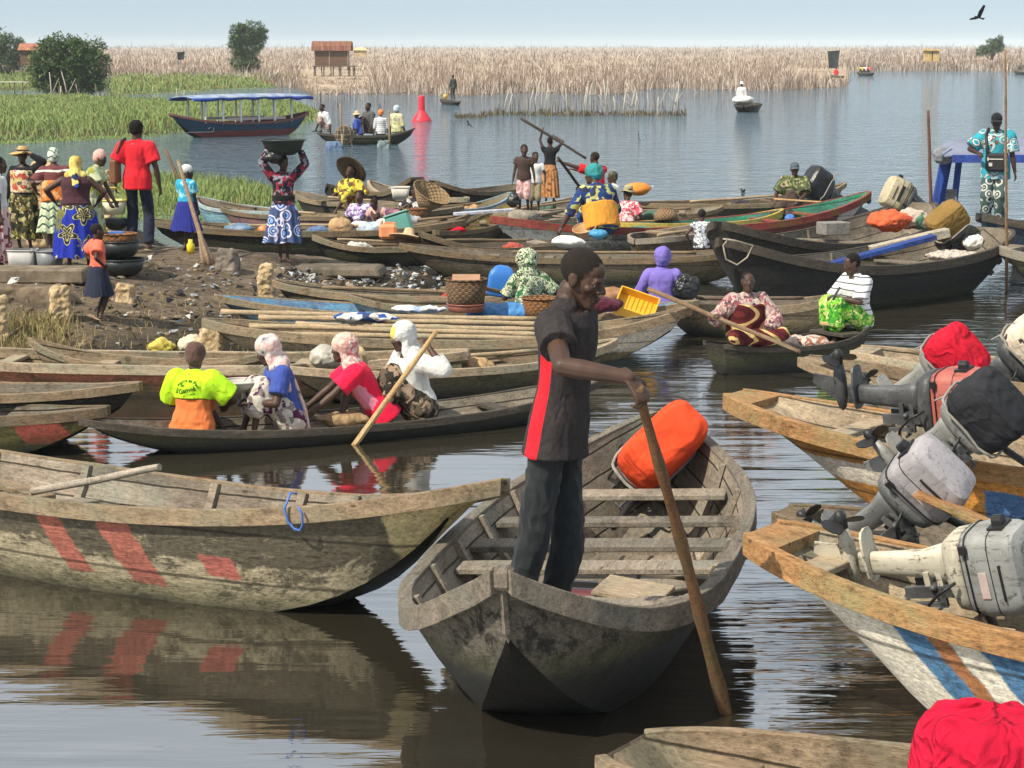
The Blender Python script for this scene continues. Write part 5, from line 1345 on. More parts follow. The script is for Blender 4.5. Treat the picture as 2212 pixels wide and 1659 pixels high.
# ---- the standing boatman
def hero_shirt(k):
    n = N('black red shirt', .9, .15); co = n.co(); x, y, z = n.sep(co)
    yy = n.math('SUBTRACT', y, n.math('MULTIPLY', n.math('SUBTRACT', z, 1.1 * k), .14))
    msk = n.math('MULTIPLY', n.smooth(yy, .066 * k, .070 * k), n.math('SUBTRACT', 1.0, n.smooth(yy, .128 * k, .132 * k)))
    msk = n.math('MULTIPLY', msk, n.math('MULTIPLY', n.smooth(x, .03, .06), n.math('SUBTRACT', 1.0, n.smooth(z, 1.26 * k, 1.29 * k))))
    base_ = n.ramp(n.noise(co, 40, 3), [(.3, (.024, .021, .021)), (.7, (.040, .034, .034))])
    n.set('Base Color', n.mix(msk, base_, (.62, .016, .028)))
    n.bump(n.noise(n.map(co, (1, 1, .5)), 13, 5, .6, 1.0), .6, .035)
    return n.mat
hero = person('man in black and red shirt standing in the grey boat holding a long rusty pole', D(1140, 1432, 10.55), face=(.94, -.34), h=2.06, lean=5, pel=(0, .12, .935), head=(7, 20, 4), w=.90,
              rh=(.36, .52, 1.215), re=(1, -.3, -.35), lh=(-.27, -.02, .84), le=(-.4, -.9, -.1), rf=(.075, -.07, .075), lf=(-.075, .02, .075), curl=(.5, .85), hair='crop', tone=.95, hsc=.92, neck=-.026,
              hdir=(None, (.02, .62, -.78)), hnorm=(None, (-.35, -.62, -.5)), near=.0042,
              wear=(('shirt', hero_shirt(2.06 / 1.7), {'loose': .014, 'sleeve': .56, 'sg': .010, 'len': -.085, 'nz': .007, 'hem': .028}), ('pants', DKJ, {'loose': .012, 'flare': .0, 'nz': .014})))

# ---- everyone else.  sc(): height in metres from the pixels between crown and sole
def Hh(top, bottom, y): return (bottom - top) * y / 4900.0
C = dict(
    white=cloth('white cotton', (.62, .62, .60)), black=cloth('black cotton', (.013, .013, .015)), coral=cloth('coral cotton', (.72, .14, .085)), royal=cloth('royal blue cotton', (.022, .028, .20)),
    plum=cloth('plum cotton', (.055, .022, .030)), purple=canvas('lilac hooded fleece', (.19, .145, .46), .6, 6.0), lime=cloth('lime cotton', (.44, .80, .02), .1), orange=cloth('orange pleated cloth', (.62, .17, .05)),
    blue=cloth('blue cotton', (.045, .075, .30)), pink=cloth('hot pink cotton', (.75, .012, .055)), brown=cloth('brown cotton', (.062, .040, .032)), ochre=cloth('ochre wrap', (.62, .27, .035)),
    offw=cloth('off white hoodie', (.58, .58, .55), .2), khaki=cloth('khaki cloth', (.24, .2, .12)), yellow=cloth('yellow cloth', (.62, .52, .10)), palep=cloth('pale pink cloth', (.6, .35, .30)),
    straw=plain('straw', (.50, .33, .14), .9, .1, .25, 14, .5), dstraw=plain('shaded straw', (.11, .08, .05), .9, .1, .25, 14, .5), pstraw=plain('pale straw', (.58, .42, .26), .9, .1, .25, 14, .5),
)
Wp = dict(
    wax1=cprint('olive wax print', [(.05, .05, .02), (.20, .17, .05), (.025, .025, .018), (.40, .34, .16)], 'blotch', 18, (.02, .02, .015)),
    flor=cprint('red floral print', [(.60, .50, .34), (.45, .08, .05), (.55, .42, .15), (.12, .10, .08), (.65, .6, .5)], 'blotch', 20),
    zig=cprint('pale zigzag print', [(.50, .56, .36), (.60, .66, .48), (.05, .09, .06), (.50, .60, .40)], 'zig', 9),
    zig2=cprint('pale green scarf print', [(.62, .68, .58), (.45, .55, .42), (.07, .10, .09), (.6, .66, .56)], 'zig', 12),
    big=cprint('blue flower wax print', [(.020, .035, .33), (.52, .46, .14), (.03, .035, .05), (.16, .17, .05)], 'flower', 3.3),
    scarf1=cprint('blue yellow scarf', [(.03, .07, .25), (.66, .55, .16), (.02, .04, .12), (.62, .42, .10)], 'blotch', 8),
    rings=cprint('blue white ring print', [(.72, .74, .80), (.03, .08, .26), (.30, .45, .70), (.04, .09, .28), (.70, .66, .78), (.06, .09, .2)], 'rings', 6.5),
    plaidr=cprint('dark red check', [(.03, .02, .03), (.32, .03, .05), (.25, .24, .28), (.02, .02, .03)], 'blotch', 22),
    dotp=cprint('pink scale print', [(.62, .38, .36), (.25, .05, .08), (.66, .48, .45)], 'rings', 11),
    strip=cprint('maroon striped cotton', [(.15, .05, .05), (.68, .64, .58)], 'stripe', 7),
    mot=cprint('orange mottled wrap', [(.60, .20, .05), (.66, .34, .14), (.48, .13, .03)], 'blotch', 14),
    leafg=cprint('green leaf print', [(.05, .13, .055), (.56, .58, .38), (.02, .045, .03), (.60, .62, .44), (.05, .17, .07), (.5, .54, .36)], 'camo', 11, seed=2),
    florp=cprint('mauve floral print', [(.36, .24, .22), (.52, .40, .34), (.12, .06, .07), (.30, .10, .12), (.46, .36, .32)], 'blotch', 26),
    mar=cprint('maroon yellow curl print', [(.10, .012, .016), (.06, .01, .012), (.13, .02, .02), (.62, .45, .18)], 'wave', 4.5),
    grn=cprint('bright green print', [(.06, .34, .03), (.20, .52, .04), (.03, .20, .03), (.56, .62, .20)], 'blotch', 27),
    wst=cprint('white shirt with thin dark stripes', [(.70, .70, .70), (.10, .10, .11)], 'stripe', 15),
    sprig=cprint('white skirt with purple leaves', [(.56, .50, .44), (.60, .55, .48), (.10, .02, .07), (.24, .20, .19), (.58, .52, .44), (.55, .5, .42)], 'blotch', 17),
    plaid=cprint('pink checked shawl', [(.66, .45, .40), (.62, .55, .52), (.16, .14, .18)], 'plaid', 9),
    dkfl=cprint('dark leafy skirt', [(.035, .030, .022), (.11, .085, .06), (.02, .018, .014), (.30, .22, .15)], 'blotch', 22),
    pkscarf=cprint('pale pink scarf', [(.64, .46, .38), (.56, .32, .28), (.68, .55, .46), (.5, .2, .2)], 'camo', 6),
    camo=cprint('camouflage cotton', [(.30, .32, .13), (.10, .13, .05), (.045, .045, .03), (.36, .30, .18)], 'camo', 12),
    turq=cprint('turquoise swirl print', [(.03, .36, .42), (.55, .62, .6), (.02, .26, .32), (.03, .34, .42), (.10, .06, .045), (.60, .66, .64), (.02, .28, .36), (.6, .66, .64), (.12, .07, .05), (.03, .32, .4)], 'rings', 7.5),
    turb=cprint('black white swirl print', [(.55, .56, .52), (.05, .06, .05), (.5, .52, .48), (.06, .1, .09)], 'rings', 8),
    byel=cprint('blue yellow leaf print', [(.02, .045, .16), (.40, .42, .12), (.025, .06, .20), (.03, .035, .06), (.5, .5, .2), (.02, .05, .2)], 'blotch', 13),
    teal=cprint('teal blue head wrap', [(.03, .20, .16), (.05, .30, .36), (.04, .24, .24)], 'wave', 5),
    oran=cprint('orange brown wrap', [(.34, .14, .05), (.46, .22, .09), (.14, .07, .035)], 'camo', 6),
    redfl=cprint('pink red floral print', [(.62, .10, .14), (.66, .42, .42), (.45, .05, .08), (.7, .6, .58)], 'blotch', 26),
    lilac=cprint('lilac white print', [(.34, .24, .50), (.66, .6, .68), (.14, .09, .24)], 'blotch', 26),
    bw=cprint('black white print', [(.03, .03, .04), (.66, .65, .62), (.04, .04, .05)], 'blotch', 13),
    yel=cprint('yellow leaf print', [(.62, .52, .05), (.10, .08, .03), (.66, .56, .10), (.3, .12, .04)], 'blotch', 14),
    bwz=cprint('white maze print', [(.60, .62, .66), (.56, .58, .62), (.6, .62, .66)], 'blotch', 16, (.05, .05, .08)),
    greenw=cprint('pale green dress print', [(.46, .50, .30), (.30, .32, .06), (.56, .58, .44), (.2, .24, .12)], 'blotch', 10),
    cyan=cprint('sky blue pupil blouse', [(.03, .33, .52), (.04, .38, .58), (.30, .6, .7)], 'blotch', 12),
    ltb=cprint('white blue bead print', [(.45, .55, .66), (.66, .68, .66), (.2, .26, .34)], 'blotch', 24))
LAND = 'people on the landing'
# -- on the landing, left
b = G(2, 583); Y = b.y
person('woman in white tee and pink scale print wrap, cut by the left edge', b, face=(1, .15), h=Hh(338, 583, Y), head=(0, 5, 0), wear=(('shirt', C['white'], {'sleeve': .75}), ('skirt', Wp['dotp'], {'hem': .12, 'flare': .02})), hair='short', lh=(-.3, .1, .78), rh=(.28, .04, .74), bust=.6)
b = G(55, 541); Y = b.y
person('woman shading her eyes under a wide straw hat, black cardigan and olive print wrap', b, face=(-.25, -1), h=Hh(318, 541, Y) * .98, head=(-10, -14, 0), w=1.12, lh=(-.20, .13, 1.62), le=(-1, .1, .2), rh=(.30, .02, .86),
       wear=(('shirt', C['black'], {'sleeve': 1.96, 'len': -.02}), ('band', Wp['flor'], {'z0': .06, 'z1': .43, 'loose': .028, 'name': 'blouse_front'}), ('skirt', Wp['wax1'], {'hem': .20, 'flare': .03, 'top': .13, 'loose': .03}), ('hat', C['straw'], {'brim': .23, 'tilt': -6, 'band': C['black']})), hair='crop', bust=.8)
b = G(122, 546); Y = b.y
person('woman in pale green head wrap and striped top with orange sash, turned away', b, face=(-.2, 1), h=Hh(322, 546, Y), lean=16, head=(10, 0, 0), w=1.05, lh=(-.30, .22, 1.0), rh=(.28, .25, 1.0),
       wear=(('shirt', Wp['strip'], {'sleeve': .9, 'loose': .03}), ('band', Wp['mot'], {'z0': -.10, 'z1': .24, 'loose': .03, 'name': 'back_wrap'}), ('skirt', Wp['zig'], {'hem': .34, 'flare': .03, 'top': .02, 'loose': .03}), ('scarf', Wp['zig2'], {'g': .028, 'knot': (0, -.06, .12), 'kr': (.06, .06, .05)})))
b = G(168, 584); Y = b.y
person('broad woman in plum vest and large blue flower wrap with her back turned', b, face=(-.1, 1), h=Hh(338, 584, Y), lean=10, head=(18, 4, 0), w=1.34, lh=(-.33, .18, 1.02), le=(-1, -.4, -.2), rh=(.30, .24, 1.0), re=(1, -.3, -.3), lf=(-.12, .0, .075), rf=(.16, .12, .075),
       wear=(('shirt', C['plum'], {'sleeve': 0, 'loose': .014, 'len': -.02}), ('skirt', Wp['big'], {'hem': .20, 'flare': .07, 'top': .12, 'loose': .02}), ('scarf', Wp['scarf1'], {'g': .02, 'drape': 1, 'fall': (((0, -.10, 1.40), (0.02, -.15, 1.28)),)})))
b = G(196, 552); Y = b.y
person('woman in white head cloth and pale green dress bending over the wicker basket', b, face=(.95, -.1), h=Hh(325, 552, Y) * 1.02, lean=16, head=(10, 10, 0), w=1.05, lh=(-.1, .45, .72), rh=(.30, .50, .70), le=(-.6, -.2, -.6),
       wear=(('shirt', Wp['greenw'], {'sleeve': .7, 'loose': .03}), ('skirt', Wp['greenw'], {'hem': .3, 'flare': .06}), ('scarf', C['palep'], {'g': .016})))
b = G(300, 540); Y = b.y
rman = person('tall man in red tee and navy trousers seen from behind, brown bag on his shoulder', b, face=(.12, 1), h=Hh(262, 540, Y), head=(12, 0, 0), lh=(-.30, .02, .86), rh=(.29, .04, .84), lf=(-.11, 0, .075), rf=(.13, .03, .075),
       wear=(('shirt', RED_T, {'sleeve': .72, 'len': -.12, 'loose': .03, 'sg': .02, 'nz': .014}), ('pants', NAVY, {'loose': .02, 'flare': .016, 'len': 1.98}), ('sandal', C['khaki'])), hair='afro')
k = rman.k
bag = thing('shoulder_bag', 'brown leather bag hanging at the left side of the man in the red tee', 'bag', rman.M.translation, math.atan2(1, .12) - math.pi / 2)
m = MB(); m.box((0, 0, 0), (.10, .26, .32)); m.v = [(v[0] - .275 * k, v[1] - .06, v[2] + 1.04 * k) for v in m.v]; m.build('pouch', plain('brown leather', (.20, .085, .035), .6, .35, .2, 8), bag, bevel=.02)
m = MB(); m.tube([(-.27 * k, -.06, 1.14 * k), (-.23 * k, -.125, 1.28 * k), (-.175 * k, -.10, 1.44 * k), (-.15 * k, 0, 1.47 * k), (-.19 * k, .10, 1.38 * k), (-.26 * k, .04, 1.14 * k)], .018, 8); m.build('strap', plain('dark strap', (.05, .035, .025), .7), bag)
b = G(211, 690); Y = b.y
girl = person('small girl in coral tee and navy pleated skirt with a hand on her hip', b, face=(.9, .38), h=Hh(478, 690, Y), child=True, lean=-3, pel=(0, .03, .90), head=(-12, 4, 0), lh=(-.22, .04, .95), le=(-.9, -.9, .1), rh=(.22, .08, .96), re=(.9, -.8, .1), lf=(-.07, 0, .07), rf=(.07, .05, .07), w=.95,
       wear=(('shirt', C['coral'], {'sleeve': .62, 'len': -.03, 'loose': .034, 'sg': .02, 'nz': .016}), ('skirt', NAVY, {'hem': .42, 'flare': .10, 'top': .10, 'pleat': .012, 'n': 24, 'loose': .02})), hair='crop', tone=.9)
b = G(404, 541); Y = b.y
person('little schoolgirl in sky blue blouse and navy skirt wearing a white cap', b, face=(.55, .8), h=Hh(356, 541, Y), child=True, head=(35, 5, 0), lh=(-.15, .20, .80), rh=(.17, .22, .62), lf=(-.06, 0, .07), rf=(.06, .02, .07), w=.92,
       wear=(('shirt', Wp['cyan'], {'sleeve': .62, 'loose': .04, 'len': 0}), ('skirt', C['royal'], {'hem': .40, 'flare': .13, 'top': .12, 'pleat': .014, 'n': 20, 'loose': .025}), ('cap', C['white'], {'peak': cloth('green peak', (.05, .10, .06))})), hair='crop')
b = G(614, 566); Y = b.y
bw_ = person('young woman in blue ring print skirt balancing a dark basin on her head', b, face=(.22, -1), h=Hh(336, 566, Y), head=(-16, 0, 0), lh=(-.27, .08, 1.80), rh=(.23, .08, 1.82), le=(-1, .0, .1), re=(1, 0, .1), lf=(-.05, .02, .075), rf=(.06, -.02, .075),
       wear=(('shirt', Wp['plaidr'], {'sleeve': 1.9, 'loose': .022, 'len': -.12}), ('band', C['black'], {'z0': .06, 'z1': .16, 'loose': .008, 'name': 'inner_top'}), ('skirt', Wp['rings'], {'hem': .32, 'flare': .06, 'top': .07, 'loose': .025, 'pleat': .026})), hair='braids', bust=.6)
# -- middle crowd of the canoes
Y = 39.5; b = D(765, 462, Y)
person('woman in yellow leaf print tilting a huge dark straw hat', b, face=(-.5, -.8), h=1.62, pel=(0, 0, .13), lean=12, lf=(-.16, .35, .06), rf=(.16, .35, .06), lh=(-.2, .3, .35), rh=(.26, .25, .36), head=(0, -30, 0),
       wear=(('shirt', Wp['yel'], {'sleeve': .9, 'loose': .03}), ('lap', Wp['yel'], {'len': 1.4}), ('hat', C['dstraw'], {'brim': .31, 'tilt': 26, 'crown': .12})), hair='short')
hh_ = dict(pel=(0, 0, .11), lf=(-.14, .34, .06), rf=(.14, .34, .06))
Y = 38.0; b = D(782, 500, Y)
person('child in lilac and white print sitting low in a canoe', b, face=(-.3, -1), h=1.35, child=True, lean=8, head=(10, 0, 0), lh=(-.2, .3, .2), rh=(.2, .3, .2), wear=(('shirt', Wp['lilac'], {'sleeve': .8, 'loose': .04}), ('lap', Wp['lilac'], {})), hair='crop', **hh_)
Y = 37.6; b = D(822, 494, Y)
person('small child bowed with the crown of the head showing', b, face=(-.4, -1), h=1.15, child=True, lean=30, head=(0, 30, 0), lh=(-.2, .3, .15), rh=(.2, .3, .15), wear=(('shirt', C['palep'], {'sleeve': .6, 'loose': .03}), ('lap', C['brown'], {})), hair='crop', **hh_)
Y = 39.2; b = D(893, 492, Y)
person('child in black and white print carrying a wide wicker basket', b, face=(.6, -.8), h=1.45, child=True, lean=6, head=(15, 0, 0), lh=(-.1, .4, .45), rh=(.28, .25, .5), wear=(('shirt', Wp['bw'], {'sleeve': .7, 'loose': .04}), ('lap', Wp['bw'], {})), hair='crop', **hh_)
Y = 37.5; b = D(1132, 463, Y)
person('barefaced boy in brown tee and pale pink shorts standing on a canoe', b, face=(-.12, -1), h=Hh(321, 456, Y) * 1.12, child=True, head=(-12, 2, 0), w=1.0, lh=(-.27, .03, .78), rh=(.28, .05, .74), wear=(('shirt', C['brown'], {'sleeve': .45, 'loose': .025, 'len': -.10}), ('pants', cprint('pale pink print', [(.6, .36, .34), (.66, .45, .42), (.35, .2, .2)], 'blotch', 20), {'len': 1.25, 'loose': .03})), hair='crop')
Y = 38.6; b = D(1156, 462, Y)
person('boy half hidden behind the boy in brown', b, face=(-.1, -1), h=Hh(340, 462, Y) * 1.1, child=True, head=(-20, 0, 0), wear=(('shirt', C['white'], {'sleeve': .5, 'loose': .025}), ('pants', C['khaki'], {'len': 1.3, 'loose': .03})), hair='crop')
Y = 40.5; b = D(1188, 436, Y)
pole_w = person('slender woman in black top and orange brown wrap lifting a long pole overhead', b, face=(.18, 1), h=Hh(303, 436, Y) * 1.05, lean=-2, head=(10, -8, 0), lh=(-.21, .06, 1.86), rh=(.12, .14, 1.70), le=(-1, 0, .2), re=(1, 0, .1),
       wear=(('shirt', C['black'], {'sleeve': .35, 'loose': .012, 'len': 0}), ('skirt', Wp['oran'], {'hem': .12, 'flare': .03, 'top': .06, 'loose': .02})), hair='crop')
Y = 34.0; b = D(1300, 524, Y)
person('woman in teal head wrap, blue yellow print and ochre wrap bending over the side', b, face=(-.45, .9), h=1.95, pel=(0, 0, .26), lean=20, head=(-38, 10, 0), w=1.2, lh=(-.52, .28, .10), le=(-.8, .2, .3), rh=(.22, .4, .32), lf=(-.2, .32, .08), rf=(.2, .3, .08),
       wear=(('shirt', Wp['byel'], {'sleeve': 1.35, 'loose': .03}), ('band', C['ochre'], {'z0': -.08, 'z1': .25, 'loose': .035, 'name': 'baby_wrap'}), ('lap', Wp['byel'], {'len': 1.5}), ('scarf', Wp['teal'], {'g': .03, 'knot': (0, -.10, .06), 'kr': (.06, .05, .06)})))
Y = 40.0; b = D(1292, 466, Y)
person('paddler in red tee behind the woman in the teal wrap', b, face=(-.6, .7), h=1.6, pel=(0, 0, .42), lean=8, lf=(-.14, .35, .06), rf=(.14, .35, .06), lh=(-.62, .42, 1.02), rh=(-.2, .45, .85), le=(-.4, -.3, -.8), wear=(('shirt', RED_T, {'sleeve': .7, 'loose': .03}), ('lap', C['brown'], {})), hair='crop')
Y = 38.5; b = D(1332, 478, Y)
person('person in a mottled knit hood seated behind the floral child', b, face=(-.8, .3), h=1.35, lean=8, wear=(('shirt', C['white'], {'sleeve': .9, 'loose': .03}), ('lap', C['brown'], {}), ('scarf', cprint('mottled knit', [(.10, .09, .05), (.05, .045, .03), (.16, .14, .08)], 'camo', 12), {})), pel=(0, 0, .28), lf=(-.14, .34, .06), rf=(.14, .34, .06))
Y = 36.6; b = D(1352, 508, Y)
person('child in pink and red florals wearing a cloth sun hat', b, face=(.3, .9), h=1.36, child=True, lean=12, head=(-35, 6, 0), lh=(-.2, .3, .3), rh=(.2, .3, .3), wear=(('shirt', Wp['redfl'], {'sleeve': .7, 'loose': .04}), ('lap', Wp['oran'], {}), ('hat', cloth('khaki hat', (.38, .34, .2)), {'brim': .15, 'crown': .09})), hair='crop', pel=(0, 0, .2), lf=(-.14, .34, .06), rf=(.14, .34, .06))
Y = 38.3; b = D(1716, 466, Y)
cam_ = person('man in camouflage shirt and dark cap seated with a long paddle on his lap', b, face=(-.35, -1), h=1.58, pel=(0, 0, .20), lean=6, head=(-22, 4, 0), w=1.08, lh=(-.16, .42, .30), rh=(.28, .36, .30), lf=(-.2, .42, .05), rf=(.2, .42, .05), wear=(('shirt', Wp['camo'], {'sleeve': .85, 'loose': .04, 'sg': .012}), ('lap', C['brown'], {'len': 1.6}), ('cap', cloth('blue grey cap', (.08, .10, .12)))), hair='crop')
Y = 33.2; b = D(1515, 550, Y)
person('child in a white maze print shirt facing away beside the black boat', b, face=(.1, 1), h=1.08, child=True, pel=(0, 0, .28), lf=(-.14, .34, .06), rf=(.14, .34, .06), lh=(-.3, .1, .35), rh=(.25, .3, .3), wear=(('shirt', Wp['bwz'], {'sleeve': .3, 'loose': .03, 'len': -.14}), ('lap', C['brown'], {})), hair='crop')
Y = 33.0; b = D(2146, 492, Y)
tq = person('man in turquoise swirl print suit and black cap standing on the blue boat', b, face=(-.30, -1), h=Hh(250, 492, Y) * 1.02, head=(-4, 10, 0), w=1.12, tone=.55, rh=(.24, .30, 1.12), re=(.9, -.6, -.2), lh=(-.30, .05, .78), lf=(-.10, 0, .075), rf=(.12, .02, .075),
       wear=(('shirt', Wp['turq'], {'sleeve': .85, 'len': -.20, 'loose': .035, 'sg': .02}), ('pants', Wp['turb'], {'loose': .03, 'flare': .02}), ('cap', C['black'], {})), hair='crop')
k = tq.k
bag = thing('sling_bag', 'black sling bag worn by the man in turquoise print', 'bag', tq.M.translation, tq.t.rotation_euler.z)
m = MB(); m.box((-.02 * k, .205 * k, .98 * k), (.30 * k, .09 * k, .27 * k)); o = m.build('pouch', plain('black nylon', (.016, .015, .016), .6), bag, bevel=.03)
m = MB(); m.box((-.02 * k, .254 * k, 1.03 * k), (.22 * k, .012, .015)); m.box((.05 * k, .256 * k, .95 * k), (.05 * k, .012, .05 * k)); m.box((.09 * k, .254 * k, 1.03 * k), (.02 * k, .014, .05 * k)); m.build('bag_trim', plain('pale trim', (.5, .48, .45), .5), o)
m = MB(); m.tube([(.10 * k, .22 * k, 1.09 * k), (.12 * k, .18 * k, 1.22 * k), (.14 * k, .12 * k, 1.38 * k), (.11 * k, .02 * k, 1.47 * k)], .022, 8); m.build('strap', plain('black nylon', (.016, .015, .016), .6), bag)
# -- nearer canoes
Y = 24.6; b = D(1146, 694, Y)
person('woman wrapped in green leaf print from head to hip, back turned', b, face=(-.35, .9), h=1.42, pel=(0, 0, .12), lean=10, head=(0, 10, 0), w=1.1, lf=(-.15, .36, .06), rf=(.15, .36, .06), lh=(-.2, .35, .3), rh=(.3, .25, .35),
       wear=(('shirt', Wp['leafg'], {'sleeve': .9, 'loose': .03}), ('band', Wp['ltb'], {'z0': .0, 'z1': .12, 'loose': .03, 'name': 'waist_cloth'}), ('lap', Wp['leafg'], {'len': 1.4}), ('scarf', Wp['leafg'], {'g': .07, 'drape': 1, 'name': 'head_wrap', 'fall': (((-.12, -.06, .55), (-.2, -.08, .3), (-.22, -.04, .1)), ((-.05, -.12, .52), (-.14, -.14, .30), (-.16, -.12, .08)))})))
Y = 24.8; b = D(1430, 678, Y)
hp = person('person in lilac hooded top sitting with the back turned in the blue canoe', b, face=(.12, 1), h=1.38, pel=(0, 0, .10), lean=4, w=1.08, lf=(-.15, .36, .06), rf=(.15, .36, .06), lh=(-.24, .30, .22), rh=(.24, .30, .22),
       wear=(('shirt', C['purple'], {'sleeve': 1.95, 'loose': .032, 'len': -.12, 'nz': .016}), ('lap', C['brown'], {}), ('scarf', C['purple'], {'g': .042, 'name': 'hood', 'knot': (0, -.05, -.07), 'kr': (.10, .07, .05)})))
# the two women in the small dark canoe
b = b_two.at(-.62, 0, .24)
fw_ = person('woman in mauve florals and maroon print paddling the small dark canoe', b, face=(.30, -.95), h=1.46, pel=(0, 0, .11), lean=5, head=(14, -6, 0), w=1.06, tone=.95, lf=(.06, .20, .06), rf=(-.06, .17, .06), lk=(-1, .55, .35), rk=(1, .55, .35), lh=(-.14, .32, .22), le=(-.9, .1, -.5), rh=(.44, .18, .40), re=(.6, -.2, -.7),
       wear=(('shirt', Wp['florp'], {'sleeve': 1.85, 'loose': .04, 'sg': .014, 'nz': .018}), ('band', Wp['mar'], {'z0': .02, 'z1': .42, 'loose': .034, 'name': 'dress_front'}), ('lap', Wp['mar'], {'len': 1.9, 'g': .022})), hair='bun', bust=.7)
b = b_two.at(.82, 0, .22)
gw_ = person('woman in striped white top and bright green wrap looking at her phone', b, face=(-.85, -.45), h=1.46, pel=(0, 0, .26), lean=5, head=(10, 14, 0), w=1.1, tone=.95, lf=(-.10, .40, .02), rf=(.12, .34, .02), lh=(-.10, .36, .52), rh=(.06, .36, .50), le=(-.8, -.3, -.5), re=(.8, -.3, -.5),
       wear=(('shirt', Wp['wst'], {'sleeve': .95, 'loose': .03, 'sg': .01}), ('lap', Wp['grn'], {'len': 1.62, 'g': .045})), hair='short', bust=.6)
ph = thing('phone', 'dark phone held by the woman in the green wrap', 'phone', gw_.M @ gw_.lw + V((-.03, -.03, .05)))
m = MB(); m.box((0, 0, 0), (.012, .075, .15), Matrix.Rotation(R(30), 3, 'Y')); m.build('case', RUBBER, ph, bevel=.004)
m = MB(); m.box((.0075, 0, .004), (.003, .066, .13), Matrix.Rotation(R(30), 3, 'Y')); m.build('screen', plain('phone glass', (.02, .02, .025), .1, .6, 0, 3, 0), ph)
# the four in the long black canoe
def four(label, px, seat, y, face, **q):
    return person(label, D(px, seat, y), face=face, **q)
lf4 = dict(lf=(-.14, .36, .05), rf=(.14, .36, .05))
def lime_mat():
    n = N('lime tee with print', .9, .15); co = n.co()
    q = n.noise(co, 6, 5, .6); n.set('Base Color', n.ramp(q, [(.3, (.37, .66, .015)), (.7, (.50, .84, .03))])); n.bump(n.noise(n.map(co, (1, 1, .5)), 13, 4, .6, .8), .6, .035)
    return n.mat
lg = four('woman in lime tee and orange pleated skirt with her back turned', 415, 944, 18.0, (.30, .92), h=1.46, pel=(0, 0, .10), lean=8, head=(-8, 8, 0), w=1.08, lh=(-.16, .36, .24), rh=(.20, .36, .26), le=(-.7, -.3, -.6), re=(.95, -.25, -.2), **lf4,
     wear=(('shirt', lime_mat(), {'sleeve': .80, 'loose': .036, 'sg': .022, 'len': .20, 'nz': .012}), ('lap', C['orange'], {'len': 1.45, 'g': .045, 'nz': .010, 'top': .26, 'loose': .02}), ('scarf', cloth('brown head net', (.10, .055, .045)), {'g': .02, 'knot': (0, -.03, .06), 'kr': (.085, .09, .07)})))
bs = four('woman in blue tee under a pink checked shawl, leafy white skirt', 628, 928, 18.4, (-.92, -.25), h=1.52, pel=(0, 0, .12), lean=14, head=(6, 22, 0), w=1.0, lh=(-.10, .36, .28), rh=(.10, .38, .28), le=(-.7, -.2, -.7), re=(.6, -.3, -.7), lf=(-.12, .36, -.0), rf=(.12, .42, .0), lk=(0, .3, 1), rk=(0, .3, 1),
     wear=(('shirt', C['blue'], {'sleeve': .70, 'loose': .026, 'sg': .012}), ('lap', Wp['sprig'], {'len': 1.5, 'g': .05, 'nz': .014}), ('scarf', Wp['plaid'], {'g': .028, 'drape': 1, 'name': 'checked_shawl', 'fall': (((-.04, .02, .56), (-.05, -.06, .38), (-.06, -.12, .18), (-.06, -.15, .0)), ((-.13, .06, .54), (-.15, .04, .42)))})))
pk = four('girl in hot pink tee bending forward under a pale pink scarf', 822, 912, 18.75, (-.88, -.15), h=1.52, pel=(0, 0, .14), lean=34, head=(0, -6, 0), w=1.0, lh=(-.22, .66, .14), rh=(.22, .68, .12), le=(-.6, -.2, -.5), re=(.5, -.3, -.4), lf=(-.14, .40, .03), rf=(.14, .34, .03), lk=(0, .3, 1), rk=(0, .3, 1),
     wear=(('shirt', C['pink'], {'sleeve': .72, 'loose': .03, 'sg': .012, 'len': -.12, 'hem': .03}), ('lap', cloth('pale pink skirt', (.66, .22, .30)), {'len': .9, 'g': .008, 'top': -.03}), ('scarf', Wp['pkscarf'], {'g': .034, 'drape': 1})))
wd = four('woman in off white hood and dark leafy skirt pushing with a pale paddle', 905, 905, 18.9, (-.86, -.45), h=1.56, pel=(0, 0, .13), lean=12, head=(0, 8, 0), w=1.08, lh=(-.26, .02, .70), rh=(.12, .34, .36), le=(-.9, -.5, -.2), re=(.7, -.3, -.6), **dict(lf=(-.14, .36, .03), rf=(.14, .36, .03)),
     wear=(('shirt', C['offw'], {'sleeve': 1.5, 'loose': .032, 'sg': .012, 'len': -.04, 'nz': .016}), ('lap', Wp['dkfl'], {'len': 1.5, 'g': .055}), ('scarf', C['offw'], {'g': .030, 'drape': 1, 'name': 'hood'}), ('scarf', C['yellow'], {'g': .013, 'off': .022, 'name': 'head_band'})))
# -- far away on the lagoon
def tiny(label, px, py, y, h, face, top, bottom, seat=True, hat=None, **q):
    w_ = [('shirt', top, {'sleeve': 1.2, 'loose': .03}), ('lap' if seat else 'skirt', bottom, {})]
    if hat: w_.append(hat)
    return person(label, D(px, py, y), face=face, h=h, pel=(0, 0, .14) if seat else None, lf=(-.14, .34, .06) if seat else None, rf=(.14, .34, .06) if seat else None, wear=w_, hair='crop', eyes=False, **q)
FY = 76.5
tiny('paddler in white shirt at the left end of the crowded black canoe', 706, 284, FY, 1.75, (-.7, -.6), C['white'], Wp['florp'], lean=16)
tiny('passenger in blue with a pale sun hat in the crowded black canoe', 779, 292, FY, 1.45, (-.8, .4), C['blue'], C['blue'], hat=('hat', C['pstraw'], {'brim': .2}), lean=14)
tiny('passenger in grey standing up mid canoe behind the orange turban', 797, 288, FY + .3, 1.9, (-.6, -.6), cloth('grey shirt', (.08, .08, .08)), C['brown'])
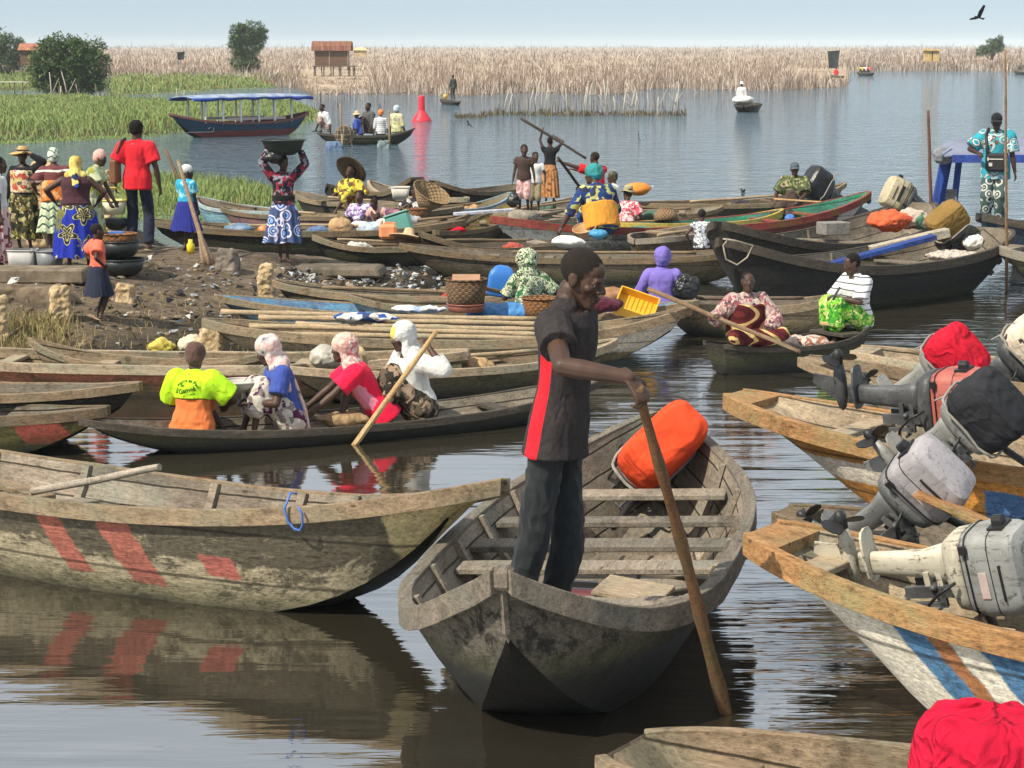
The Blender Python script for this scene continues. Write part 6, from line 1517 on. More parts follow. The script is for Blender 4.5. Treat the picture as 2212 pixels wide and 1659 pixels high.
tiny('passenger in striped top and orange turban in the crowded black canoe', 823, 292, FY, 1.55, (-.1, 1), Wp['wst'], C['brown'], hat=('scarf', cloth('orange turban', (.66, .2, .06)), {'g': .035}))
tiny('passenger in pale yellow with a white head wrap at the right of the crowded canoe', 857, 288, FY, 1.7, (.4, .8), cprint('pale yellow print', [(.55, .5, .25), (.6, .56, .4), (.3, .35, .15)], 'blotch', 12), C['yellow'], hat=('scarf', cloth('pale blue wrap', (.5, .58, .62)), {'g': .03}))
person('man in dark clothes standing in the tiny canoe before the reeds', D(979, 217, 129), face=(-.5, .8), h=Hh(165, 218, 129) * 1.03, wear=(('shirt', cloth('olive shirt', (.07, .075, .055)), {'sleeve': 1.8}), ('pants', cloth('olive trousers', (.055, .06, .05)), {})), hair='crop', eyes=False)
tiny('man in white cap behind the white sacks', 1602, 216, 112.5, 1.6, (.3, .9), C['white'], C['brown'], hat=('hat', C['white'], {'brim': .16}))
tiny('sailor in red by the dark patched sail', 1806, 163, 238, 1.5, (.3, .9), RED_T, C['brown'])
for i_, (px, c_, l_) in enumerate(((1860, C['yellow'], 'left'), (1868, C['white'], 'middle'), (1876, C['coral'], 'right'))):
    tiny(l_ + ' passenger of the three in the distant canoe', px, 157, 262, 1.6, (-.5, -.8), c_, C['brown'])
tiny('distant paddler at the right edge by the far reeds', 2205, 152, 285, 1.8, (-.5, -.8), cloth('grey shirt', (.08, .08, .08)), C['brown'])

# ================================================================== OUTBOARDS IN PLACE
def bdir(b, s=1): v = b.M.to_3x3() @ V((s, 0, 0)); return (v.x, v.y)
COWL_G = worn('scuffed grey cowl', (.25, .255, .24))
COWL_S = worn('silver grey cowl', (.31, .29, .30), (.09, .075, .065), amt=.8)
COWL_R = worn('faded red cowl', (.40, .105, .08), (.16, .04, .03))
COWL_B = canvas('black cover', (.026, .027, .031))
outboard('scuffed grey outboard with pale worn leg in the white and blue boat', b_rw.at(.675, -.05, .72), bdir(b_rw), 80, COWL_G, worn('flaking pale alloy', (.50, .46, .36), (.10, .08, .05), .6, .1, 1.3), .80, roll=-12)
outboard('silver grey outboard tilted up on the plain brown boat', D(1934, 1118, 12.0), bdir(b_r2), 47, COWL_S, worn('grey alloy', (.16, .165, .16), (.03, .028, .025), .5, .2), .80, roll=-22)
outboard('faded red cowled outboard lying flat across the orange boat', D(1962, 885, 14.2), bdir(b_or), 86, COWL_R, DMETAL, .86, roll=-8)
outboard('outboard under a black cover at the right of the orange boat', D(2062, 958, 13.5), bdir(b_or), 52, COWL_B, worn('pale grey alloy', (.27, .27, .25), rough=.5, metal=.25), .84, cover=.6, roll=-20)
outboard('outboard wrapped in bright red towelling on the bare plank boat', D(2010, 826, 16.6), bdir(b_r6), 52, RED_TOWEL, worn('pale grey alloy', (.27, .27, .25), rough=.5, metal=.25), .80, cover=.7, roll=-22)
outboard('outboard under a spotted cream cover at the right edge', D(2176, 822, 17.6), bdir(b_r7), 48, cprint('cream spotted cloth', [(.62, .52, .40), (.05, .045, .04), (.64, .56, .44), (.6, .5, .4), (.63, .55, .42), (.62, .52, .4)], 'blotch', 18), DMETAL, .95, cover=1.0, roll=-12)
outboard('outboard under an orange red cover at the stern of the grey boat', D(1380, 1026, 14.6), (.35, 1), 44, canvas('orange red cover', (.66, .068, .022), .8, 3.0), METAL, .97, cover=.6, sx=1.12, roll=42)
outboard('outboard wrapped in brown sacking on the big black boat', D(2068, 530, 30.6), (1, .35), 38, canvas('brown sacking', (.22, .135, .04)), DMETAL, .95, cover=1.0, roll=12)
outboard('beige cowled outboard on the dark boat behind the big black boat', D(1978, 452, 34.6), (1, .3), 62, worn('beige cowl', (.42, .36, .23), (.15, .11, .06)), DMETAL, .95, roll=-6)
outboard('outboard bundled in black plastic beside the camouflage man', D(1795, 432, 38.6), (.9, .4), 55, plain('black plastic sheet', (.012, .012, .014), .35, .5, .2, 5, .6), DMETAL, 1.0, cover=1.2)
om = outboard('dark outboard at the bottom right draped with a red cloth', D(2104, 1912, 7.75), bdir(b_bot, -1), 6, plain('black cowl', (.03, .03, .032), .45, .5, .2, 6, .2), DMETAL, .80)
def drape():
    t = thing('red_cloth', 'wet looking red cloth thrown over the outboard at bottom right', 'cloth', om.matrix_basis.translation)
    M = Matrix.Rotation(om.rotation_euler.z, 3, 'Z'); m = MB(); rings = []
    prof = [(.02, .70), (.16, .695), (.245, .66), (.275, .58), (.285, .46), (.30, .34), (.32, .22), (.33, .13)]
    for i, (r_, z) in enumerate(prof):
        rr = []
        for j in range(72):
            a = 2 * math.pi * j / 72; f = i / 7
            e = abs(math.cos(a)) ** 2.6 * .0 + 1
            wv = 1 + .085 * f * math.sin(9 * a + math.sin(3 * a) * 1.5 + z * 3) + .05 * f * math.sin(19 * a + z * 6) + .09 * noise.noise(V((a * 2, z * 5, 0)))
            zz = z + (.09 * math.sin(2 * a + .8) + .06 * math.sin(5 * a)) * f * f + .05 * (1 - f) * noise.noise(V((math.cos(a) * r_ * 9, math.sin(a) * r_ * 9, 1.0))) + .03 * noise.noise(V((math.cos(a) * 4, math.sin(a) * 4, z * 6)))
            rr.append(M @ V((.06 + math.cos(a) * r_ * 1.08 * wv, math.sin(a) * r_ * .80 * wv, zz)) * .95)
        rings.append(rr)
    m.loft(rings, 0, True, True); o = m.build('draped_cloth', canvas('wet red cloth', (.48, .008, .035), 1.9, 9.0), t)
    s_ = o.modifiers.new('s', 'SUBSURF'); s_.levels = 1; s_.render_levels = 1
drape()

# ================================================================== POLES, PADDLES, OARS
POLEB = wood('rusty brown pole', (.17, .085, .04), axis='z', grain=1.5)
POLED = wood('dark pole', (.06, .045, .035), axis='z'); POLEP = wood('pale paddle wood', (.52, .33, .16), axis='z', dirt=.1); BAMB = wood('bamboo', (.42, .31, .19), axis='z', dirt=.25)
def pole(label, p0, p1, r0, r1, mat, name='pole', cat='pole', group=None, knots=0, blade=None, wob=.008):
    """p0, p1 world; the object stands at p0 and its local z runs along the pole"""
    p0, p1 = V(p0), V(p1); d = p1 - p0; L = d.length
    t = thing(name, label, cat, p0, 0, group); t.rotation_euler = d.to_track_quat('Z', 'Y').to_euler()
    m = MB(); n = max(8, int(L * 7)); pts = []; rad = []
    a = rnd.random() * 9
    for i in range(n + 1):
        f = i / n; r = r0 + (r1 - r0) * f
        pts.append((wob * L * noise.noise(V((f * 3, a, 0))) * 1.5, wob * L * noise.noise(V((f * 3, 5, a))) * 1.5, f * L))
        rad.append(r * (1 + .07 * noise.noise(V((f * L * 6, a, 3)))) * (1.22 if knots and i % knots == 0 else 1))
    m.tube(pts, rad, 10); m.build('shaft', mat, t)
    if blade:
        w, ln, end = blade; m = MB(); rings = []
        for f in (0, .25, .6, .9, 1):
            z = (f * ln) if end == 0 else L - f * ln
            ww = w * (1 - .75 * f ** 2.2) if f > .2 else w * (.55 + 1.6 * f)
            if end == 0: ww = w * (.75 + .25 * (1 - f)) if f < .6 else w * (1.15 - f)
            rings.append([V((ww * math.cos(q * math.pi / 5), .012 * math.sin(q * math.pi / 5), z)) for q in range(10)])
        m.loft(rings, 0, True, True); m.build('blade', mat, t)
    return t
rh_ = hero.M @ hero.rw
hp0 = rh_ + V((.035, -.035, -.02)); pbot = P(1568, 1540, 0.0); dd = (pbot - hp0).normalized()
pole('long rusty brown pole held by the standing man', hp0 + dd * .02, pbot + dd * .25, .021, .033, POLEB, wob=.002, knots=3)
pole('pale wooden paddle pushed by the woman in the off white hood', D(944, 714, 18.2), P(755, 976, -.06), .020, .026, POLEP, 'paddle', 'paddle', blade=(.05, .55, 1), wob=.002)
pole('long brown paddle held across by the woman in mauve florals', D(1400, 624, 22.3), D(1728, 760, 21.5), .024, .020, wood('brown paddle', (.24, .15, .09), axis='z'), 'paddle', 'paddle', blade=(.05, .4, 1), wob=.004)
pole('long dark pole raised over the head of the woman in black', D(1126, 256, 40.6), D(1266, 342, 40.2), .026, .022, POLED, wob=.004)
pole('dark pole of the paddler in the red tee, reaching up left', D(1205, 340, 39.2), D(1258, 412, 39.8), .026, .026, POLED, wob=.003)
o1 = G(452, 570); o2 = G(438, 560)
pole('long oar with dark blade leaning by the small schoolgirl', o1 - V((0, 0, .02)), D(384, 346, o1.y + .6), .036, .022, wood('oar wood', (.33, .22, .14), axis='z'), 'oar', 'oar', blade=(.10, .55, 0), wob=.003)
pole('second darker oar crossing behind the leaning oar', D(424, 470, 33.2), D(357, 323, 33.6), .026, .024, wood('dark oar wood', (.19, .115, .075), axis='z'), 'oar', 'oar', wob=.004)
pole('tall thin bamboo pole stuck in the water at the far right', P(2175, 660, -.2), D(2171, 108, 28.6), .022, .013, wood('red bamboo', (.36, .20, .11), axis='z'), 'mooring_pole', knots=5, wob=.002)
pole('thin dark pole standing left of the blue canopy frame', D(2012, 470, 35.5), D(2005, 238, 35.5), .030, .022, wood('maroon pole', (.16, .07, .055), axis='z'), 'mooring_pole', wob=.004)
pole('pale paddle lying across the lap of the camouflage man', D(1672, 430, 37.7), D(1836, 441, 37.4), .018, .018, POLEP, 'paddle', 'paddle', wob=.003)
pole('brown stick slanting past the blue drum', D(1038, 619, 24.4), D(1118, 640, 24.9), .022, .024, wood('stick', (.25, .15, .09), axis='z'), 'stick', 'stick')
pole('short weathered stick propped in the large left canoe', b_left.at(.06, -.35, .45), D(344, 1010, 13.2), .026, .022, wood('driftwood', (.40, .34, .27), axis='z'), 'stick', 'stick', wob=.006)
for i, (a, b_, l) in enumerate((((478, 674), (1160, 690), 'rear most'), ((560, 686), (1170, 700), 'second from the back'), ((640, 700), (1165, 712), 'middle'), ((540, 705), (1168, 722), 'fourth from the back'), ((600, 722), (1160, 731), 'nearest'))):
    z = .40 - .02 * i
    pole('long bamboo pole on the tan canoe, ' + l + ' of the five', P(a[0], a[1], z), P(b_[0], b_[1], z), .028, .024, BAMB, 'bamboo_pole', 'pole', 'bamboo poles on the tan canoe', knots=5, wob=.003)

# ================================================================== THINGS ON THE LANDING
STONE = None
def stone_mat():
    n = N('eroded laterite', .95, .1); co = n.co(); a = n.noise(co, 7, 8, .75); b = n.voro(co, 16, 'F1', 'Distance')
    n.set('Base Color', n.ramp(a, [(.3, (.16, .10, .05)), (.45, (.46, .34, .19)), (.62, (.60, .47, .29)), (.8, (.66, .55, .38))]))
    n.bump(n.math('ADD', a, n.math('MULTIPLY', b, .5)), 1.0, .05); return n.mat
STONE = stone_mat(); ROCK = plain('grey rock', (.22, .185, .15), .95, .15, .35, 5, .8)
def pillar(label, px, yb, yt, wpx, mat=STONE, name='stone_post', cat='stone post', tilt=0, group='stone posts on the landing', dep=.9, rough=.035, top=.85):
    b = G(px, yb); y = b.y; h = (yb - yt) * y / 4900; w = wpx * y / 4900
    m = MB(); rings = []
    for i in range(11):
        f = i / 10; s = (1 - (1 - top) * f) * (.75 if i == 10 else 1)
        rings.append([V((q.x * s, q.y * s, -.12 + f * (h + .12))) for q in sring(w / 2, w / 2 * dep, 0, 0, 20, 5)])
    m.loft(rings, 0, True, True)
    o = m.blob(name, mat, None, max(.012, w * .05), 1, (rough, 7))
    o.location = b; o.rotation_euler = (0, R(tilt), rnd.uniform(-.3, .3)); return tag(o, label, cat, group)
pillar('square stone post with pale pitted face left of the coral girl', 131, 688, 617, 48)
pillar('low broad stone stump right of the coral girl', 272, 650, 613, 42)
pillar('slender pitted stone post behind the blue canoe tip', 576, 656, 571, 38, rough=.04, top=.8)
pillar('tilted stone block above the head of the lime tee woman', 447, 770, 702, 58, tilt=16)
pillar('stone post cut by the left edge of the picture', 2, 735, 640, 34)
pillar('rounded grey boulder slab behind the slender stone post', 493, 588, 537, 46, ROCK, 'boulder', 'boulder', group=None)
pillar('tall tan sandstone pillar between the straw hat woman and the green head wrap', 100, 526, 350, 76, name='sandstone_pillar', cat='pillar', group=None, rough=.04)
pillar('second tan pillar half hidden behind the white head cloth', 226, 520, 368, 44, name='sandstone_pillar', cat='pillar', group=None, rough=.05)
pillar('small pale stone lying right of the stacked basins', 330, 582, 566, 22, name='stone', cat='stone', group=None)
sl = thing('concrete_kerb', 'broken concrete kerb slab under the buckets at left', 'kerb', G(78, 612))
m = MB(); m.box((-.1, .25, .08), (1.35, .55, .17), Matrix.Rotation(R(-2), 3, 'Z')); m.build('slab', plain('old concrete', (.21, .17, .12), .95, .1, .35, 5, .8), sl, bevel=.02)
m = MB(); m.box((.72, .12, .03), (.18, .35, .12), Matrix.Rotation(R(14), 3, 'Z')); m.build('broken_end', plain('old concrete', (.21, .17, .12), .95, .1, .35, 5, .8), sl, bevel=.02)
sl = thing('concrete_slab', 'flat broken slab at the water edge beneath the basin carrier', 'slab', G(730, 592))
m = MB(); m.box((0, .1, .04), (1.25, .7, .13), Matrix.Rotation(R(-6), 3, 'Z'), taper=.9); m.build('slab', plain('muddy slab', (.14, .115, .085), .95, .15, .35, 5, .8), sl, bevel=.03)
sl = thing('dirt_step', 'crumbling earth step at the lower left of the kerb', 'step', G(55, 640))
m = MB(); m.box((-.2, 0, .02), (1.6, .5, .20), Matrix.Rotation(R(-12), 3, 'Z'), taper=.85); m.blob('earth', plain('old earth', (.17, .13, .09), .95, .1, .35, 5, .8), sl, .03, 1, (.06, 5))
def vessel(name, label, p, prof, mat, cat, n=28, sq=0, handle=None, group=None, rim=None, tilt=(0, 0, 0)):
    t = thing(name, label, cat, p, 0, group); t.rotation_euler = tuple(R(a) for a in tilt); m = MB()
    full = prof + [(r_ - .008, z) for r_, z in prof[::-1][:-1]] + [(.001, prof[0][1] + .012)]
    full = [(.001, prof[0][1])] + full
    if sq: m.loft([sring(r_, r_ * .92, 0, z, 28, sq) for r_, z in full], 0, True, False)
    else: m.lathe(full, n=n)
    m.build('shell', mat, t)
    r_, z = prof[-1]
    m = MB(); m.tube([V((q.x, q.y, z)) for q in (sring(r_, r_ * .92, 0, 0, 28, sq) if sq else sring(r_, r_, 0, 0, 28, 2))], .010, 6, closed=True); m.build('rim', rim or mat, t)
    if handle:
        m = MB(); hm, drop = handle; pts = [(math.cos(R(a)) * r_ * 1.02, -math.sin(R(a)) * r_ * .5 * (1 if drop else .15), z + math.sin(R(a)) * (-r_ * .55 if drop else r_ * .95)) for a in range(0, 181, 15)]
        m.tube(pts, .009, 6); m.build('handle', hm, t)
    return t
PL = lambda n_, c: plain(n_, c, .45, .45, .12, 5, .1)
vessel('bucket', 'square whitish plastic bucket standing on the kerb', G(50, 585), [(.15, 0), (.175, .26)], PL('white plastic', (.42, .41, .38)), 'bucket', sq=6)
vessel('bucket', 'round grey plastic bucket with a fallen handle on the kerb', G(108, 585), [(.14, 0), (.185, .25)], PL('grey plastic', (.20, .21, .22)), 'bucket', handle=(PL('grey handle', (.10, .11, .13)), 1))
BLK = PL('black rubber basin', (.016, .02, .019))
pb_ = G(263, 593); vessel('basin', 'lower black rubber basin of the stack behind the coral girl', pb_, [(.19, 0), (.25, .06), (.285, .19)], BLK, 'basin')
vessel('basin', 'upper black rubber basin carrying the wicker basket', pb_ + V((-.04, .12, .22)), [(.18, 0), (.22, .05), (.25, .18)], BLK, 'basin')
def wicker(c1, c2):
    n = N('wicker', .85, .2); co = n.co(); x, y, z = n.sep(co)
    ang = n.math('ARCTAN2', y, x)
    row = n.math('FLOOR', n.math('MULTIPLY', z, 32)); ph = n.math('MULTIPLY', n.math('MODULO', row, 2.0), math.pi)
    w = n.math('SINE', n.math('ADD', n.math('MULTIPLY', ang, 18), ph)); v = n.math('SINE', n.math('MULTIPLY', z, 200))
    h = n.math('MULTIPLY', n.math('ADD', w, 1.2), n.math('ABSOLUTE', v))
    n.set('Base Color', n.ramp(n.math('ADD', n.math('MULTIPLY', h, .35), n.math('MULTIPLY', n.noise(co, 9), .4)), [(.15, mul(c1, .35)), (.5, c1), (.9, c2)]))
    n.bump(h, .9, .02); return n.mat
WIC = wicker((.30, .175, .085), (.45, .30, .16)); WICR = wicker((.33, .15, .06), (.46, .25, .11))
vessel('wicker_basket', 'flat brown wicker basket in the upper basin of the stack', pb_ + V((-.06, .12, .36)), [(.20, 0), (.235, .13)], WICR, 'basket')
m = MB(); m.box((0, 0, 0), (.18, .12, .02)); o = m.build('folded_cloth', PL('blue packet', (.06, .16, .45))); o.location = pb_ + V((-.07, .12, .505)); tag(o, 'small blue packet lying in the flat wicker basket', 'packet')
hb = rman.M @ rman.lw
vessel('handbasket', 'yellow and white slatted basket in the hand of the man in the red tee', hb + V((-.03, -.05, -.40)), [(.15, 0), (.185, .19)], PL('cream plastic', (.60, .58, .40)), 'basket', handle=(PL('yellow handle', (.62, .50, .06)), 0), rim=PL('yellow rim', (.64, .52, .08)))
m = MB(); m.lathe([(.001, 0), (.10, .0), (.16, .06), (.185, .15), (.175, .15), (.10, .012), (.001, .012)]); o = m.build('bowl', BLK); o.location = hb + V((-.02, .08, -.62)); tag(o, 'dark bowl held below the yellow and white basket', 'bowl')
m = MB(); m.lathe([(.001, .0), (.03, .0), (.05, .05), (.055, .12), (.03, .15), (.03, .19), (.001, .19)], n=16); o = m.build('jug', PL('yellow jug plastic', (.72, .55, .02))); o.location = G(412, 548); tag(o, 'small yellow plastic jug at the feet of the schoolgirl', 'jug')
hd = bw_.M @ bw_.hc + V((0, 0, .13 * bw_.k))
vessel('head_basin', 'dark green enamel basin balanced on the head of the young woman', hd, [(.13, 0), (.235, .06), (.275, .17), (.30, .20)], PL('dark green enamel', (.022, .035, .03)), 'basin')
def sack(name, label, p, r, mat, cat, nz=(.03, 6), tie=False, vox=.018):
    m = MB(); m.ball((0, 0, r[2] * .85), r)
    for i in range(4): m.ball((rnd.uniform(-.6, .6) * r[0], rnd.uniform(-.5, .5) * r[1], r[2] * rnd.uniform(.6, 1.1)), tuple(x * rnd.uniform(.45, .65) for x in r))
    if tie: m.rod((0, 0, r[2] * 1.6), r[0] * .3, (.02, 0, r[2] * 2.1), r[0] * .12)
    o = m.blob(name, mat, None, vox, 1, nz); o.location = p; return tag(o, label, cat)
sack('plastic_bag', 'knotted black bag held against the basin by the young woman', bw_.M @ bw_.rw + V((.07, 0, -.20)), (.11, .09, .12), plain('black bag', (.014, .016, .016), .35, .5, .2, 6, .6), 'bag', tie=True)
TARP = plain('white sacking', (.58, .56, .50), .8, .2, .15, 8, .6); CLEAR = plain('cloudy plastic', (.50, .46, .38), .3, .5, .25, 6, .8)
b_crate = thing('crate', 'tilted sea green plastic box in the canoe behind the schoolgirl', 'box', b_m1.at(-.62, .1, .22)); b_crate.rotation_euler = (R(8), R(18), b_m1.t.rotation_euler.z)
m = MB(); m.box((0, 0, .20), (.38, .3, .40), taper=1.0); m.build('shell', PL('sea green plastic', (.10, .30, .25)), b_crate, bevel=.03)
m = MB(); m.box((0, 0, .415), (.40, .32, .03)); m.build('lid', PL('sea green lid', (.16, .36, .30)), b_crate, bevel=.01)
CG = 'goods lying in the long dark canoe'
for q, v_, r, mt, nm, lb in ((-.50, -.1, (.20, .18, .14), TARP, 'sack', 'white sack right of the sea green box'), (-.40, .1, (.17, .16, .13), plain('pale blue plastic', (.45, .55, .62), .4, .4, .2, 6, .5), 'sack', 'pale blue plastic bundle in the long dark canoe'), (-.34, -.2, (.22, .18, .12), TARP, 'sack', 'brighter white sack left of the basin carrier'), (-.22, .2, (.20, .2, .16), plain('tan sacking', (.42, .27, .14), .85, .2, .2, 7, .5), 'sack', 'tan sack behind the skirt of the basin carrier'), (-.88, .1, (.26, .2, .10), RED_TOWEL, 'cloth', 'red cloth heap at the left end of the long dark canoe'), (.42, .15, (.24, .2, .11), plain('slate blue plastic', (.12, .19, .28), .5, .4, .2, 6, .4), 'bundle', 'slate blue bundle in the long dark canoe'), (.26, .1, (.12, .12, .10), PL('orange packet', (.6, .2, .05)), 'packet', 'small orange packet beside the slate blue bundle')):
    sack(nm, lb, b_m1.at(q, v_, .28), r, mt, nm)
# goods in the middle crowd
jc = thing('jerrycan', 'orange plastic jerrycan in the low canoe', 'jerrycan', D(838, 516, 33.4))
m = MB(); m.box((0, 0, .11), (.26, .18, .22)); m.build('body', PL('salmon plastic', (.68, .27, .12)), jc, bevel=.04)
m = MB(); m.box((.03, 0, .235), (.16, .03, .03)); m.rod((-.09, 0, .21), .022, (-.09, 0, .255), .022, 8); m.build('handle', PL('salmon plastic', (.68, .27, .12)), jc)
ht = thing('straw_hat', 'wide straw hat laid on the low canoe by the orange jerrycan', 'hat', D(882, 512, 33.3)); ht.rotation_euler = (R(-16), R(10), 0)
m = MB(); m.lathe([(.001, .13), (.04, .135), (.07, .12), (.085, .05), (.10, .015), (.2, .01), (.29, -.02), (.285, -.028), (.1, .0), (.001, .0)], n=32); m.build('brim_and_crown', C['pstraw'], ht)
vessel('bucket', 'white bucket in the canoe between the big hat and the child with the basket', D(865, 431, 40.2), [(.13, 0), (.165, .22)], PL('dirty white plastic', (.55, .53, .46)), 'bucket', sq=6)
vessel('wicker_scoop', 'wide tan wicker scoop carried by the child in black and white', D(915, 450, 38.7), [(.10, 0), (.20, .12), (.34, .34)], wicker((.42, .28, .15), (.58, .42, .24)), 'basket', tilt=(20, 28, 0))
vessel('wicker_basket', 'dark brown basket below the child in black and white', D(896, 477, 37.8), [(.17, 0), (.20, .2)], WICR, 'basket')
vessel('bowl', 'pink enamel bowl beside the bowed child', D(849, 480, 37.3), [(.10, 0), (.17, .08), (.19, .13)], PL('pink enamel', (.46, .22, .28)), 'bowl', tilt=(25, 20, 0))
bd = thing('board', 'white and pale blue painted board lying over the canoes', 'board', D(1045, 458, 37.5))
m = MB(); m.box((0, 0, 0), (1.0, .20, .05), Matrix.Rotation(R(-3), 3, 'Y') @ Matrix.Rotation(R(15), 3, 'Z')); m.build('plank', wood('white blue paint', (.5, .54, .62), (.66, .68, .7)), bd, bevel=.006)
sack('sack', 'lumpy grey sack under the feet of the boy in brown', D(1128, 482, 36.6), (.26, .2, .12), plain('grey sacking', (.26, .23, .18), .9, .2, .25, 8, .6), 'sack')
sack('black_bag', 'black bag hanging from the hand of the boy in brown', D(1108, 447, 37.3), (.11, .09, .14), plain('black bag', (.014, .016, .016), .35, .5, .2, 6, .6), 'bag')
sack('white_sack', 'bulging white sack on the long brown canoe near the standing man', D(1226, 534, 31.6), (.24, .18, .09), plain('bright sacking', (.74, .72, .66), .8, .2, .06, 8, .4), 'sack', (.012, 5))
sack('orange_bundle', 'round orange bundle on the far side of the floral child', D(1380, 421, 39.5), (.19, .17, .12), plain('orange cloth heap', (.66, .24, .04), .85, .2, .12, 7, .5), 'bundle', (.015, 5))
sack('jar', 'tall white sack corner beside the floral child', D(1322, 440, 37.8), (.07, .07, .16), TARP, 'sack')
vessel('wicker_basket', 'upturned tan woven basket right of the floral child', D(1438, 474, 36.2), [(.20, 0), (.18, .10), (.10, .18)], wicker((.42, .26, .14), (.55, .38, .22)), 'basket')
vessel('bowl', 'tan calabash bowl beside the woman in the ochre wrap', D(1266, 510, 33.8), [(.09, 0), (.16, .08), (.18, .14)], PL('calabash', (.42, .25, .11)), 'bowl', tilt=(20, -12, 0))
sack('blue_bundle', 'blue plastic bundle at the feet of the woman in the ochre wrap', D(1292, 513, 33.6), (.14, .12, .06), PL('bright blue plastic', (.05, .26, .45)), 'bundle')
sack('green_bundle', 'dark green tarpaulin in the boat right of the floral child', D(1408, 474, 37.2), (.22, .2, .08), plain('green tarpaulin', (.06, .12, .08), .7, .3, .2, 6, .5), 'bundle')
sack('net_bundle', 'heap of dark netting before the camouflage man', D(1690, 472, 37.2), (.24, .2, .09), plain('dark net', (.06, .05, .045), .9, .1, .5, 9, .8), 'net')
sack('blue_bag', 'small blue bag in the green boat before the camouflage man', D(1705, 480, 36.4), (.09, .08, .07), PL('bright blue plastic', (.05, .16, .45)), 'bag')
sack('orange_cloth', 'heap of orange red cloth in the dark planked boat', D(1922, 496, 32.6), (.30, .26, .15), canvas('orange red cloth heap', (.62, .12, .05)), 'cloth', (.05, 6))
sack('cloth_heap', 'heap of green and pale cloth right of the orange cloth', D(1972, 494, 32.7), (.22, .2, .16), cprint('mixed cloth', [(.10, .22, .14), (.45, .35, .28), (.40, .05, .06), (.5, .42, .34)], 'blotch', 7), 'cloth', (.05, 6))
sack('shell_heap', 'heap of pale shells in the stern of the big black boat', D(2052, 562, 29.6), (.34, .25, .07), plain('pale shells', (.62, .54, .46), .8, .2, .35, 30, 1.0), 'shells', (.03, 14))
sack('white_rag', 'crumpled white sack at the stern tip of the big black boat', D(2102, 540, 30.4), (.14, .1, .12), plain('bright sacking', (.74, .72, .66), .8, .2, .06, 8, .4), 'sack', (.03, 8))
pk_ = thing('painted_plank', 'long blue painted plank slanting through the big black boat', 'plank', D(1905, 548, 29.4))
m = MB(); m.beam((-.75, 0, -.16), (.72, .25, .20), .22, .06); m.build('board', wood('royal blue paint', (.025, .065, .26), (.05, .10, .32)), pk_, bevel=.005)
pk_ = thing('beam', 'cream coloured timber beam above the blue plank', 'beam', D(1962, 525, 30.0))
m = MB(); m.beam((-.50, 0, -.10), (.55, .15, .13), .2, .12); m.build('board', wood('cream beam', (.46, .40, .31), (.58, .52, .42)), pk_, bevel=.008)
pk_ = thing('fish_box', 'grey wooden box in the dark planked boat left of the orange cloth', 'box', D(1800, 502, 32.4))
m = MB(); m.box((0, 0, .06), (.40, .3, .18), Matrix.Rotation(R(20), 3, 'Z')); m.build('box', wood('grey box', (.25, .235, .21)), pk_, bevel=.01)
def torus_rope(label, pts, r, mat, name='rope'):
    m = MB(); m.tube(pts, r, 6); o = m.build(name, mat); return tag(o, label, 'rope')
ROPE = plain('pale rope', (.42, .36, .27), .9, .1, .2, 30, .6)
torus_rope('pale rope looped over the bow of the big black boat', [D(1572, 518, 26.35), D(1562, 530, 26.2), D(1568, 560, 26.3), D(1592, 572, 26.3), D(1614, 556, 26.3), D(1626, 530, 26.45), D(1590, 520, 26.35), D(1562, 516, 26.3)], .010, ROPE)
torus_rope('loose blue rope hanging over the rail of the large left canoe', [b_left.at(.70, -.98, .70), b_left.at(.698, -1.07, .71), b_left.at(.693, -1.12, .62), b_left.at(.697, -1.09, .55), b_left.at(.706, -1.07, .51), b_left.at(.716, -1.08, .505), b_left.at(.722, -1.11, .54), b_left.at(.724, -1.15, .60), b_left.at(.718, -1.16, .64)], .007, PL('blue rope', (.05, .14, .45)))
# canopy boat behind the man in turquoise
cf = thing('canopy_frame', 'blue painted post frame with grey tarpaulin roof behind the man in turquoise', 'canopy', D(2040, 470, 36.2)); kx = 36.2 / 4900
BLU = wood('bright blue post', (.035, .085, .36), (.07, .14, .45), axis='z'); cz = (470 - 340) * kx
m = MB(); m.beam((-28 * kx, 0, -.1), (-4 * kx, 0, cz), .10, .10); m.build('post', BLU, cf)
m = MB(); m.beam((-14 * kx, .1, -.1), (10 * kx, .1, cz), .09, .09); m.build('post', BLU, cf)
m = MB(); m.beam((22 * kx, .2, -.1), (34 * kx, .2, cz), .09, .09); m.build('post', BLU, cf)
m = MB(); m.box((12 * kx, .15, 45 * kx), (34 * kx, .05, .22)); m.build('cross_board', wood('grey box', (.25, .235, .21)), cf)
m = MB(); rings = []
for i in range(9):
    x = (-20 + 230 * i / 8) * kx; s = .05 * math.sin(i * 2)
    rr = [V((x, -.5 + .14 * j, cz + .05 + s * .5 + .26 * math.sin(math.pi * j / 8) * min(1, (i + .5) / 2))) for j in range(9)]
    rings.append(rr + [p_ - V((0, 0, .04)) for p_ in rr[::-1]])
m.loft(rings, 0, True, True); m.build('tarpaulin', plain('grey blue tarpaulin', (.17, .19, .26), .7, .3, .2, 3, .3), cf)
m = MB(); m.box((95 * kx, -.52, cz - .0), (190 * kx, .05, .12)); m.build('edge_board', BLU, cf)
sack('sack', 'grey net bag tied at the top of the blue posts', D(2036, 352, 36.0), (.18, .14, .14), plain('grey net', (.22, .23, .25), .8, .2, .3, 12, .7), 'bag')
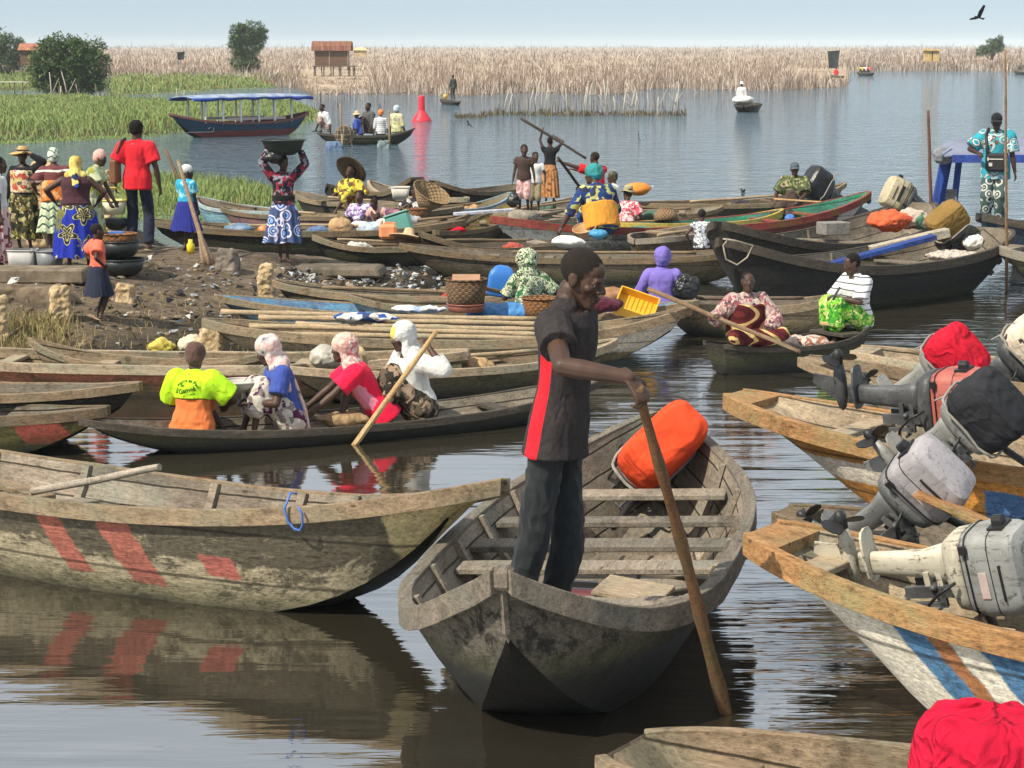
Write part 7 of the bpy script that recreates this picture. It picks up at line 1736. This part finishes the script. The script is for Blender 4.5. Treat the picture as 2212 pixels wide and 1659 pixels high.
# goods around the nearer canoes
br = thing('blue_drum', 'bright blue plastic drum lying in the canoe beside the wicker basket', 'drum', D(1078, 640, 25.4)); br.rotation_euler = (0, R(9), 0)
m = MB(); m.loft([sring(r_, r_ * .75, 0, z, 28, 6) for r_, z in ((.13, 0), (.145, .02), (.15, .10), (.152, .22), (.14, .27), (.09, .33), (.05, .35))], 0, True, True); m.build('body', PL('bright drum blue', (.025, .16, .50)), br)
m = MB(); m.rod((.10, 0, .20), .045, (.19, 0, .17), .028, 12); m.rod((.19, 0, .17), .034, (.215, 0, .16), .034, 12); m.build('spout', PL('bright drum blue', (.025, .16, .50)), br)
bk = D(1007, 672, 24.2); kx = 24.2 / 4900
vessel('basin', 'red brown plastic tub holding the big wicker basket', bk, [(38 * kx, 0), (42 * kx, 16 * kx)], PL('red brown plastic', (.23, .07, .045)), 'tub')
big = vessel('wicker_basket', 'big brown woven basket standing in the red brown tub', bk + V((0, 0, .04)), [(37 * kx, 0), (42 * kx, 30 * kx), (46 * kx, 62 * kx)], wicker((.21, .125, .07), (.40, .28, .17)), 'basket', n=40)
m = MB(); m.box((0, 0, 62 * kx), (60 * kx, 50 * kx, .03), Matrix.Rotation(R(12), 3, 'X')); m.build('inner_lid', plain('brown straw', (.35, .2, .12), .9), big)
vessel('wicker_basket', 'orange brown basket in front of the woman in green leaf print', D(1168, 686, 23.9), [(.16, 0), (.20, .21)], WICR, 'basket')
cr = thing('crate', 'yellow orange slatted crate tipped up behind the standing man', 'crate', D(1372, 668, 23.9)); cr.rotation_euler = (R(38), R(18), R(-8))
m = MB(); YC = PL('yellow orange plastic', (.72, .38, .02)); m.box((0, 0, .012), (.42, .30, .02))
for i in range(9): m.box((-.20 + .05 * i, 0, .022), (.012, .28, .02))
m.build('base', YC, cr)
for c, s_ in (((0, .15, .06), (.42, .015, .12)), ((0, -.15, .06), (.42, .015, .12)), ((.21, 0, .06), (.015, .30, .12)), ((-.21, 0, .06), (.015, .30, .12))):
    m = MB(); m.box(c, s_); m.build('side', YC, cr)
sack('cloth_bundle', 'maroon cloth bundle behind the standing man', D(1300, 676, 23.7), (.20, .15, .09), cloth('maroon cloth', (.075, .012, .025), .3), 'cloth')
sack('brown_bundle', 'brown sacking bundle just behind the maroon cloth', D(1330, 650, 24.6), (.20, .14, .08), plain('brown sacking', (.30, .165, .09), .9, .1, .25, 8, .6), 'bundle')
sack('black_bag', 'shiny black plastic bag right of the lilac hood', D(1482, 645, 24.7), (.15, .12, .14), plain('black bag', (.014, .016, .016), .35, .5, .2, 6, .6), 'bag', (.05, 9))
sack('blue_tarpaulin', 'bright blue tarpaulin humped in the blue canoe', b_e7.at(.22, 0, .24), (.42, .24, .11), plain('blue tarpaulin', (.06, .22, .48), .5, .4, .15, 5, .4), 'tarpaulin')
sack('cloth_bundle', 'blue and white printed cloth on the bamboo poles', P(790, 694, .40), (.34, .12, .05), cprint('blue white cloth', [(.03, .08, .30), (.6, .6, .58), (.04, .06, .15), (.5, .48, .42)], 'blotch', 8), 'cloth')
sack('cloth_bundle', 'white folded cloth in front of the big wicker basket', P(905, 674, .34), (.30, .10, .04), cprint('white blue cloth', [(.7, .7, .7), (.66, .66, .68), (.3, .4, .6), (.7, .7, .68)], 'blotch', 9), 'cloth')
sack('plastic_bag', 'full cloudy plastic bag behind the plaid shawl woman', P(703, 795, .30), (.15, .13, .12), CLEAR, 'bag', (.03, 9))
sack('plastic_bag', 'full yellowish plastic bag left of the pink scarf', P(757, 793, .30), (.17, .13, .12), plain('yellowish plastic', (.55, .42, .2), .35, .5, .3, 6, .8), 'bag', (.03, 9))
sack('plastic_bag', 'torn cream plastic bag by the tilted stone block', G(420, 765), (.17, .13, .11), plain('cream plastic', (.60, .54, .38), .4, .4, .25, 6, .7), 'bag', (.05, 8))
sack('plastic_bag', 'torn yellow plastic bag behind the brown head net', G(352, 765), (.13, .11, .09), plain('torn yellow plastic', (.62, .5, .08), .4, .4, .25, 6, .7), 'bag', (.05, 8))

sack('grain_heap', 'heap of tan grain in the black canoe between the shawl and the pink tee', D(738, 918, 18.6), (.20, .14, .06), plain('grain', (.38, .26, .14), .9, .1, .3, 40, .8), 'grain')
pn = vessel('basin', 'pale metal bowl in the lap of the woman in the checked shawl', bs.M @ V((0, .40, .33)), [(.06, 0), (.14, .05), (.16, .09)], PL('worn enamel', (.45, .42, .38)), 'bowl')
sack('sack', 'red bound pale bundle in the small dark canoe', b_two.at(.12, 0, .16), (.26, .16, .085), cprint('pale bundle', [(.45, .33, .25), (.55, .48, .42), (.30, .12, .07), (.5, .4, .33)], 'camo', 6), 'bundle', (.02, 7))
sack('shrimp_heap', 'small heap of pinkish shrimp in the small dark canoe', b_two.at(.50, -.2, .14), (.11, .09, .05), plain('shrimp pink', (.50, .20, .14), .7, .3, .35, 40, 1.0), 'shrimp', (.015, 20))
bn = thing('bench_plank', 'pale wooden plank across the small dark canoe below the green wrap', 'plank', b_two.at(.42, 0, .40)); bn.rotation_euler = (0, 0, b_two.t.rotation_euler.z)
m = MB(); m.box((.20, 0, .0), (.42, .20, .03)); m.build('board', wood('fresh plank', (.55, .38, .2), (.62, .46, .28)), bn, bevel=.004)
# inside the grey boat
jb = thing('fuel_can', 'dark maroon fuel can lying in the grey boat', 'fuel can', b_mid.at(.34, -.02, .06)); jb.rotation_euler = (0, 0, b_mid.t.rotation_euler.z + R(90))
m = MB(); m.loft([sring(.25 * s_, .16 * s_, 0, z, 24, 3.6) for s_, z in ((.85, 0), (1, .03), (1, .26), (.92, .31), (.7, .33))], 0, True, True); m.build('body', plain('maroon plastic', (.14, .035, .035), .4, .45, .2, 5, .1), jb)
m = MB(); m.rod((-.1, 0, .33), .03, (-.1, 0, .37), .03, 10); m.box((.06, 0, .355), (.16, .035, .03)); m.build('cap', RUBBER, jb)
wb = thing('wooden_box', 'open wooden box beside the maroon fuel can in the grey boat', 'box', b_mid.at(.33, .36, .06)); wb.rotation_euler = (0, 0, b_mid.t.rotation_euler.z + R(84))
m = MB(); m.box((0, 0, .15), (.28, .34, .30)); m.build('sides', wood('brown box', (.22, .15, .09)), wb, bevel=.01)
m = MB(); m.box((.02, 0, .315), (.36, .38, .025), Matrix.Rotation(R(6), 3, 'Y')); m.build('lid', W_PALE, wb, bevel=.004)
for i, (t_, v_, rz, ln, z) in enumerate(((.44, -.62, 80, .62, .34), (.36, -.72, 25, .6, .20), (.05, .62, 70, .5, .30))):
    lb = thing('loose_board', ('grey board across the right side of the grey boat', 'triangular board leaning on the right side of the grey boat', 'short board on the left side of the grey boat', 'board lying on the bow floor of the grey boat')[i], 'board', b_mid.at(t_, v_, z), b_mid.t.rotation_euler.z + R(rz))
    m = MB(); m.box((0, 0, 0), (ln, .14, .03), Matrix.Rotation(R((4, 24, 20, 2)[i]), 3, 'X')); m.build('plank', W_GREY, lb, bevel=.004)

dk = thing('foot_board', 'raised bow board the standing man stands on', 'board', V((hero.M.translation.x, hero.M.translation.y, hero.M.translation.z - .03)), b_mid.t.rotation_euler.z)
m = MB(); m.box((0, 0, 0), (.34, .42, .04)); m.build('plank', W_GREY, dk, bevel=.004)
gb = sack('plastic_bag', 'torn grey plastic sheet under the orange red motor cover', D(1487, 1010, 15.2), (.13, .10, .14), plain('grey plastic sheet', (.42, .43, .45), .4, .45, .2, 5, .7), 'plastic sheet', (.05, 8))
for i, (t_, v_, ln) in enumerate(((-.12, .1, 1.0), (-.3, -.1, 1.3), (-.42, .2, .9))):
    lb = thing('loose_board', ('short loose board in the large left canoe', 'long loose board in the large left canoe', 'loose board at the left end of the large left canoe')[i], 'board', b_left.at(t_, v_, .40), b_left.t.rotation_euler.z + R((-8, 5, 30)[i]))
    m = MB(); m.box((0, 0, 0), (ln, .13, .035), Matrix.Rotation(R(3), 3, 'Y')); m.build('plank', W_TAN, lb, bevel=.004)
lb = thing('loose_board', 'orange split board beside the silver grey outboard', 'board', D(2062, 1100, 11.6), R(-25))
m = MB(); m.box((0, 0, 0), (.42, .14, .03), Matrix.Rotation(R(20), 3, 'Y')); m.build('plank', W_ORANGE, lb, bevel=.004)
# fish traps far out
def ring_trap(label, p, r):
    t = thing('fish_trap', label, 'fish trap', p); m = MB()
    for a in (0, 45, 90, 135): m.tube([Matrix.Rotation(R(a), 3, 'Z') @ V((math.cos(q) * r, 0, math.sin(q) * r)) for q in [2 * math.pi * i / 20 for i in range(20)]], .016, 5, closed=True)
    for z in (-.5, 0, .5): m.tube([(math.cos(q) * r * math.sqrt(1 - z * z), math.sin(q) * r * math.sqrt(1 - z * z), z * r) for q in [2 * math.pi * i / 20 for i in range(20)]], .014, 5, closed=True)
    m.build('hoop_frame', TANW, t)
    m = MB(); m.tube([(-.08, 0, -.75), (-.12, 0, 1.0)], .03, 6); m.tube([(.2, 0, -.2), (.36, 0, -.75)], .02, 6); m.build('post', TANW, t)
    m = MB()
    for z in range(-7, 8):
        zz = z / 8 * r; rr = math.sqrt(max(0, r * r - zz * zz)) * .97
        m.tube([(math.cos(q) * rr, math.sin(q) * rr, zz) for q in [2 * math.pi * i / 16 for i in range(16)]], .009, 4, closed=True)
    m.build('netting', DKW, t)
ring_trap('round hoop fish trap on a post before the crowded canoe', D(744, 291, 73), .30)
for px, py, w_, lb in ((722, 324, 40, 'blue net cage in the water left of the hoop trap post'), (829, 322, 28, 'grey net cage on a post right of the hoop trap')):
    t = thing('net_cage', lb, 'net cage', P(px, py)); kx = 70 / 4900; m = MB(); w_ *= kx
    m.box((0, 0, .10), (w_, .4, .32), taper=.82); m.blob('netting', plain('blue grey net' if px < 800 else 'grey green net', (.13, .19, .30) if px < 800 else (.17, .22, .23), .8, .2, .3, 9, .6), t, .025, 1, (.04, 6))
    m = MB(); m.tube([(w_ * .48, -.1, -.4), (w_ * .44, -.1, 1.25 if px > 800 else .5)], .03, 6); m.build('post', TANW, t)
sack('white_sacks', 'heap of white sacks on the dark canoe heading this way', D(1605, 224, 111.5), (.52, .5, .22), plain('bright sacking', (.74, .72, .66), .8, .2, .06, 8, .4), 'sacks', (.05, 3), vox=.04)
m = MB(); m.lathe([(0, 0), (.12, 0), (.13, .22), (.1, .26), (0, .27)], n=12); o = m.build('keg', PL('yellow keg', (.72, .42, .04))); o.location = D(962, 214, 128.6); tag(o, 'yellow keg in the tiny canoe before the reeds', 'keg')

# ================================================================== LITTER, DRY GRASS
def litter():
    m = MB(); tot = 0
    zones = [((600, 1000, 578, 640), 420), ((400, 700, 590, 690), 90), ((120, 420, 620, 780), 45), ((300, 560, 560, 640), 40), ((0, 300, 590, 640), 30)]
    for (xa, xb, ya, yb), k in zones:
        for i in range(k):
            p = G(rnd.uniform(xa, xb), rnd.uniform(ya, yb), .015); s = rnd.uniform(.015, .065) * (1.5 if rnd.random() < .08 else 1)
            q = [p + V((rnd.uniform(-s, s), rnd.uniform(-s, s), rnd.uniform(-.2 * s, s))) for _ in range(6)]
            mi = rnd.choice((0, 0, 0, 1, 1, 2, 2, 2, 3, 4))
            m.add(q, [(0, 1, 2), (0, 2, 3), (0, 3, 4), (1, 2, 5), (2, 4, 5), (0, 1, 5)], mi)
    tag(m.build('litter', [plain('litter white', (.44, .44, .42), .6, .3, .2, 9, 0), plain('litter grey', (.26, .28, .30), .6, .3, .3, 9, 0), plain('litter dark', (.03, .03, .03), .6, .3, .3, 9, 0), plain('litter tan', (.36, .27, .17), .8, .2, .3, 9, 0), plain('litter blue', (.30, .34, .38), .6, .3, .3, 9, 0)], recalc=False),
        'scattered plastic litter and shells over the muddy landing', 'litter', kind='stuff')
litter()
m = MB()
for i in range(1900):
    r_ = rnd.random()
    if r_ < .7: p = G(rnd.gauss(70, 50), rnd.uniform(690, 785))
    else: p = G(rnd.uniform(0, 560), rnd.uniform(640, 780))
    blade(m, p, rnd.uniform(.03, .13) * (1.5 if r_ < .45 else .8), .010, rnd.gauss(0, .7), rnd.choice((0, 0, 1, 2)))
tag(m.build('dry_grass', [plain('dry grass tan', (.30, .24, .11), .9, .1, .2, 3, 0), plain('dry grass brown', (.17, .12, .06), .9, .1, .2, 3, 0), plain('dry grass olive', (.15, .16, .05), .9, .1, .2, 3, 0)], recalc=False),
    'thin dry grass on the muddy landing at lower left', 'grass', kind='stuff')
m = MB()
for i in range(520):
    p = G(rnd.uniform(0, 900), rnd.uniform(560, 780), .0); s = rnd.uniform(.012, .05)
    m.ball(p, (s * rnd.uniform(.8, 1.4), s, s * .6), n=6, mi=rnd.choice((0, 1, 1, 2)))
tag(m.build('rubble', [plain('rubble pale', (.27, .21, .14), .95, .1, .3, 9, .4), plain('rubble brown', (.14, .105, .07), .95, .1, .3, 9, .4), plain('rubble dark', (.07, .055, .04), .95, .1, .3, 9, .4)], recalc=False),
    'small stones and clods strewn over the landing', 'rubble', kind='stuff')

# print on the back of the lime tee
def tee_print():
    from mathutils.bvhtree import BVHTree
    sh = [o for o in bpy.data.objects if o.parent is lg.t and o.name.startswith('shirt')][0]
    bv = BVHTree.FromPolygons([v.co for v in sh.data.vertices], [tuple(p.vertices) for p in sh.data.polygons])
    k = lg.k; cen = lg.S(lg.pe / k + lg.up * .345); ax = lg.sx; nrm = -lg.fw; upv = lg.up
    ca, sa = math.cos(R(14)), math.sin(R(14)); ax2 = ax * ca + upv * sa; up2 = upv * ca - ax * sa
    verts = []; faces = []
    def put(txt, size, cx, cy, arc=0.0):
        cu = bpy.data.curves.new('print', 'FONT'); cu.body = txt; cu.size = size; cu.align_x = 'CENTER'; cu.offset = size * .02
        o = bpy.data.objects.new('print', cu); COL.objects.link(o)
        dg = bpy.context.evaluated_depsgraph_get(); dg.update()
        me = bpy.data.meshes.new_from_object(o.evaluated_get(dg)); bpy.data.objects.remove(o)
        off = len(verts)
        for v in me.vertices:
            x, y = v.co.x, v.co.y
            if arc: a = x / arc; x, y = (arc + y) * math.sin(a), (arc + y) * math.cos(a) - arc
            x += cx; y += cy
            q = cen + ax2 * x + up2 * y + nrm * .5
            hit = bv.ray_cast(q, -nrm)
            verts.append((hit[0] if hit[0] else q - nrm * .35) + nrm * .004)
        for p in me.polygons: faces.append([off + i for i in p.vertices])
        bpy.data.meshes.remove(me)
    put('Sts Pierre et Paul', .036, 0, .062, .09); put('de', .032, -.03, .032); put('Ganvié', .054, .0, -.022); put('e.L T. Lecca', .022, .01, -.05)
    me = bpy.data.meshes.new('print'); me.from_pydata([tuple(v) for v in verts], [], faces)
    link('shirt_print', me, plain('dark green print', (.035, .09, .015), .9, .1, 0, 3, 0), lg.t)
tee_print()

# ---- poles, boards and bundles lying about in the canoes of the crowd
LIE = [(b_m1, 'long dark canoe behind the basin carrier'), (b_m3, 'very long brown canoe'), (b_m4, 'upturned bow canoe'), (b_m6, 'yellow boarded canoe'), (b_m7, 'blue grey canoe'), (b_m8, 'canoe left of the big hat'),
       (b_m9, 'pale railed canoe'), (b_m12, 'light blue canoe'), (b_m13, 'long dark boat at the far side'), (b_m15, 'canoe behind the maze print child'), (b_m16, 'canoe under the pole raiser'), (b_m17, 'canoe beside the ochre wrap'),
       (b_m18, 'canoe before the basket child'), (b_m19, 'dull maroon canoe'), (b_m20, 'canoe behind the purple print child'), (b_m21, 'pale canoe behind the floral child'), (b_e8, 'old canoe by the stone post'), (b_e8b, 'flaking white canoe'), (b_e9, 'tan canoe behind the standing man'), (b_d6, 'canoe behind the floral paddler'), (b_m2, 'low canoe below the straw hat')]
MT = [wood('lying pole a', (.40, .29, .18), axis='z'), wood('lying pole b', (.24, .165, .10), axis='z'), wood('lying pole c', (.13, .095, .07), axis='z')]
BM = [W_GREY, W_BROWN, W_TAN, W_PALE]
CLM = [cloth('dull blue rag', (.10, .15, .26)), cloth('dull red rag', (.34, .07, .05)), plain('tan sacking', (.42, .27, .14), .85, .2, .2, 7, .5), TARP, cloth('dark rag', (.05, .045, .05)), plain('green tarpaulin', (.06, .12, .08), .7, .3, .2, 6, .5), plain('grey plastic', (.32, .33, .34), .5, .4, .2, 6, .6)]
for i, (b_, nm) in enumerate(LIE):
    z = b_.zr(0) + .03
    t0 = rnd.uniform(-.6, -.3); t1 = rnd.uniform(.35, .7); v0 = rnd.uniform(-.5, .5)
    pole('pole lying lengthwise over the ' + nm, b_.at(t0, v0, b_.zr(t0) + .03), b_.at(t1, v0 + rnd.uniform(-.5, .5), b_.zr(t1) + .05), .024, .020, rnd.choice(MT), group='poles lying in the canoes', wob=.004)
    if i % 3 != 1:
        t0 = rnd.uniform(-.5, .4)
        o = thing('loose_board', 'loose board lying across the ' + nm, 'board', b_.at(t0, rnd.uniform(-.3, .3), b_.zr(t0) + .02), b_.t.rotation_euler.z + R(rnd.choice((90, 75, 20, -15))), 'loose boards in the canoes')
        o.rotation_euler.x = R(rnd.uniform(-8, 8)); m = MB(); m.box((0, 0, 0), (rnd.uniform(.5, 1.0), rnd.uniform(.10, .2), .03)); m.build('plank', rnd.choice(BM), o, bevel=.004)
    if i % 2 == 0:
        t0 = rnd.uniform(-.55, .55); s_ = rnd.uniform(.7, 1.15)
        sack('bundle', 'small bundle of goods in the ' + nm, b_.at(t0, rnd.uniform(-.4, .4), b_.zr(t0) - .10), (.20 * s_, .15 * s_, .10 * s_), CLM[(i // 2) % 7], 'bundle', (.04, 7))

# ---- the air over the lagoon
m = MB(); m.box((0, 3190, 7.0), (6600, 6400, 16.0)); hz_o = m.build('haze', N('haze air').mat)
hm = hz_o.data.materials[0]; ht = hm.node_tree; ht.nodes.clear()
ho_ = ht.nodes.new('ShaderNodeOutputMaterial'); pv = ht.nodes.new('ShaderNodeVolumePrincipled'); pv.inputs['Color'].default_value = (.88, .96, 1.0, 1); pv.inputs['Density'].default_value = 0.00026; pv.inputs['Anisotropy'].default_value = -.35
ht.links.new(pv.outputs[0], ho_.inputs['Volume'])
tag(hz_o, 'thin pale haze over the lagoon', 'haze', kind='stuff')
